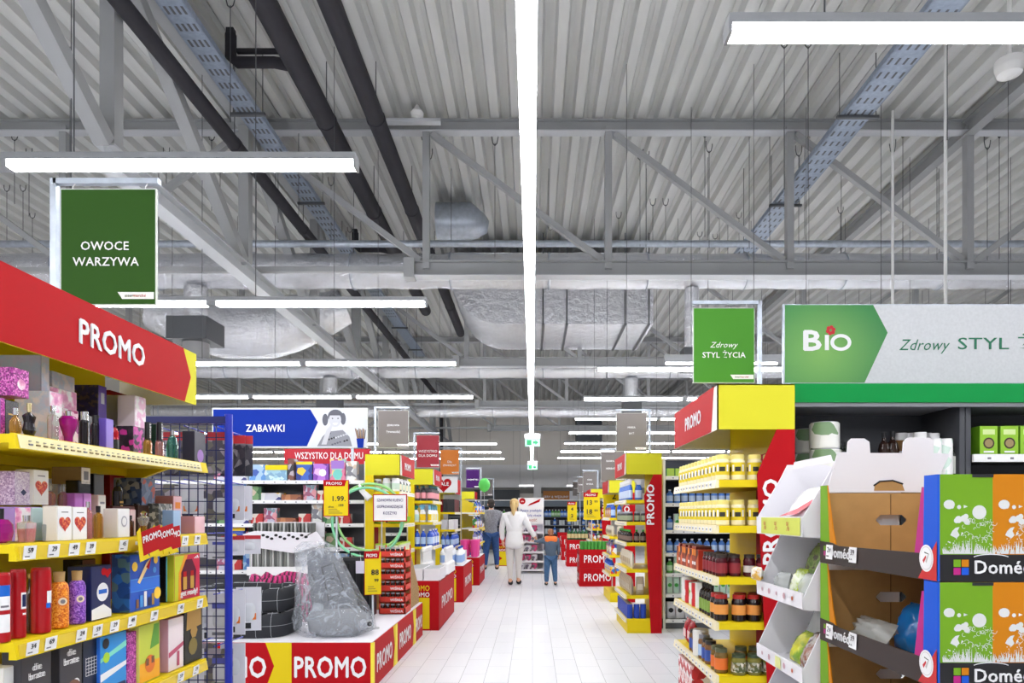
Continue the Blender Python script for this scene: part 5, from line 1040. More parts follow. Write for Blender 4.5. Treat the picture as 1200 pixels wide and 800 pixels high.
# ================================================================ promo boxes along the far side of the aisle
def promo_bin(label, x0, x1, y0, y1, h, group='red and yellow promo bins'):
    t = T('promo_bin', label, 'promo bin', ((x0+x1)/2, (y0+y1)/2, 0), group); b = MB(); b.box(x0, y0, 0, x1, y1, h, red_d)
    w = x1-x0; b.decal(rc(0,0.0,w,h), (x0,y0,0), U_, V_, red, 0.001); b.decal([(0,0.02),(w*0.72,0.02),(w*0.72,h*0.66),(0,h*0.66)], (x0,y0,0), U_, V_, yellow, 0.002); b.decal([(w*0.1,h*0.2),(w*0.4,h*0.35),(w*0.1,h*0.5)], (x0,y0,0), U_, V_, red, 0.003)
    b.text('PROMO', (x0+w*0.42, y0, h*0.8), U_, V_, h*0.11, yellow, 'c', 0.008, width=w*0.6, lift=0.003); b.text('PROMO', (x0+w*0.42, y0, h*0.68), U_, V_, h*0.09, paper, 'c', 0.008, width=w*0.6, lift=0.003)
    b.decal(rc(0.02,0.02,y1-y0-0.02,h-0.02), (x1,y0,0), (0,1,0), V_, red, 0.001); b.text('PROMO', (x1, (y0+y1)/2, h*0.4), (0,1,0), V_, h*0.25, paper, 'c', 0.006, width=(y1-y0)*0.7, lift=0.003); b.build('bin_body', t)
    b = MB(); b.box(x0+0.01, y0+0.01, h, x1-0.01, y1-0.01, h+0.004, wcard); b.build('top_board', t)
promo_bin('red and yellow promo bin topped with white tubs, next after the podium', -1.54, -1.13, 8.25, 9.85, 0.6); promo_bin('red and yellow promo bin topped with white bottles, second after the podium', -1.53, -1.10, 10.9, 12.4, 0.58)
promo_bin('red and yellow promo bin with pink pots, third after the podium', -1.5, -1.05, 13.5, 15.0, 0.55); promo_bin('red and yellow promo bin behind the man in jeans', -1.0, -0.55, 18.6, 19.6, 0.6)
GB = 'goods on the promo bins'
wt = pbox('open white cardboard tub', 0.2, 0.16, 0.14, wcard, None, lambda b,y: b.cbox(-0.09,-0.07,0.14,0.09,0.07,0.145,M('grey_fill',(170,172,178),0.5)), 'tub', 'tub')
for i in range(7): wt.put((-1.43+0.21*(i % 2), 8.36+0.18*(i//2), 0.6045), 0.05*(i % 3-1), 'open white cardboard tub, %s row, %s side of the first promo bin' % (ORD[i//2], ['shelf', 'aisle'][i % 2]), GB)
br = lathe_proto('toilet_brush', 'brush', 'white toilet brush', 0.36, 0.05, ([(0.9,0),(1,0.04),(0.85,0.36),(0.6,0.4),(0.3,0.42),(0.24,0.6),(0.24,0.8),(0.5,0.84),(0.55,0.95),(0.3,1.0)], c_white), n=12)
k = 0
for i in range(9):
    for j in range(2): br.put((-1.46+0.3*j, 9.12+0.085*i, 0.6045), 0, 'white toilet brush, %s pair along the first promo bin, %s side' % (ORD[i], ['shelf', 'aisle'][j]), GB)
wbt = bottle('white bottle', c_white, c_blue, M('soft_blue_lab', (150,180,230), 0.5), 0.3, 0.05)
for i in range(12): wbt.put((-1.44+0.13*(i % 3), 10.99+0.14*(i//3), 0.5845), 0, 'white bottle, %s row of the second promo bin, %s from shelf' % (ORD[i//3], ORD[i % 3]), GB)
for i in range(6): wh.put((-1.42+0.2*(i % 2), 11.65+0.15*(i//2), 0.5845), 0, 'white carton, %s row at the back of the second promo bin, %s side' % (ORD[i//2], ['shelf', 'aisle'][i % 2]), GB)
pot = lathe_proto('plastic_pot', 'pot', 'bright pink plastic pot', 0.34, 0.085, ([(0.7,0),(0.8,0.05),(1,0.95),(1,1.0)], c_pink), n=16)
for i in range(6): pot.put((-1.36+0.2*(i % 2), 13.64+0.2*(i//2), 0.5545), 0, 'bright pink plastic pot, %s row of the third bin, %s side' % (ORD[i//2], ['shelf', 'aisle'][i % 2]), GB)
gb_ = [pbox('mixed toiletries box', 0.12, 0.1, 0.2, ART('toiletries', [(230,230,235),(80,110,190),(200,60,120),(240,200,60),(60,150,90)], 16)), bt_l, sp_w]
line(gb_, (-1.28, 14.32, 0.5545), (-1.28, 14.95, 0.5545), PI/2, 'third promo bin', GB)
red_p = pbox('red boxed sweets', 0.14, 0.12, 0.16, red, None)
for i in range(6): red_p.put((-0.92+0.15*(i % 3), 18.72+0.2*(i//3), 0.6045), 0, 'red sweets box, %s row of the bin behind the man, %s from shelf' % (ORD[i//3], ORD[i % 3]), GB)
# ---- low shelf runs filling the distance
mixl = [can('mixed food can', ART('mixed_can', [(220,60,50),(240,200,40),(60,120,200),(230,230,230)], 20), 0.14, 0.05), bt_b, pbox('colourful carton', 0.13, 0.1, 0.2, ART('colour_carton', [(230,180,40),(190,40,60),(60,130,70),(235,235,235),(40,70,150)], 14)), pouch('bright snack pouch', ART('snack_foil', [(220,50,50),(240,190,40),(60,150,80),(90,60,160),(235,235,235)], 12), 0.16, 0.2, 0.06), bt_l]
def aisle_unit(label, x, y0, y1, levels, where, h=1.75):
    """low yellow railed unit facing the aisle"""
    t = T('aisle_shelf', label, 'shelf unit', (x-0.2, (y0+y1)/2, 0), 'shelf units facing the aisle'); b = MB(); b.box(x-0.42, y0, 0, x-0.39, y1, h, yellow); b.box(x-0.4, y0, 0, x-0.02, y1, 0.12, dsteel); b.build('carcass', t)
    for Z in levels:
        b = MB(); b.box(x-0.4, y0, Z-0.03, x, y1, Z, white); b.box(x, y0, Z-0.035, x+0.01, y1, Z+0.004, yellow); b.build('shelf', t)
    for k, Z in enumerate(levels):
        line(mixl, (x-0.1, y0+0.03, Z+0.001), (x-0.1, y1-0.02, Z+0.001), PI/2, where+' %s shelf' % ORD[k], 'goods on the distant aisle shelves', seq=[(k*2+j*3) % 5 for j in range(7)])
aisle_unit('low yellow aisle shelf of mixed groceries just before the man in jeans', -1.2, 15.3, 17.0, (1.45, 1.1, 0.75, 0.4), 'aisle shelf before the man')
aisle_unit('low yellow aisle shelf of mixed groceries beyond the man in jeans', -1.35, 18.0, 20.2, (1.4, 1.0, 0.6), 'aisle shelf past the man')
bln = MB(); bln.ell((0,0,0.17), 0.14, 0.14, 0.17, C('balloon_green',(90,200,90)), 16, 12); bln.cyl((0,0,-0.02),(0,0,0.0),0.012,c_green,8); bln.cyl((0,0,-0.5),(0,0,-0.02),0.003,white,5)
bln.v = [(v[0]-1.17, v[1]+16.6, v[2]+1.95) for v in bln.v]; bln.solo('green_balloon', 'green balloon floating over the shelf beside the man in jeans', 'balloon', (-1.17, 16.6, 1.45))
# ================================================================ first end unit on the healthy food side
GR = 'goods on the red panelled end units'
LV = (1.595, 1.338, 1.048, 0.795, 0.497)
end_unit('large yellow and red end unit stocked with mayonnaise jars', 1, 3.8, 4.95, 1.03, 0.43, LV, True)
mayo_l = M('mayonnaise_label', (226,202,30), 0.45); mayo_b = M('mayonnaise', (240,230,190), 0.25)
mb_ = MB(); mb_.lathe([(0.0365,0),(0.0405,0.006),(0.0405,0.108),(0.034,0.122)], mayo_b, 16)
ml = MB(); ml.lathe([(0.041,0.03),(0.041,0.1)], mayo_l, 16, cap=False)
for a0 in (-0.5, 0.9, 2.6, 4.2):
    for i in range(5):
        p_, q_ = a0+i*0.16, a0+(i+1)*0.16; ml.poly([(0.0415*math.sin(p_),-0.0415*math.cos(p_),0.05),(0.0415*math.sin(q_),-0.0415*math.cos(q_),0.05),(0.0415*math.sin(q_),-0.0415*math.cos(q_),0.076),(0.0415*math.sin(p_),-0.0415*math.cos(p_),0.076)], M('mayo_black_mark', (40,36,30), 0.5))
    p_ = a0+1.0; ml.poly([(0.0415*math.sin(p_),-0.0415*math.cos(p_),0.05),(0.0415*math.sin(p_+.3),-0.0415*math.cos(p_+.3),0.05),(0.0415*math.sin(p_+.3),-0.0415*math.cos(p_+.3),0.088),(0.0415*math.sin(p_),-0.0415*math.cos(p_),0.088)], paper)
mc = MB(); mc.lathe([(0.036,0.12),(0.0365,0.142),(0.034,0.146)], M('cream_lid', (236,222,130), 0.35), 16)
mayo = Proto('mayonnaise_jar', 'jar', 'yellow labelled mayonnaise jar', 0.084, 0.084, 0.146, mb_, [('label', ml, None), ('lid', mc, None)])
for Z, nm in ((LV[0], 'top'), (LV[1], 'second')):
    for r in range(2): line([mayo], (1.085+0.088*r, 3.86, Z+0.0005), (1.085+0.088*r, 4.93, Z+0.0005), -PI/2, '%s shelf %s row' % (nm, ['front', 'inner'][r]), 'mayonnaise jars', gap=0.004)
    line([mayo], (1.225, 3.9, Z+0.0005), (1.40, 3.9, Z+0.0005), 0, '%s shelf near side' % nm, 'mayonnaise jars', end='aisle', gap=0.004)
choc = pbox('dark red chocolate box', 0.05, 0.1, 0.15, M('choc_brown', (90,30,24), 0.4), M('choc_front', (150,60,36), 0.4), lambda b,y: (D(b, rc(-0.02,0.09,0.02,0.13), y, c_orng), D(b, rc(-0.02,0.03,0.02,0.05), y, paper)))
sache = pbox('upright orange sachet box', 0.06, 0.1, 0.13, M('sachet_red', (176,50,30), 0.4), M('sachet_orange', (206,96,50), 0.4), lambda b,y: D(b, [(-0.028,0.06),(0.028,0.1),(0.028,0.128),(-0.028,0.128)], y, M('choc_brown', (90,30,24), 0.4)))
darkj = jar('dark ruby jar with white label', M('ruby_jelly', (70,14,24), 0.15), M('dark_lid', (50,40,36), 0.4), M('ruby_label', (140,40,50), 0.5), 0.125, 0.034); wtj = jar('dark jar with white squares', M('ruby_jelly', (70,14,24), 0.15), M('dark_lid', (50,40,36), 0.4), M('chalk_label', (206,200,196), 0.5), 0.125, 0.034, (0.2,0.5))
line([sache, choc], (1.09, 4.28, LV[2]+.0005), (1.09, 4.93, LV[2]+.0005), -PI/2, 'third shelf far half', GR, seq=[0,1,1,0,1])
for r in range(2): line([darkj], (1.08+0.075*r, 3.87, LV[2]+.0005), (1.08+0.075*r, 4.27, LV[2]+.0005), -PI/2, 'third shelf %s row' % ['front', 'inner'][r], GR)
line([wtj, darkj], (1.20, 3.885, LV[2]+.0005), (1.36, 3.885, LV[2]+.0005), 0, 'third shelf near side', GR, end='aisle')
canr = can('red and white food can', ART('red_white_can', [(200,30,40),(235,230,225),(190,40,44)], 22), 0.16, 0.05); cang = can('white and green food can', ART('green_white_can', [(235,235,225),(120,170,60),(240,240,235)], 18), 0.15, 0.045); cw = can('plain white food can', M('white_tin', (228,226,222), 0.4), 0.17, 0.05)
blk = jar('black jam jar with red lid', M('black_jam', (26,16,18), 0.12), M('lid_red', (170,40,36), 0.35), M('orange_white_label', (226,150,70), 0.5), 0.15, 0.04, (0.25,0.62)); sauce = lathe_proto('sauce_bottle', 'bottle', 'dark sauce bottle with green label', 0.18, 0.03, (BT, M('soy_glass', (30,20,18), 0.12)), ([(0.4,0.88),(0.42,1.0)], M('lid_dark', (30,30,30), 0.4)), (0.12,0.5,M('sauce_green', (130,160,70), 0.5)))
line([cw, canr, cang, canr], (1.1, 4.35, LV[3]+.0005), (1.1, 4.93, LV[3]+.0005), -PI/2, 'fourth shelf far half', GR)
line([sauce], (1.075, 4.06, LV[3]+.0005), (1.075, 4.34, LV[3]+.0005), -PI/2, 'fourth shelf middle', GR)
line([blk], (1.08, 3.87, LV[3]+.0005), (1.08, 4.05, LV[3]+.0005), -PI/2, 'fourth shelf near end', GR); line([blk], (1.135, 3.89, LV[3]+.0005), (1.37, 3.89, LV[3]+.0005), 0, 'fourth shelf near side', GR, end='aisle')
line([blk], (1.17, 3.98, LV[3]+.0005), (1.37, 3.98, LV[3]+.0005), 0, 'fourth shelf behind the near side', GR, end='aisle')
redbag = pouch('glossy red snack bag', M('glossy_red_foil', (170,20,40), 0.25), 0.12, 0.17, 0.06, M('rose_print', (230,190,195), 0.5)); blj = jar('jar with pale blue label', M('amber_preserve', (120,80,40), 0.15), M('lid_grey', (120,120,130), 0.35), M('pale_blue_label', (170,195,225), 0.5), 0.15, 0.038); blj2 = jar('jar with deep blue label', M('amber_preserve', (120,80,40), 0.15), M('lid_dark', (30,30,30), 0.4), M('deep_blue_label', (50,80,160), 0.5), 0.14, 0.036); orj = jar('jar with orange label', M('pickle_brown', (110,84,30), 0.15), M('lid_olive', (80,86,60), 0.35), M('orange_label', (222,110,40), 0.5), 0.14, 0.038)
pick = jar('pickle jar with dark green lid', M('pickle_glass', (120,116,50), 0.15), M('lid_green', (56,72,52), 0.35), ART('pickle_label', [(170,170,150),(110,100,50),(220,215,200),(80,90,50)], 60), 0.115, 0.042)
line([redbag], (1.1, 4.62, LV[4]+.0005), (1.1, 4.93, LV[4]+.0005), -PI/2, 'fifth shelf far end', GR); line([blj2, blj2, blj, cw], (1.08, 4.1, LV[4]+.0005), (1.08, 4.6, LV[4]+.0005), -PI/2, 'fifth shelf middle', GR)
line([orj], (1.08, 3.87, LV[4]+.0005), (1.08, 4.09, LV[4]+.0005), -PI/2, 'fifth shelf near end', GR); line([pick], (1.125, 3.865, LV[4]+.0005), (1.40, 3.865, LV[4]+.0005), 0, 'fifth shelf near side', GR, end='aisle')
line([orj], (1.17, 3.96, LV[4]+.0005), (1.40, 3.96, LV[4]+.0005), 0, 'fifth shelf behind the pickles', GR, end='aisle')
tea = pbox('red and white tea carton', 0.1, 0.12, 0.13, ART('tea_carton', [(190,40,50),(230,190,190),(235,230,228),(170,24,36)], 26))
for k in range(2): line([tea], (1.1, 4.45, 0.1505+0.131*k), (1.1, 4.93, 0.1505+0.131*k), -PI/2, 'base of the mayonnaise unit layer %d' % (k+1) if False else ['bottom layer on the base', 'upper layer on the base'][k], GR)
# ================================================================ second end unit on that side
L2 = (1.575, 1.315, 1.07, 0.755, 0.445, 0.17)
end_unit('tall yellow end unit with a red vertical promo panel, farther along the aisle', 1, 8.05, 9.1, 1.10, 0.425, L2, True)
sp_b = trigger('blue white spray bottle', M('spray_blue', (60,110,200), 0.35), c_white, M('spray_lab', (200,215,240), 0.5), 0.25, 0.044)
smallj = jar('small dark preserve jar', c_dk, silver, M('sage_label', (150,160,130), 0.5), 0.12, 0.038); dkb = lathe_proto('sauce_bottle', 'bottle', 'dark bottle with green cap', 0.15, 0.036, (BT, M('black_brown', (36,26,24), 0.15)), ([(0.4,0.86),(0.42,1.0)], c_green), (0.15,0.5,M('dull_label', (120,100,90), 0.5)))
nut = pouch('white nut pouch', M('off_white_pouch', (222,214,196), 0.4), 0.13, 0.2, 0.06, M('nut_print', (190,170,140), 0.5)); tan = pouch('tan grain pouch', M('tan_pouch', (176,160,136), 0.45), 0.1, 0.21, 0.06, M('tan_print', (206,196,176), 0.5)); bcan = can('blue drink can', M('can_blue', (40,70,170), 0.3, 0.3), 0.17, 0.036)
for Z, p, nm in ((L2[0], sp_b, 'top'), (L2[1], smallj, 'second'), (L2[2], dkb, 'third'), (L2[3], nut, 'fourth'), (L2[4], tan, 'fifth'), (L2[5], bcan, 'lowest')):
    cap_fill(1, 8.05, 9.1, 1.10, 0.425, Z, [p], 'farther red unit %s shelf' % nm, GR)
# run of white railed shelves behind, facing the entrance
gondola('dark backed shelf run of cleaners and cartons beside the farther red unit', 1.6, 3.6, 8.35, 0.5, (1.87, 1.54, 1.21, 0.93, 0.68, 0.43, 0.12), 2.1, white, M('night_shelf_back', (34,36,46), 0.6))
GC = 'cleaners and cartons on the dark shelf run'
clb = bottle('light blue cleaner bottle', M('light_blue_bottle', (80,130,210), 0.35), c_white, M('light_blue_lab', (190,210,240), 0.5), 0.17, 0.04); cln = bottle('green cleaner bottle', M('fresh_green', (90,170,80), 0.35), c_white, M('green_lab', (200,225,190), 0.5), 0.17, 0.04); milk = pbox('white green drink carton', 0.07, 0.07, 0.2, c_white, M('mint_print', (190,220,200), 0.5), lambda b,y: D(b, circ(0,0.1,0.024), y, c_green)); milk2 = pbox('white cat food carton', 0.1, 0.07, 0.2, c_white, M('grey_print', (205,205,210), 0.5), lambda b,y: D(b, circ(0,0.1,0.03), y, ink))
tuft = pbox('green topped box', 0.09, 0.08, 0.1, M('grass_green', (90,160,60), 0.5), M('lime_panel', (170,200,80), 0.5))
for Z, ps, nm in ((1.87, [tuft], 'top'), (1.54, [clb], 'second'), (1.21, [clb, milk], 'third'), (0.93, [clb], 'fourth'), (0.68, [cln, milk], 'fifth'), (0.43, [milk], 'sixth'), (0.12, [milk2], 'lowest')):
    line(ps, (1.66, 8.46, Z+0.001), (3.0, 8.46, Z+0.001), 0, 'dark shelf run, %s shelf' % nm, GC, end='aisle', gap=0.012)
# ================================================================ healthy food shelf run
def bio_run():
    X0, X1, Y0 = 1.47, 4.6, 3.92
    gondola('charcoal backed shelf unit stocked with leaf tins and honey jars', X0, 2.495, Y0, 0.45, (1.62, 1.15, 0.85, 0.5), 2.03, M('grey_rail', (120,122,128), 0.5), d_int, d_int)
    gondola('charcoal backed shelf unit stocked with lime green tea boxes', 2.50, X1, Y0, 0.45, (1.745, 1.45, 1.15, 0.85, 0.5), 2.03, white, d_int, d_int)
    t = T('fascia_board', 'long bright green fascia board over the charcoal shelves', 'fascia', ((X0+X1)/2, Y0, 2.03))
    b = MB(); b.box(X0, Y0-0.04, 2.038, X1, Y0+0.0, 2.146, green_f); b.box(X0, Y0, 2.03, X1, Y0+0.45, 2.045, M('fascia_underside', (120,122,128), 0.5)); b.box(X0, Y0-0.03, 2.015, X1, Y0-0.01, 2.038, M('fascia_underside', (120,122,128), 0.5)); b.build('board', t)
bio_run()
GB2 = 'healthy foods on the charcoal shelves'; ZT = 1.7455; ZL = 1.6205
wcan = can('white tin with green leaf print', ART('leaf_tin', [(228,228,224),(235,235,230),(120,150,110),(222,222,226)], 16), 0.13, 0.07); hb = lathe_proto('oil_bottle', 'bottle', 'slim dark oil bottle', 0.17, 0.02, (BT, M('oil_glass', (22,26,20), 0.1)), ([(0.42,0.88),(0.42,1.0)], ink), (0.15,0.5,M('oil_label', (60,64,50), 0.5)))
def at(p, px, Y, z, label, rz=0, sc=1.0): p.put(((px-624)*Y/800, Y, z), rz, label, GB2, sc)
at(wcan, 946, 4.23, ZL, 'white leaf tin at the end by the yellow header, bottom of two', 0, 1.2); at(wcan, 946, 4.23, ZL+0.157, 'white leaf tin at the end by the yellow header, top of two', 0, 1.15)
at(wcan, 967, 4.02, ZL, 'large white leaf tin beside the stacked pair, bottom of two', 0, 1.25); at(wcan, 966, 4.02, ZL+0.1635, 'large white leaf tin beside the stacked pair, top of two', 0, 1.2)
for i, px in enumerate((979, 985, 991, 997)): at(hb, px, 4.05, ZL, 'slim dark oil bottle, %s beside the white tins' % ORD[i], 0, 1.25)
hbt = lathe_proto('syrup_bottle', 'bottle', 'tall dark syrup bottle', 0.21, 0.026, (BT, M('syrup_glass', (40,24,18), 0.1)), ([(0.4,0.88),(0.42,1.0)], ink), (0.1,0.45,M('syrup_label', (90,70,50), 0.5)))
at(hbt, 1036, 4.1, ZL, 'tall dark syrup bottle behind the raised white flap, nearer the tins', 0, 1.3); at(hbt, 1046, 4.1, ZL, 'tall dark syrup bottle behind the raised white flap, nearer the white lids', 0, 1.33)
hj = jar('honey jar with white lid', M('honey_amber', (150,110,70), 0.12), c_white, M('honey_label', (200,196,190), 0.5), 0.19, 0.04, (0.3,0.6))
for i, (px, Y) in enumerate(((1056,4.25),(1067,4.25),(1078,4.05),(1093,4.1),(1087,4.25))): at(hj, px, Y, ZL, 'honey jar with a white lid, %s of five behind the flap' % ORD[i], 0, (1.05,1.05,1.4 if i in (2,3) else 1.5))
wtub = can('small white supplement tub', ART('supplement_tub', [(236,236,236),(205,225,215),(240,240,240)], 18), 0.22, 0.033, c_white)
for i, px in enumerate((1096, 1109)): at(wtub, px, 3.97, ZL, 'small white supplement tub, %s beside the honey jars' % ['first', 'second'][i])
gb = lathe_proto('oil_bottle', 'bottle', 'dark square oil bottle', 0.26, 0.036, ([(0.95,0),(1,0.02),(1,0.78),(0.5,0.84),(0.42,0.9)], M('olive_glass', (26,30,24), 0.1)), ([(0.45,0.88),(0.45,1.0)], ink), (0.1,0.66,M('white_oil_label', (225,228,220), 0.5)), n=8)
b_ = pbox('green tea box', 0.105, 0.1, 0.17, M('leaf_green_card', (104,160,30), 0.4), M('lime_green_card', (140,190,40), 0.4), lambda b,y: (D(b, circ(0.0,0.07,0.033,16), y, M('tea_brown', (60,44,30), 0.5)), D(b, circ(0.0,0.07,0.024,16), y, M('tea_tan', (150,130,90), 0.5), 2), D(b, rc(-0.035,0.12,0.035,0.15), y, M('pale_leaf', (200,220,150), 0.5)), D(b, rc(-0.03,0.015,0.03,0.025), y, paper)))
for i, px in enumerate((1152, 1176, 1199, 1222)): at(b_, px, 4.02, ZT, 'lime green tea box with a brown roundel, %s from the oil bottle' % ORD[i])
for i, px in enumerate((1182, 1205)): at(b_, px, 4.2, ZT, 'green tea box in the back row, %s from the oil bottle' % ORD[i], 0, 1.15)
at(gb, 1118, 4.0, ZL, 'dark oil bottle with a white label standing at the end of the leaf tin shelf', 0, 0.7)
sq = pbox('white and green cosmetic box', 0.082, 0.08, 0.085, M('cosmetic_white', (232,232,232), 0.4), M('cosmetic_white', (232,232,232), 0.4), lambda b,y: (D(b, rc(0.01,0.045,0.036,0.08), y, c_green), D(b, [(-0.035,0.02),(0.0,0.05),(0.0,0.058),(-0.035,0.028)], y, M('rose_line', (220,120,130), 0.5))))
for r in range(2):
    for i, px in enumerate((1141, 1158, 1175)): at(sq, px, 4.0, 1.4505+0.0855*r, 'white and green cosmetic box, %s layer, %s from the oil bottle' % (['lower', 'upper'][r], ORD[i]))
rj = jar('red spread jar', M('red_spread', (160,30,30), 0.2), M('lid_red', (170,40,36), 0.35), M('red_label', (190,60,50), 0.5), 0.13, 0.04)
for i, px in enumerate((1194, 1211, 1228)): at(rj, px, 4.02, 1.4505, 'red spread jar under the tea boxes, %s from the oil bottle' % ORD[i])
# ================================================================ white cardboard display
def white_display():
    Xl, Y0, Y1 = 1.0, 2.52, 3.03
    t = T('cardboard_display', 'white cardboard display stand with tilted snack trays beside the printed cartons', 'display stand', (1.2, 2.78, 0))
    gi = M('grey_board_inside', (206,206,212), 0.6)
    prof = [(0.0,0.02),(0.36,0.02),(0.36,1.60),(0.30,1.62),(0.13,1.62),(0.10,1.56),(0.0,1.392),(0.0,1.317),(0.10,1.31),(0.0,1.09),(0.0,1.048),(0.10,1.04),(0.0,0.826),(0.0,0.773),(0.1,0.76),(0.0,0.56),(0.0,0.5),(0.1,0.48),(0.03,0.2)]
    for y in (Y0, Y1-0.006):
        b = MB(); b.prism([(Xl+a, z) for a, z in prof], (0, y+0.006, 0), U_, V_, 0.006, wcard); b.build('side_panel', t)
    b = MB(); b.box(Xl+0.355, Y0, 0.02, Xl+0.36, Y1, 1.62, gi); b.build('back_panel', t)
    for k, (za, zb_) in enumerate(((1.392, 1.317), (1.11, 1.05), (0.832, 0.775), (0.56, 0.5))):
        b = MB(); m = wcard
        b.prism([(Xl-0.004, zb_), (Xl+0.002, zb_), (Xl+0.0, za), (Xl-0.006, za)], (0, Y1, 0), U_, V_, Y1-Y0, m)
        b.prism([(Xl, zb_), (Xl+0.355, zb_+0.02), (Xl+0.355, zb_+0.026), (Xl, zb_+0.006)], (0, Y1-0.006, 0), U_, V_, Y1-Y0-0.012, gi)
        o = (Xl-0.005, Y1, 0); u = (0,-1,0)
        if k == 0:
            b.decal([(0.07,zb_+0.004),(0.5,zb_+0.004),(0.5,za-0.004),(0.07,za-0.004)], o, u, V_, M('lime_lip', (206,214,90), 0.5), 0.003)
            for i in range(3): b.text('%', (Xl-0.005, Y1-0.12-0.13*i, zb_+0.02), u, V_, 0.036, M('rust_ink', (190,90,50), 0.5), 'c', 0.0, lift=0.005)
        else:
            for i in range(5): b.decal(circ(0.08+0.085*i, (za+zb_)/2, 0.009+0.004*(i % 2), 8), o, u, V_, M('pale_rose_mark', (190,150,160), 0.5) if i != 4 else M('rust_ink', (190,90,50), 0.5), 0.003)
            if k == 2: b.decal(rc(0.24,zb_+0.006,0.30,za-0.006), o, u, V_, M('pale_lime_tag', (224,226,150), 0.5), 0.004)
        b.build('tray', t)
    b = MB(); b.prism([(0,0),(0.4,0),(0.38,0.03),(0.02,0.03)], (Xl+0.15, Y1-0.02, 1.60), (0,-1,0), V_, 0.004, wcard); b.tube([(Xl+0.354, 2.9-0.11*i/8, 1.545+0.008*math.sin(i*0.4)) for i in range(9)], 0.016, ink, 8); b.build('top_flap', t)
white_display()
GD = 'bags in the white display'
def bag(label, x, y, z, w, h, tck, m, rz, rx=0.25, band=None, jit=0.006, cat='food bag'):
    p = Proto('food_bag', cat, label, w, tck, h, (lambda b: (b.pillow(w, h, tck, m, (0,0,0), 10, 0.05, jit), b.decal(band[0], (0,-tck*0.52,0), U_, V_, band[1], 0.004) if band else None, b)[2])(MB()))
    return p.put((x, y, z), rz, label, GD, 1.0, -rx)
film_c = M('clear_food_film', (228,232,230), 0.1, 0, 0.0, 0.42); leafy = ART('salad_leaves', [(70,110,40),(110,140,60),(150,170,90),(90,80,60)], 26, 'noise', 0.4)
bag('white bag with a red sweep in the top tray of the display', 1.07, 2.72, 1.345, 0.40, 0.20, 0.10, M('white_snack_film', (232,230,234), 0.2), -PI/2, 0.6, ([(-0.15,0.02),(0.0,0.06),(0.15,0.13),(0.15,0.1),(0.02,0.03)], M('sweep_red', (200,26,50), 0.3)))
bag('large leafy green bag at the back of the middle tray', 1.20, 2.92, 1.085, 0.19, 0.2, 0.08, leafy, -PI/2, 0.3)
bag('clear bag of pale puffs by the far end of the middle tray', 1.07, 2.95, 1.066, 0.12, 0.09, 0.06, film_c, -PI/2, 0.3)
bag('small lime tipped bag standing in the middle tray', 1.07, 2.78, 1.066, 0.1, 0.12, 0.05, ART('lime_film', [(200,215,110),(225,230,210),(170,190,60)], 20, 'noise', 0.2), -PI/2, 0.3)
bag('crinkled clear bag next to the lime tipped bag', 1.06, 2.66, 1.066, 0.12, 0.11, 0.06, film_c, -PI/2, 0.35)
bag('yellow green snack bag in the lower tray of the display', 1.09, 2.82, 0.79, 0.15, 0.14, 0.07, ART('lime_yellow_film', [(190,200,30),(220,220,60),(130,170,50)], 14, 'noise', 0.25), -PI/2, 0.5)
bag('brown rye bread bag with white stripes in the lower tray', 1.08, 2.66, 0.79, 0.2, 0.17, 0.09, ART('rye_film', [(110,60,44),(150,90,70),(200,190,180),(90,44,36)], 18, 'noise', 0.25), -PI/2, 0.55)
bag('clear leafy bag behind the rye bread bag', 1.17, 2.84, 0.80, 0.2, 0.22, 0.07, film_c, -PI/2, 0.25)
bag('maroon biscuit bag at the back of the lower tray', 1.22, 2.64, 0.80, 0.18, 0.2, 0.07, M('maroon_film', (110,40,40), 0.3), -PI/2, 0.2)
pflower = bag('yellow white sweet bag poking over the far corner of the middle tray', 0.985, 3.0, 1.112, 0.1, 0.06, 0.04, ART('sweet_film', [(236,214,110),(240,238,230),(220,170,60)], 26, 'noise', 0.25), -PI/2, 0.1)
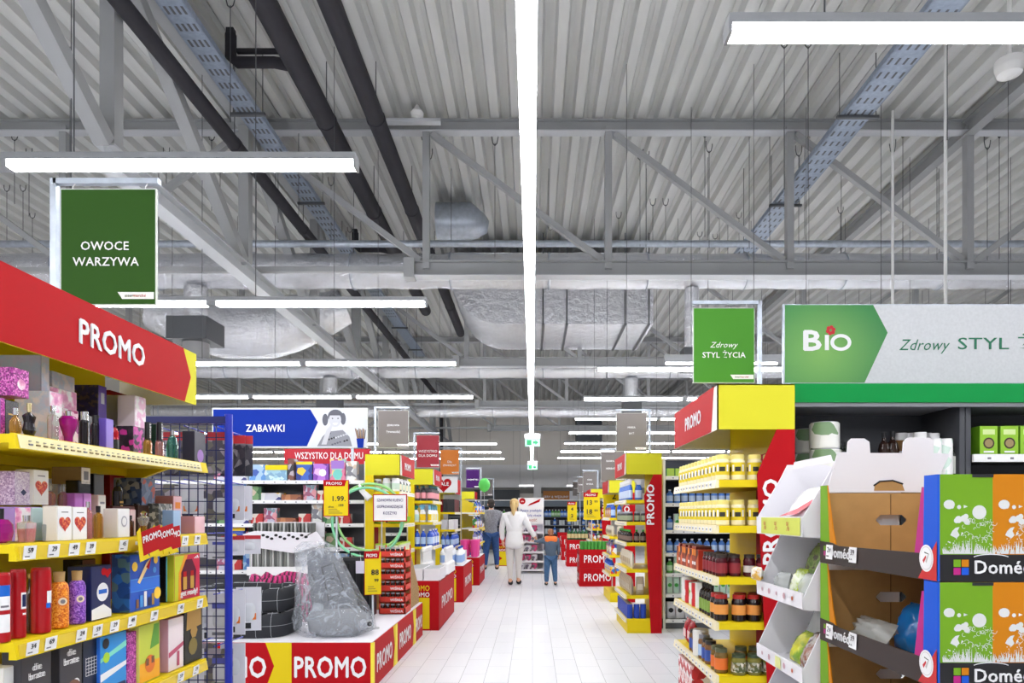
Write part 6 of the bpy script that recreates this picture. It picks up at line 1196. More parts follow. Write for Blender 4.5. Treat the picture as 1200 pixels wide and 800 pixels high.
# ================================================================ stacked printed cartons
lime_c, oran_c, blue_c, mag_c, brn_c = M('carton_lime', (112,160,34), 0.55, spec=0.2), M('carton_orange', (200,124,16), 0.55, spec=0.2), M('carton_blue', (30,86,200), 0.55, spec=0.2), M('carton_magenta', (176,20,120), 0.45), M('carton_dark_brown', (44,34,32), 0.45)
grn2 = M('carton_green', (104,158,38), 0.45); redc = M('carton_red', (196,36,40), 0.45); prnt = M('carton_white_print', (214,216,214), 0.5); blackc = M('carton_black', (22,21,24), 0.4)
def blossom(b, ox, oz, s, o, u, sd):
    """white round flower on a curling stem, clouds, buds and grass in the carton print"""
    r = random.Random(sd); P_ = lambda pts, k=0.001: b.decal([(ox+x*s, oz+z*s) for x, z in pts], o, u, V_, prnt, k)
    P_(circ(0.72,0.80,0.135,24)); 
    for cx, cz, rr in ((0.32,0.66,0.07),(0.42,0.68,0.065),(0.48,0.62,0.06),(0.46,0.72,0.05),(0.28,0.64,0.05)): P_(circ(cx,cz,rr,14), 0.0011)
    P_([(0.16,0.36),(0.28,0.3),(0.34,0.36),(0.3,0.44),(0.34,0.52),(0.26,0.5),(0.2,0.44)]); P_([(0.36,0.34),(0.42,0.4),(0.38,0.42)]); P_(circ(0.14,0.95,0.09,14,1.2)); P_([(0.42,0.88),(0.5,0.91),(0.42,0.94)]); P_(circ(0.33,0.9,0.04,10)); P_(circ(0.2,0.9,0.03,10))
    for i in range(34):                                # curls and tendrils
        cx, cz, rr = r.uniform(0.42,1.0), r.uniform(0.24,0.66), r.uniform(0.02,0.055); a0 = r.uniform(0,6); n = 7; t_ = 0.008
        a = [(cx+(rr+t_)*math.cos(a0+j*0.6), cz+(rr+t_)*math.sin(a0+j*0.6)) for j in range(n)]; c = [(cx+rr*math.cos(a0+j*0.6), cz+rr*math.sin(a0+j*0.6)) for j in range(n)]
        for j in range(n-1): P_([c[j], a[j], a[j+1], c[j+1]], 0.0012)
    for i in range(120):                               # ragged grass along the foot
        x = r.uniform(0.02,1.02); hh = r.uniform(0.06,0.26)*(0.6+0.5*math.sin(x*3)); dx = r.uniform(-0.06,0.06); w_ = r.uniform(0.008,0.02)
        P_([(x-w_,0.0),(x+w_,0.0),(x+dx,hh)], 0.0011)
    for i in range(40): P_(circ(r.uniform(0.05,1.0), r.uniform(0.03,0.3), r.uniform(0.006,0.016), 6), 0.0013)
def square_logo(b, o, u, x, z, s):
    for i, (dx, dz, m) in enumerate(((0,0.52,lime_c),(0.52,0.52,oran_c),(0,0,mag_c),(0.52,0,blue_c))): b.decal(rc(x+dx*s, z+dz*s, x+(dx+0.46)*s, z+(dz+0.46)*s), o, u, V_, m, 0.002)
CX0, CY0, CY1, CW, CH = 1.05, 1.76, 2.478, 0.42, 0.2786
def printed_carton(k, z, label):
    X0, X1 = CX0, CX0+CW; t = T('display_carton', label, 'carton', ((X0+X1)/2, (CY0+CY1)/2, z), 'stacked printed cartons'); H = CH-0.0015
    th = 0.005; b = MB()
    b.box(X0, CY0, z, X1, CY0+th, z+H, kraft); ha, hb_, hc, hd = X0+0.195, X0+0.305, z+0.135, z+0.172
    HF = H-0.026; b.box(X0, CY1-th, z, ha, CY1, z+HF, kraft); b.box(hb_, CY1-th, z, X1, CY1, z+HF, kraft); b.box(ha, CY1-th, z, hb_, CY1, hc, kraft); b.box(ha, CY1-th, hd, hb_, CY1, z+HF, kraft)
    for qx, sx_ in ((ha, 1), (hb_, -1)):
        for qz, sz_ in ((hc, 1), (hd, -1)): b.prism([(0,0),(sx_*0.016,0),(0,sz_*0.016)][::sx_*sz_], (qx, CY1-th*0.5, qz), U_, V_, 0.002, kraft)
    b.box(X0+0.246, CY1-th-0.001, z+0.01, X0+0.249, CY1-th, hc, M('crease_brown', (110,80,46), 0.8)); b.box(X0+0.246, CY1-th-0.001, hd, X0+0.249, CY1-th, z+H-0.03, M('crease_brown', (110,80,46), 0.8))
    b.box(X1-th, CY0, z, X1, CY1, z+H, kraft); b.box(X0, CY0, z, X1, CY1, z+th, kraft)
    o = (X0, CY0, 0)
    b.decal(rc(0, z+0.0, CW, z+0.07), o, U_, V_, blackc, 0.0008); b.decal(rc(0, z+0.07, 0.136, z+H), o, U_, V_, lime_c, 0.0006); b.decal(rc(0.136, z+0.07, 0.28, z+H), o, U_, V_, oran_c, 0.0006); b.decal(rc(0.28, z+0.07, CW, z+H), o, U_, V_, mag_c, 0.0006)
    for i in range(3): blossom(b, 0.005+0.141*i, z+0.072, 0.134 if i < 2 else 0.13, o, U_, 5+i)
    square_logo(b, o, U_, 0.034, z+0.018, 0.04); b.text('Domédia', (X0+0.088, CY0, z+0.022), U_, V_, 0.034, paper, 'l', 0.006, lift=0.003)
    arc = [(0.13+0.05*math.cos(a), z+0.058+0.012*math.sin(a)) for a in [PI*(0.15+0.7*j/8) for j in range(9)]]
    for j in range(8): b.decal([arc[j+1], arc[j], (arc[j][0], arc[j][1]+0.002), (arc[j+1][0], arc[j+1][1]+0.002)], o, U_, V_, paper, 0.003)
    b.decal(rc(0.082, z+H-0.008, 0.137, z+H), o, U_, V_, ink, 0.002)
    b.build('printed_shell', t)
    # open face towards the aisle: posts, dark lip, seal
    b = MB(); a = lambda y, zz: (y-CY0, z+zz); oo = (X0, CY1, 0); u = (0,-1,0); Lc = CY1-CY0
    pr = lambda pts, m, d=0.005: b.prism(pts, (X0+0.0, CY1, z), u, V_, d, m)
    pr([(Lc,0.0),(Lc,H),(Lc-0.062,H),(Lc-0.066,0.07),(Lc-0.066,0.0)], blue_c); pr([(Lc-0.066,0.066),(Lc-0.062,H-0.03),(Lc-0.075,H-0.03),(Lc-0.11,0.066)], mag_c, 0.004)
    pr([(0,0.0),(0.075,0.0),(0.075,0.07),(0.055,H),(0,H)], lime_c); pr([(0.075,0.07),(0.125,0.065),(0.1,0.12),(0.055,H),(0.055,H)], oran_c, 0.004)
    b.decal([(Lc-0.085,0.002),(Lc-0.0,0.002),(Lc-0.0,0.105)], (X0, CY1, z), u, V_, redc, 0.008); b.decal(circ(Lc-0.045,0.058,0.036,22,0.9), (X0, CY1, z), u, V_, paper, 0.009); b.decal(circ(Lc-0.045,0.058,0.031,22,0.9), (X0, CY1, z), u, V_, M('seal_grey', (196,190,190), 0.5), 0.0095); b.decal(circ(Lc-0.045,0.058,0.0295,22,0.9), (X0, CY1, z), u, V_, paper, 0.0097)
    b.decal([(Lc-0.06,0.052),(Lc-0.045,0.066),(Lc-0.043,0.06),(Lc-0.055,0.044)], (X0, CY1, z), u, V_, redc, 0.0102); b.decal([(Lc-0.052,0.075),(Lc-0.03,0.07),(Lc-0.03,0.068),(Lc-0.052,0.072)], (X0, CY1, z), u, V_, ink, 0.0102); b.decal([(Lc-0.047,0.05),(Lc-0.033,0.072),(Lc-0.03,0.07),(Lc-0.042,0.045)], (X0, CY1, z), u, V_, M('seal_grey', (196,190,190), 0.5), 0.0102)
    b.build('corner_posts', t)
    b = MB(); b.prism([(0.0,0.0),(Lc-0.07,0.0),(Lc-0.07,0.07),(0.14,0.066),(0.1,0.075),(0.0,0.078)], (X0-0.001, CY1, z), u, V_, 0.005, brn_c)
    square_logo(b, (X0-0.006, CY1, 0), u, 0.035, z+0.028, 0.035); b.text('Domédia', (X0-0.006, CY1-0.085, z+0.026), u, V_, 0.036, paper, 'l', 0.006, lift=0.003)
    l = b.build('tray_lip', t)
    for q, yy in ((0.085, CY1-0.085), (0.235, CY1-0.26)): price_tag(l, (X0-0.009, yy, z+0.042), (0,-1,0), (0.05,0,1), 0.05, 0.05, ['29','24'][k % 2] if q < 0.1 else '39')
    return t
for k in range(5):
    z = 0.1125+k*CH
    tt = printed_carton(k, z, ['bottom lime and orange printed carton of the stack, resting on the pallet', 'lime and orange printed carton just above the bottom one', 'lime and orange printed carton holding dark bags, middle of the stack', 'lime and orange printed carton holding blue plastic packs, under the empty one', 'empty lime and orange printed carton topping the stack with a raised lid', 'lowest lime and orange printed carton of the stack, resting on the pallet', 'lime and orange printed carton holding dark bags, second up the stack', 'lime and orange printed carton holding blue plastic packs, under the empty one', 'empty lime and orange printed carton topping the stack with a raised lid'][k])
t = T('pallet', 'small wooden pallet carrying the printed carton stack', 'pallet', (CX0+CW/2, 2.1, 0)); wood = ART('pallet_wood', [(160,124,84),(180,144,100),(146,112,76)], 12, 'noise', 0.8, (1,8,8))
for i in range(5): b = MB(); b.box(CX0, CY0+0.01+i*0.148, 0.09, CX0+CW, CY0+0.11+i*0.148, 0.112, wood); b.build('board', t)
for x in (CX0+0.01, CX0+CW/2-0.04, CX0+CW-0.09): b = MB(); b.box(x, CY0+0.01, 0.0, x+0.08, CY1-0.01, 0.09, wood); b.build('bearer', t)
q = [(968,577),(1090,577),(1112,532),(1093,531),(1093,516),(1088,513),(1063,513),(1058,518),(1057,531),(1019,531),(1018,518),(1012,514),(997,514),(993,518),(992,530),(981,530)]
b = MB(); lq = [(Wp(a, c, 2.49)[0], Wp(a, c, 2.49)[2]) for a, c in q]
b.prism(lq[::-1], (0, 2.49, 0), U_, V_, 0.006, wcard)
b.decal([(Wp(a, c, 2.484)[0], Wp(a, c, 2.484)[2]) for a, c in ((1024,575),(1060,575),(1057,567),(1046,563),(1030,564),(1025,568))], (0, 2.484, 0), U_, V_, kraft, 0.001); b.tube([Wp(1024,569,2.482), Wp(1031,564,2.482), Wp(1046,563,2.482), Wp(1058,567,2.482)], 0.003, ink, 6)
b.build('raised_lid', tt)
# things inside the cartons
z3 = 0.1125+3*CH+0.0055; z2 = 0.1125+2*CH+0.0055
GQ = 'packs inside the printed cartons'
def inbag(label, x, y, z, w, h, tck, m, rz, rx, jit=0.008): return Proto('plastic_pack', 'plastic pack', label, w, tck, h, (lambda b: (b.pillow(w, h, tck, m, (0,0,0), 10, 0.05, jit), b)[1])(MB())).put((x, y, z), rz, label, GQ, 1.0, -rx)
blu_f = M('blue_glossy_film', (20,120,200), 0.15)
inbag('glossy blue pack leaning in the carton under the empty one', CX0+0.17, 2.22, z3+0.002, 0.17, 0.16, 0.07, blu_f, -PI/2, 0.35); inbag('crinkled clear pack beside the glossy blue pack', CX0+0.09, 2.345, z3+0.002, 0.24, 0.10, 0.07, film_c, -PI/2, 0.6, 0.012)
inbag('dark bag slumped in the middle carton of the stack', CX0+0.15, 2.22, z2+0.002, 0.24, 0.16, 0.1, M('dark_film', (40,40,46), 0.2), -PI/2, 0.4, 0.012); inbag('second dark bag nearer the printed panel, middle carton', CX0+0.14, 2.0, z2+0.002, 0.18, 0.17, 0.09, M('dark_film', (40,40,46), 0.2), -PI/2, 0.5, 0.012)
inbag('blue bag in the bottom corner of the middle carton', CX0+0.12, 1.86, z2+0.002, 0.1, 0.12, 0.05, blu_f, -PI/2, 0.4)
# ================================================================ hanging signs
chain_logo = lambda b, x, y, z, w: (b.decal([(x-w*0.42,z),(x+w*0.5,z),(x+w*0.5,z+w*0.2),(x-w*0.55,z+w*0.2)], (0,y,0), U_, V_, paper, 0.0015), b.text('inter', (x-w*0.34, y, z+w*0.06), U_, V_, w*0.085, ink, 'l', 0.006, lift=0.003, shear=0.2), b.text('marché', (x-w*0.1, y, z+w*0.06), U_, V_, w*0.085, red, 'l', 0.006, lift=0.003, shear=0.2))
def post_sign(label, xl, xr, yt, yb, Y, face, lines, post=1, name='aisle_sign', group='signs on posts', floor_z=0.0, ink_m=None):
    x0, _, z1 = Wp(xl, yt, Y); x1, _, z0 = Wp(xr, yb, Y); w = x1-x0
    t = T(name, label, 'sign', ((x0+x1)/2, Y, z0), group)
    b = MB(); b.box(x0, Y-0.006, z0, x1, Y+0.006, z1, M('sign_edge', (205,208,205), 0.4)); b.box(x0+0.004, Y-0.0075, z0+0.004, x1-0.004, Y-0.006, z1-0.004, face)
    for s, fx, fz, hh, sh in lines: b.text(s, (x0+w*fx, Y-0.0075, z0+(z1-z0)*fz), U_, V_, (z1-z0)*hh, ink_m or paper, 'c', 0.006 if not sh else 0.0, lift=0.002, shear=sh)
    chain_logo(b, x1-w*0.20, Y-0.0075, z0+(z1-z0)*0.05, w*0.36); b.build('sign_board', t)
    b = MB(); px = x0-w*0.1 if post < 0 else x1+w*0.1
    b.box(px-0.012, Y+0.005, floor_z, px+0.012, Y+0.03, z1+0.05, galv); b.box(min(px, x0 if post > 0 else x1), Y+0.005, z1+0.028, max(px, x0 if post > 0 else x1), Y+0.03, z1+0.05, galv)
    for f in (0.12, 0.88): b.tube([(x0+w*f, Y+0.015, z1+0.03), (x0+w*f, Y, z1+0.01), (x0+w*f, Y-0.003, z1-0.008)], 0.002, white, 5)
    b.build('post', t); return t
sgr = M('sign_dark_green', (46,82,28), 0.6, spec=0.15); sgr2 = M('sign_leaf_green', (76,144,48), 0.6, spec=0.2); sgy = M('sign_grey', (118,112,110), 0.6, spec=0.2)
post_sign('dark green hanging sign lettered for fruit and vegetables, above the promo header', 72, 184, 222, 358, 2.78, sgr, [('OWOCE', 0.47, 0.47, 0.074, 0), ('WARZYWA', 0.48, 0.335, 0.074, 0)], -1)
post_sign('small leaf green hanging sign beside the broad green and white banner', 812, 884, 361, 449, 4.35, sgr2, [('Zdrowy', 0.5, 0.47, 0.075, 0.35), ('STYL ŻYCIA', 0.5, 0.335, 0.074, 0)], 1, floor_z=2.128)
post_sign('grey hanging sign beside the blue toy banner', 443, 479, 481, 525, 8.5, sgy, [('ZDROWA', 0.5, 0.58, 0.05, 0), ('ŻYWNOŚĆ', 0.5, 0.4, 0.05, 0)], -1, floor_z=2.128)
post_sign('raspberry red hanging sign above the cleaning end unit', 488, 515, 510, 548, 11.9, M('sign_raspberry', (160,26,48), 0.5), [('WSZYSTKO', 0.5, 0.47, 0.075, 0), ('DLA DOMU', 0.5, 0.335, 0.075, 0)], -1)
post_sign('orange hanging sign above the heart header', 516, 538, 527, 556, 14.85, M('sign_orange', (214,120,30), 0.5), [('Dla', 0.5, 0.47, 0.09, 0), ('ZWIERZĄT', 0.5, 0.335, 0.075, 0)], 1)
post_sign('purple hanging sign above the far yellow end unit', 546, 562, 550, 572, 21.8, M('sign_purple', (60,20,88), 0.6, spec=0.15), [('KOSMETYKI', 0.5, 0.42, 0.075, 0)], 1)
post_sign('grey hanging sign close behind the purple sign', 563, 577, 562, 581, 24.0, sgy, [('OWOCE', 0.5, 0.5, 0.07, 0)], 1)
post_sign('largest grey hanging sign over the farther red unit', 722, 758, 484, 529, 8.6, sgy, [('MĄKA', 0.5, 0.6, 0.05, 0), ('RYŻ', 0.5, 0.44, 0.05, 0)], 1, floor_z=2.128)
post_sign('grey hanging sign half hidden by the largest grey sign', 704, 732, 529, 564, 11.2, sgy, [('KAWA', 0.4, 0.65, 0.06, 0), ('HERBATA', 0.45, 0.4, 0.06, 0)], 1, floor_z=1.951)
post_sign('grey hanging sign above the poster reading 13 and 18', 683, 699, 553, 578, 18.0, sgy, [('SOKI', 0.5, 0.6, 0.07, 0), ('WODA', 0.5, 0.4, 0.07, 0)], 1)
post_sign('small grey hanging sign next down the aisle from the poster sign', 677, 686, 560, 577, 22.5, sgy, [('NABIAŁ', 0.5, 0.5, 0.08, 0)], 1); post_sign('smallest grey hanging sign at the end of the healthy food side', 671, 679, 565, 581, 26.8, sgy, [('PIWO', 0.5, 0.5, 0.08, 0)], 1)
# banner with the four letter health word
def radial_green():
    m = bpy.data.materials.new('banner_green'); m.use_nodes = True; MATS['banner_green'] = m; nt = m.node_tree; bs = nt.nodes['Principled BSDF']; bs.inputs['Roughness'].default_value = 0.5
    tc = nt.nodes.new('ShaderNodeTexCoord'); mp = nt.nodes.new('ShaderNodeMapping'); mp.inputs['Location'].default_value = (0.86, 0, 0.0); g = nt.nodes.new('ShaderNodeTexGradient'); g.gradient_type = 'SPHERICAL'; mp.inputs['Scale'].default_value = (2.4, 0.0, 2.6); mp.inputs['Location'].default_value = (1.93, 0, -0.5)
    r = nt.nodes.new('ShaderNodeValToRGB'); r.color_ramp.elements[0].color = lin((44,128,62)); r.color_ramp.elements[1].color = lin((120,176,84))
    nt.links.new(tc.outputs['Object'], mp.inputs[0]); nt.links.new(mp.outputs[0], g.inputs[0]); nt.links.new(g.outputs['Fac'], r.inputs[0]); nt.links.new(r.outputs[0], bs.inputs['Base Color']); return m
Y = 4.3; x0, _, z1 = Wp(917, 357, Y); _, _, z0 = Wp(917, 450, Y); x1 = x0+2.1
t = T('health_banner', 'broad green and white banner over the charcoal shelves with a red flower', 'banner', ((x0+x1)/2, Y, z0))
b = MB(); b.box(x0, Y-0.01, z0, x1, Y+0.01, z1, galv); b.box(x0+0.01, Y-0.012, z0+0.006, x1-0.01, Y-0.01, z1-0.006, M('banner_silver', (206,208,212), 0.5, noise=(60, 0.05)))
xa, xb, xc = Wp(1022,0,Y)[0], Wp(1039,0,Y)[0], Wp(1012,0,Y)[0]; zm = (z0+z1)/2+0.07
b.poly([(x0+0.01,Y-0.0135,z0+0.006),(xc,Y-0.0135,z0+0.006),(xb,Y-0.0135,zm),(xa,Y-0.0135,z1-0.006),(x0+0.01,Y-0.0135,z1-0.006)], radial_green()); b.build('banner_board', t)
b = MB(); bx_, _, bz_ = Wp(941, 411, Y); yy = Y-0.0135
b.text('B', (bx_, yy, bz_), U_, V_, 0.125, paper, 'l', 0.014, width=0.105, lift=0.003); b.box(Wp(965.5,0,Y)[0], yy-0.004, bz_, Wp(970,0,Y)[0], yy-0.001, bz_+0.095, paper)
ox, oz = Wp(984,0,Y)[0], bz_+0.048
ro = [(ox+0.066*math.cos(2*PI*i/28), oz+0.053*math.sin(2*PI*i/28)) for i in range(28)]; ri = [(ox+0.043*math.cos(2*PI*i/28), oz+0.032*math.sin(2*PI*i/28)) for i in range(28)]
for i in range(28): j = (i+1) % 28; b.poly([(ri[i][0],yy-0.003,ri[i][1]),(ro[i][0],yy-0.003,ro[i][1]),(ro[j][0],yy-0.003,ro[j][1]),(ri[j][0],yy-0.003,ri[j][1])], paper)
fx, fz = Wp(972,0,Y)[0], Zp(388, Y)
for i in range(6):
    a = 2*PI*i/6+0.3; b.decal(circ(fx+0.019*math.cos(a), fz+0.019*math.sin(a), 0.0125, 10), (0,yy,0), U_, V_, M('flower_red', (196,24,36), 0.5), 0.005+0.0002*i)
b.text('Zdrowy', (Wp(1052,0,Y)[0], yy, Zp(411,Y)), U_, V_, 0.07, M('banner_ink_green', (20,110,80), 0.5), 'l', 0.0, lift=0.002, shear=0.35, width=0.32); b.text('STYL ŻYCIA', (Wp(1121,0,Y)[0], yy, Zp(410,Y)), U_, V_, 0.075, M('banner_ink_green', (20,110,80), 0.5), 'l', 0.004, lift=0.002, width=0.80); b.build('lettering', t)
b = MB()
for x in (x0+0.2, x1-0.2): b.box(x-0.015, Y-0.01, 2.15, x+0.015, Y+0.02, z0, galv)
b.build('bracket', t)
# toy banner
Y = 8.75; x0, _, z1 = Wp(249, 478, Y); x1, _, z0 = Wp(431, 525, Y)
t = T('toy_banner', 'blue and white toy banner showing a girl with pigtails and pencils', 'banner', ((x0+x1)/2, Y, z0))
b = MB(); b.box(x0, Y-0.01, z0, x1, Y+0.01, z1, M('sign_edge', (205,208,205), 0.4)); b.box(x0+0.01, Y-0.012, z0+0.008, x1-0.01, Y-0.01, z1-0.008, M('banner_white_grey', (206,210,218), 0.5))
px_ = lambda p, q: (Wp(p, q, Y)[0], Wp(p, q, Y)[2])
P2 = lambda pts, m, k: b.decal([px_(*p) for p in pts], (0, Y-0.012, 0), U_, V_, m, k)
navb = M('toy_banner_blue', (10,44,148), 0.6, spec=0.15); P2([(250.5,523),(360,523),(373,495),(364,480),(250.5,480)], navb, 0.0015)
g1, g2, g3 = M('photo_grey_light', (190,192,200), 0.5), M('photo_grey_mid', (130,132,142), 0.5), M('photo_grey_dark', (84,86,98), 0.5)
def E(cx, cy, rx, ry, m, k, n=20): P2([(cx+rx*math.cos(2*PI*i/n), cy-ry*math.sin(2*PI*i/n)) for i in range(n)], m, k)
P2([(372,523),(378,512),(384,506),(402,504),(410,512),(413,523)], g2, 0.0018); 
for i in range(16): E(385+(i*7) % 24, 508+(i*5) % 14, 1.3, 1.1, [g1, ink, g3][i % 3], 0.0024, 8)
E(393.5,488,9,8,g3,0.002); E(381.5,492,3.4,7,g3,0.0019); E(402.5,491,3,7,g3,0.0019); E(393,492,7.2,8.6,g1,0.0022); P2([(386,487),(401,487),(399,483),(393,481),(388,483)], g3, 0.0024)
for sx in (390, 396.5): E(sx,490.5,1.0,0.8,g3,0.0026,8)
P2([(390,496),(396.5,495.5),(394.5,498),(392,498)], M('photo_mouth', (225,225,228), 0.5), 0.0026); P2([(377,521),(383,504),(388,498),(390,500),(387,508),(383,521)], g1, 0.0027)
P2([(418,514),(427,514),(426,525),(419.5,525)], navb, 0.0028)
for i in range(9): P2([(419+i,514.5),(420+i,514.5),(417+i*1.5,502+(i % 3)),(416+i*1.5,502+(i % 3))], [M('pencil_brown', (110,70,50), 0.5), M('pencil_tan', (150,120,80), 0.5), g3][i % 3], 0.0025)
b.text('ZABAWKI', (Wp(289,0,Y)[0], Y-0.014, Zp(506,Y)), U_, V_, 0.092, paper, 'l', 0.006, width=0.49, lift=0.002); b.build('banner_board', t)
b = MB()
for x in (x0+0.2, x1-0.2): b.box(x-0.015, Y+0.0, 2.051, x+0.015, Y+0.03, z0, galv)
b.build('bracket', t)
# ================================================================ red promo cubes and posters along the healthy food side
def cube_stack(label, x0, x1, y0, y1, h, n=2):
    t = T('promo_box', label, 'promo box', ((x0+x1)/2, y0, 0), 'stacked red promo boxes')
    for k in range(n):
        za, zb_ = h*k/n, h*(k+1)/n-0.003; b = MB(); b.box(x0, y0, za, x1, y1, zb_, red); w = x1-x0
        b.text('PROMO', (x0+w*0.5, y0, za+h/n*0.3), U_, V_, h/n*0.4, paper, 'c', 0.006, lift=0.002, width=w*0.74); b.text('PROMO', (x0, (y0+y1)/2, za+h/n*0.3), (0,-1,0), V_, h/n*0.4, paper, 'c', 0.006, lift=0.002, width=w*0.7); b.build('box', t)
cube_stack('pair of stacked red promo boxes topped with green bottles, closest of the rank', 0.915, 1.62, 13.3, 14.0, 0.72); cube_stack('pair of stacked red promo boxes behind the closest pair', 0.92, 1.6, 18.4, 19.1, 0.72)
cube_stack('pair of stacked red promo boxes, third in the rank', 0.9, 1.5, 21.0, 21.7, 0.75); cube_stack('pair of stacked red promo boxes at the end of the rank', 0.88, 1.5, 23.6, 24.3, 0.78)
gcan = can('green canned drink', M('can_green', (70,150,60), 0.35), 0.16, 0.034)
for r in range(2): line([gcan], (0.93, 13.36+0.08*r, 0.7205), (1.6, 13.36+0.08*r, 0.7205), 0, '%s row on the closest red boxes' % ['front', 'back'][r], 'green cans on the red boxes', end='aisle', gap=0.003)
gbot = bottle('green glass bottle', M('green_glass', (30,80,50), 0.12), ink, M('straw_label', (200,180,130), 0.5), 0.3, 0.045)
for r in range(2): line([gbot], (0.94, 18.46+0.1*r, 0.7205), (1.58, 18.46+0.1*r, 0.7205), 0, '%s row on the second red boxes' % ['front', 'back'][r], 'green bottles on the red boxes', end='aisle', gap=0.004)
def far_poster(label, xl, xr, yt, yb, Y, lines, pole_to):
    x0, _, z1 = Wp(xl, yt, Y); x1, _, z0 = Wp(xr, yb, Y); w, h = x1-x0, z1-z0; x = (x0+x1)/2
    poster(label, x, Y, z0, w, h, lines, pole_to, 0.0, 'yellow posters on the healthy food side', False)
far_poster('yellow poster reading 13 and 18 over the red promo boxes', 684, 703, 577, 609, 13.75, [('13', -0.14, 0.55, 0.17), ('99', 0.26, 0.62, 0.09), ('18', -0.14, 0.22, 0.17), ('99', 0.26, 0.29, 0.09)], 0.7205)
far_poster('largest yellow poster, partly behind the farther red unit', 707, 728, 565, 609, 12.0, [('2', 0.1, 0.55, 0.17), ('5', 0.1, 0.2, 0.17)], 0.0)
far_poster('narrow yellow poster farthest down the healthy food side', 665, 676, 588, 611, 18.8, [('4', 0.0, 0.55, 0.17), ('2', 0.0, 0.22, 0.17)], 0.7205)
end_unit('yellow shelf end behind the large yellow poster', 1, 14.6, 15.8, 1.25, 0.42, (1.35, 1.1, 0.85, 0.6), True, zt=1.95, zh=1.75, ztext=False)
for Z, nm, ps in ((1.35, 'top', [pbox('yellow noodle box', 0.12, 0.1, 0.18, ART('noodle_box', [(236,214,60),(230,190,40),(150,110,50),(240,236,200)], 14))]), (1.1, 'second', mixl[:3]), (0.85, 'third', mixl[2:]), (0.6, 'fourth', mixl[:2])):
    cap_fill(1, 14.6, 15.8, 1.25, 0.42, Z, ps, 'poster end unit %s shelf' % nm, 'goods behind the yellow posters', sc=0.72)
end_unit('yellow shelf end between the farther red unit and the promo boxes', 1, 10.9, 11.9, 1.22, 0.42, (1.35, 1.05, 0.75, 0.45), True, zt=1.95, zh=1.75, ztext=False)
for Z, nm, ps in ((1.35, 'top', mixl[1:3]), (1.05, 'second', [nut]), (0.75, 'third', mixl[2:]), (0.45, 'fourth', mixl[:2])):
    cap_fill(1, 10.9, 11.9, 1.22, 0.42, Z, ps, 'middle end unit %s shelf' % nm, 'goods beside the promo boxes', sc=0.85)
# ================================================================ white promo stand in the aisle and the back counter
t = T('promo_stand', 'white cardboard promo stand with a red heading in the middle of the aisle', 'display stand', (-0.05, 16.4, 0)); x0, x1, y0, y1 = -0.34, 0.27, 16.2, 16.6
b = MB(); b.box(x0, y1-0.02, 0.03, x1, y1, 1.8, wcard); b.box(x0, y0, 0.03, x0+0.012, y1, 1.55, wcard); b.box(x1-0.012, y0, 0.03, x1, y1, 1.55, wcard); b.box(x0-0.04, y0-0.02, 0, x1+0.04, y1, 0.03, grey); b.build('carcass', t)
b = MB(); b.box(x0, y0-0.0, 1.18, x1, y0+0.02, 1.8, paper); w = x1-x0
b.decal(circ(x0+0.1, 1.72, 0.075, 20, 1.0), (0,y0,0), U_, V_, red, 0.002); b.text('ale', (x0+0.1, y0, 1.70), U_, V_, 0.04, paper, 'c', 0.006, lift=0.004)
b.add([(x0+0.22,y0-0.003,1.6),(x0+0.5,y0-0.003,1.7),(x0+0.54,y0-0.003,1.78),(x0+0.28,y0-0.003,1.66)], [(0,1,2,3)], red)
for i, (s, z, m, hh) in enumerate((('Pyszne przekąski', 1.47, M('violet_ink', (90,96,180), 0.5), 0.06), ('na każdą okazję', 1.36, M('violet_ink', (90,96,180), 0.5), 0.05), ('NOWOŚĆ', 1.24, M('rust_ink', (190,90,50), 0.5), 0.05))): b.text(s, ((x0+x1)/2, y0, z), U_, V_, hh, m, 'c', 0.006, lift=0.003, width=w*0.8 if i < 2 else w*0.45)
b.build('heading_board', t); zs = (0.97, 0.74, 0.5, 0.28, 0.08)
for Z in zs: b = MB(); b.box(x0+0.012, y0+0.01, Z-0.015, x1-0.012, y1-0.02, Z, wcard); b.box(x0+0.012, y0-0.004, Z-0.02, x1-0.012, y0+0.012, Z+0.03, wcard); b.build('shelf', t)
snk = [pouch('grey white snack pouch', ART('grey_snack', [(60,60,70),(220,220,225),(120,110,130),(235,235,235)], 16), 0.14, 0.17, 0.06), pouch('pink white snack pouch', ART('pink_snack', [(230,220,225),(190,60,110),(120,110,120),(240,240,240)], 16), 0.14, 0.17, 0.06)]
for k, Z in enumerate(zs): line(snk, (x0+0.03, 16.3, Z+0.001), (x1-0.02, 16.3, Z+0.001), 0, 'white aisle stand %s shelf from top' % ORD[k], 'snacks on the white aisle stand', seq=[k % 2, k % 2, (k+1) % 2, k % 2], gap=0.004, end='man side')
def cooler(label, X0, X1, Y0):
    t = T('cooler_cabinet', label, 'cooler', ((X0+X1)/2, Y0, 0), 'coolers along the far wall'); b = MB(); b.box(X0, Y0+0.75, 0, X1, Y0+0.8, 2.0, d_int); b.box(X0, Y0, 0, X1, Y0+0.8, 0.3, M('cooler_base', (60,62,68), 0.5)); b.box(X0, Y0+0.1, 1.72, X1, Y0+0.8, 2.0, M('cooler_canopy', (88,98,108), 0.5)); b.box(X0, Y0+0.08, 1.96, X1, Y0+0.12, 2.0, white)
    for x in (X0, X1-0.04): b.box(x, Y0+0.1, 0.3, x+0.04, Y0+0.8, 2.0, M('cooler_base', (60,62,68), 0.5))
    b.build('carcass', t)
    for Z in (1.32, 0.98, 0.64): b = MB(); b.box(X0+0.04, Y0+0.2, Z-0.03, X1-0.04, Y0+0.75, Z, M('cooler_shelf', (130,135,140), 0.5)); b.build('shelf', t)
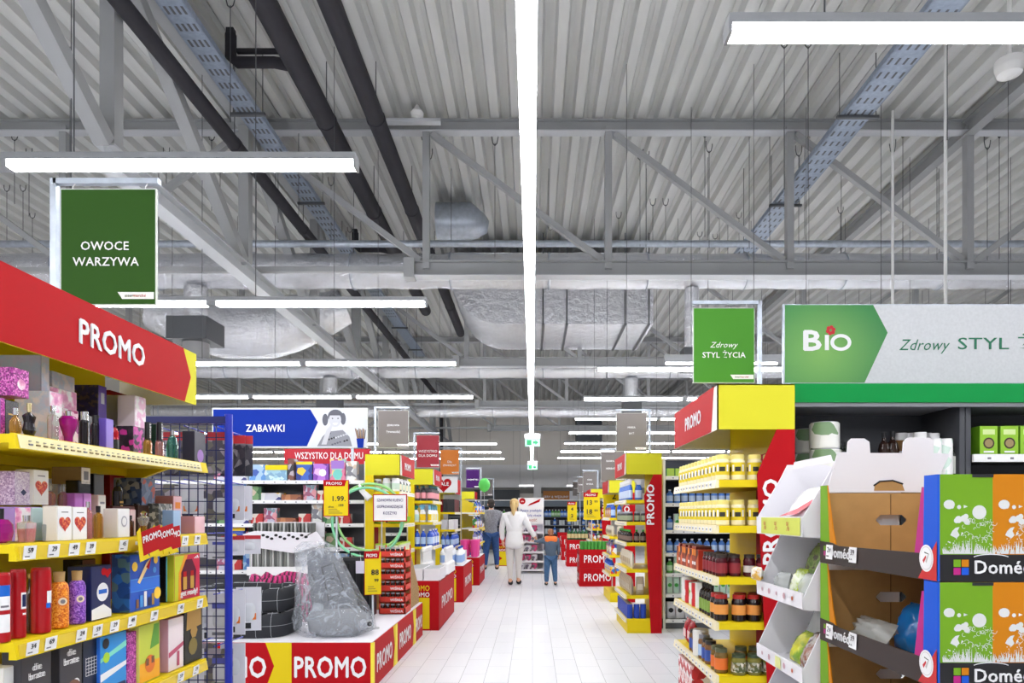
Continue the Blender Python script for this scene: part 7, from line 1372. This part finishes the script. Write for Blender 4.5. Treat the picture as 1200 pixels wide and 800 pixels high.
cooler('open cooler with drinks behind the white aisle stand', 0.3, 3.0, 27.2); cooler('open cooler behind the man and woman', -3.4, 0.0, 27.4)
db = [bottle('blue drink bottle', M('drink_blue', (40,110,210), 0.3), c_white, M('light_blue_lab', (190,210,240), 0.5), 0.28, 0.06), bottle('green drink bottle', M('drink_green', (90,170,70), 0.3), c_white, M('green_lab', (200,225,190), 0.5), 0.28, 0.06), can('dark drink can', M('can_dark', (50,56,80), 0.3), 0.2, 0.055), can('white drink can', M('can_white', (215,220,225), 0.3), 0.2, 0.055)]
for Z, nm in ((1.32, 'top'), (0.98, 'middle'), (0.64, 'low')):
    line(db, (0.38, 27.5, Z+0.001), (2.2, 27.5, Z+0.001), 0, 'drinks cooler %s shelf' % nm, 'drinks in the far coolers', seq=[0,0,0,1,1,1] if nm == 'top' else [2,3,3,2,0], end='aisle')
    line(db, (-2.6, 27.7, Z+0.001), (-0.1, 27.7, Z+0.001), 0, 'far cooler %s shelf' % nm, 'drinks in the far coolers', seq=[2,3,1,2,3], end='wall side')
for i, x in enumerate((-0.25, 1.75)):
    b = MB(); b.box(x-0.3, 28.4, 2.6, x+0.3, 29.0, 2.63, M('panel_glow', (250,250,252), 0.4, emit=4.0)); b.box(x-0.32, 28.38, 2.63, x+0.32, 29.02, 2.66, white)
    for s in (-0.28, 0.28): b.cyl((x+s, 28.7, 2.66), (x+s, 28.7, ZD-0.01), 0.004, wire_m, 5)
    b.solo('panel_light', ['square ceiling panel light over the far cooler behind the couple', 'square ceiling panel light over the drinks cooler'][i], 'light', (x, 28.7, 2.6), 'far panel lights')
# ================================================================ people
def skin_geo(pts, edges, root, sub=2):
    """grow a smooth surface round a joint skeleton; pts {name: (x, y, z, rx, ry)}"""
    ks = list(pts); me = bpy.data.meshes.new('figure_source'); me.from_pydata([pts[k][:3] for k in ks], [(ks.index(a), ks.index(c)) for a, c in edges], [])
    o = bpy.data.objects.new('figure_source', me); COL.objects.link(o); sk = o.modifiers.new('skin', 'SKIN'); sk.use_smooth_shade = True
    lay = me.skin_vertices[0].data
    for i, k in enumerate(ks):
        p = pts[k]; lay[i].radius = (p[3], p[4] if len(p) > 4 else p[3]); lay[i].use_root = (k == root)
    ss = o.modifiers.new('smooth', 'SUBSURF'); ss.levels = sub; ss.render_levels = sub
    dg = bpy.context.evaluated_depsgraph_get(); r = bpy.data.meshes.new_from_object(o.evaluated_get(dg))
    v = [tuple(p.co) for p in r.vertices]; f = [tuple(p.vertices) for p in r.polygons]
    bpy.data.objects.remove(o); bpy.data.meshes.remove(me); bpy.data.meshes.remove(r)
    return v, f
def person(label, x, y, H, turn, cloth, arms, legs, hair, head_turn=0.0):
    """standing figure facing +y, built at unit scale of H metres and set on the floor"""
    t = T('person', label, 'person', (x, y, 0)); t.rotation_euler = (0, 0, turn); OFF[t.name] = Vector((0,0,0))
    s = H/1.75; J = {}
    def P_(k, px, py, pz, r, r2=None): J[k] = (px*s, py*s, pz*s, r*s, (r2 or r)*s)
    P_('pelvis',0,0,0.95,0.135,0.105); P_('waist',0,0,1.08,0.125,0.095); P_('chest',0,0.0,1.27,0.15,0.105); P_('collar',0,-0.01,1.42,0.10,0.075); P_('neck',0,0.0,1.49,0.052,0.055)
    P_('jaw',0.0,0.03,1.56,0.058,0.07); P_('skull',0,0.01,1.64,0.075,0.092); P_('crown',0,0.0,1.70,0.058,0.07)
    E_ = [('pelvis','waist'),('waist','chest'),('chest','collar'),('collar','neck'),('neck','jaw'),('jaw','skull'),('skull','crown')]
    for sd, q in (('l',-1),('r',1)):
        L = legs[sd]; A = arms[sd]
        P_('hip'+sd, q*0.09, 0, 0.86, 0.108); P_('knee'+sd, q*0.1+L[0], L[1], 0.50, 0.07); P_('calf'+sd, q*0.1+L[2]*0.5+L[0]*0.5, (L[1]+L[3])/2-0.02, 0.34, 0.058); P_('ank'+sd, q*0.1+L[2], L[3], 0.09+L[4], 0.042)
        P_('heel'+sd, q*0.1+L[2], L[3]-0.03, 0.04+L[4], 0.036); P_('toe'+sd, q*0.11+L[2], L[3]+0.15, 0.03+L[4], 0.036, 0.026)
        P_('sh'+sd, q*0.185, -0.005, 1.395, 0.062); P_('elb'+sd, A[0], A[1], A[2], 0.043); P_('wri'+sd, A[3], A[4], A[5], 0.028)
        d = (Vector(A[3:6])-Vector(A[0:3])).normalized(); sidev = Vector((0,1,0)) if abs(d.y) < 0.8 else Vector((1,0,0)); w = (sidev-d*sidev.dot(d)).normalized(); n = d.cross(w)*(-q)
        wr = Vector(A[3:6]); pm = wr+d*0.055; P_('palm'+sd, *pm, 0.034, 0.018)
        E_ += [('pelvis','hip'+sd),('hip'+sd,'knee'+sd),('knee'+sd,'calf'+sd),('calf'+sd,'ank'+sd),('ank'+sd,'heel'+sd),('ank'+sd,'toe'+sd),('collar','sh'+sd),('sh'+sd,'elb'+sd),('elb'+sd,'wri'+sd),('wri'+sd,'palm'+sd)]
        for i in range(4):
            o1 = pm+d*0.035+w*(0.028-0.019*i); ln = (0.055,0.065,0.06,0.045)[i]
            P_('f%d0%s' % (i,sd), *o1, 0.0095); P_('f%d1%s' % (i,sd), *(o1+d*ln*0.55+n*0.008), 0.0085); P_('f%d2%s' % (i,sd), *(o1+d*ln*0.9+n*0.03), 0.007); E_ += [('palm'+sd,'f%d0%s' % (i,sd)),('f%d0%s' % (i,sd),'f%d1%s' % (i,sd)),('f%d1%s' % (i,sd),'f%d2%s' % (i,sd))]
        o1 = wr+d*0.03+w*0.035; P_('t0'+sd, *o1, 0.011); P_('t1'+sd, *(o1+w*0.022+d*0.03+n*0.008), 0.0095); P_('t2'+sd, *(o1+w*0.024+d*0.055+n*0.02), 0.008); E_ += [('palm'+sd,'t0'+sd),('t0'+sd,'t1'+sd),('t1'+sd,'t2'+sd)]
    b = MB(); v, f = skin_geo(J, E_, 'pelvis'); b.add(v, f, skin_m, True)
    hz = 1.625*s
    b.ell((0, 0.108*s, hz-0.03*s), 0.013*s, 0.022*s, 0.022*s, skin_m, 8, 6)
    for q in (-1, 1):
        b.ell((q*0.032*s, 0.088*s, hz+0.004*s), 0.013*s, 0.010*s, 0.008*s, paper, 8, 6); b.ell((q*0.032*s, 0.096*s, hz+0.004*s), 0.006*s, 0.004*s, 0.006*s, ink, 8, 6); b.ell((q*0.078*s, 0.0, hz-0.01*s), 0.012*s, 0.022*s, 0.032*s, skin_m, 8, 6)
    b.ell((0, 0.088*s, hz-0.07*s), 0.022*s, 0.008*s, 0.007*s, M('lip', (190,110,105), 0.5), 8, 6)
    b.build('body', t)
    def grow(name, keys, add, mat, over=None, lab=None, sub=2):
        pts = {}; ed = []
        for k in keys:
            p = list(J[k]); p[3] += add*s; p[4] += add*s; pts[k] = tuple(p)
        if over:
            for k, p in over.items(): pts[k] = tuple(c*s for c in p)
        ed = [(a, c) for a, c in E_ if a in pts and c in pts]
        for k in pts:
            if not any(k in e for e in ed): ed.append((k, keys[0]))
        rt = 'pelvis' if 'pelvis' in pts else keys[0]
        v, f = skin_geo(pts, ed, rt, sub); c = MB(); c.add(v, f, mat, True); o = c.build(name, t)
        if lab: o['label'] = lab
        return o
    arms_k = ['shl','elbl','wril','shr','elbr','wrir']
    grow('trousers', ['pelvis','hipl','hipr','kneel','kneer','calfl','calfr','ankl','ankr'], cloth['tw'], cloth['trousers'])
    if cloth['long']:
        # jacket hem below the hip
        jk = {'hem': (0,-0.005,0.71,0.225,0.175), 'seat': (0,-0.005,0.90,0.21,0.165)}
        pts = {k: (J[k][0], J[k][1], J[k][2], J[k][3]+0.035*s, J[k][4]+0.03*s) for k in ['waist','chest','collar']+arms_k}
        for k in ('elbl','elbr'): pts[k] = J[k][:3]+(0.062*s,0.062*s)
        for k in ('wril','wrir'): pts[k] = J[k][:3]+(0.05*s,0.05*s)
        for k, p in jk.items(): pts[k] = tuple(c*s for c in p)
        pts['neck'] = J['neck'][:3]+(0.07*s,0.07*s)
        ed = [('hem','seat'),('collar','neck'),('seat','waist'),('waist','chest'),('chest','collar'),('collar','shl'),('shl','elbl'),('elbl','wril'),('collar','shr'),('shr','elbr'),('elbr','wrir')]
        v, f = skin_geo(pts, ed, 'chest'); c = MB(); c.add(v, f, cloth['top'], True); c.build('jacket', t)
    else:
        pts = {k: (J[k][0], J[k][1], J[k][2], J[k][3]+cloth['jw']*s, J[k][4]+cloth['jw']*s) for k in ['pelvis','waist','chest','collar']+arms_k}
        for k in ('elbl','elbr'): pts[k] = J[k][:3]+(0.056*s,0.056*s)
        for k in ('wril','wrir'): pts[k] = J[k][:3]+(0.042*s,0.042*s)
        pts['pelvis'] = (0,0,0.95*s,0.17*s,0.135*s); pts['hem'] = (0,0,0.82*s,0.175*s,0.14*s); pts['neck'] = J['neck'][:3]+(0.066*s,0.066*s)
        ed = [('hem','pelvis'),('collar','neck'),('pelvis','waist'),('waist','chest'),('chest','collar'),('collar','shl'),('shl','elbl'),('elbl','wril'),('collar','shr'),('shr','elbr'),('elbr','wrir')]
        v, f = skin_geo(pts, ed, 'chest'); c = MB(); c.add(v, f, cloth['top'], True); c.build('shirt' if cloth['jw'] < 0.036 else 'jacket', t)
    if cloth.get('hood'):
        v, f = skin_geo({'a': (-0.2*s,-0.02*s,1.415*s,0.105*s,0.11*s), 'b': (0,-0.05*s,1.43*s,0.15*s,0.125*s), 'c': (0.2*s,-0.02*s,1.415*s,0.105*s,0.11*s)}, [('a','b'),('b','c')], 'b'); c = MB(); c.add(v, f, cloth['hood'], True); o = c.build('shoulder_panel', t); o['label'] = 'bright orange shoulder panel'
    for sd in 'lr':
        pts = {k+sd: (J[k+sd][0], J[k+sd][1], J[k+sd][2], J[k+sd][3]+0.012*s, J[k+sd][4]+0.012*s) for k in ('ank','heel','toe')}
        v, f = skin_geo(pts, [('ank'+sd,'heel'+sd),('ank'+sd,'toe'+sd),('heel'+sd,'toe'+sd)], 'ank'+sd); c = MB(); c.add([(p[0],p[1],max(p[2],0.002)) for p in v], f, cloth['shoe'], True); c.build('shoe', t)
    c = MB(); hm = hair[0]; c.ell((0,-0.014*s,1.665*s), 0.092*s, 0.102*s, 0.088*s, hm, 20, 12); c.ell((0,-0.05*s,1.60*s), 0.078*s, 0.062*s, 0.085*s, hm, 16, 10)
    if hair[1] == 'tail': c.tube([(0,-0.08*s,1.68*s),(0,-0.125*s,1.66*s),(0,-0.145*s,1.58*s),(0,-0.135*s,1.48*s),(0,-0.12*s,1.40*s)], [0.03*s,0.035*s,0.045*s,0.04*s,0.012*s], hm, 12)
    c.build('hair', t)
    return t
denim = M('blue_denim', (44,76,130), 0.8, noise=(30, 0.15)); denim2 = M('faded_denim', (66,100,140), 0.8, noise=(30, 0.15))
person('man seen from behind in a grey checked shirt and blue jeans at the shelf', -1.05, 17.3, 1.80, 0.18,
       dict(trousers=denim, tw=0.018, top=M('grey_checked_shirt', (132,132,140), 0.8, noise=(40, 0.3)), jw=0.034, long=False, shoe=M('dark_trainer', (40,40,44), 0.6)),
       {'l': (-0.27,0.03,1.13,-0.25,0.16,0.93), 'r': (0.27,0.0,1.13,0.28,0.06,0.88)}, {'l': (-0.02,0.0,-0.05,0.0,0), 'r': (0.02,0.0,0.05,0.02,0)}, (M('dark_hair', (44,36,32), 0.7), 'short'))
person('woman seen from behind in a white jacket holding the child by the hand', -0.36, 13.55, 1.72, -0.1,
       dict(trousers=M('pale_trousers', (214,210,206), 0.8), tw=0.006, top=M('white_jacket', (236,236,238), 0.7), jw=0.03, long=True, shoe=M('black_shoe', (24,24,28), 0.5)),
       {'l': (-0.26,0.0,1.14,-0.25,0.08,0.90), 'r': (0.30,0.02,1.16,0.41,0.07,0.97)}, {'l': (0.0,0.05,0.03,-0.06,0), 'r': (-0.02,0.1,-0.03,0.12,0)}, (M('blond_hair', (206,176,120), 0.6), 'tail'))
person('child seen from behind in a blue grey jacket with orange shoulders', 0.36, 13.5, 1.12, 0.1,
       dict(trousers=denim2, tw=0.028, top=M('blue_grey_jacket', (84,100,118), 0.75), jw=0.055, long=False, shoe=M('dark_green_shoe', (40,50,46), 0.6), hood=M('orange_hood', (236,120,50), 0.7)),
       {'l': (-0.36,0.02,1.36,-0.52,0.08,1.37), 'r': (0.25,0.02,1.14,0.26,0.08,0.93)}, {'l': (-0.02,0.02,-0.03,0.0,0), 'r': (0.02,0.04,0.05,0.03,0)}, (M('brown_hair', (150,100,70), 0.7), 'short'))
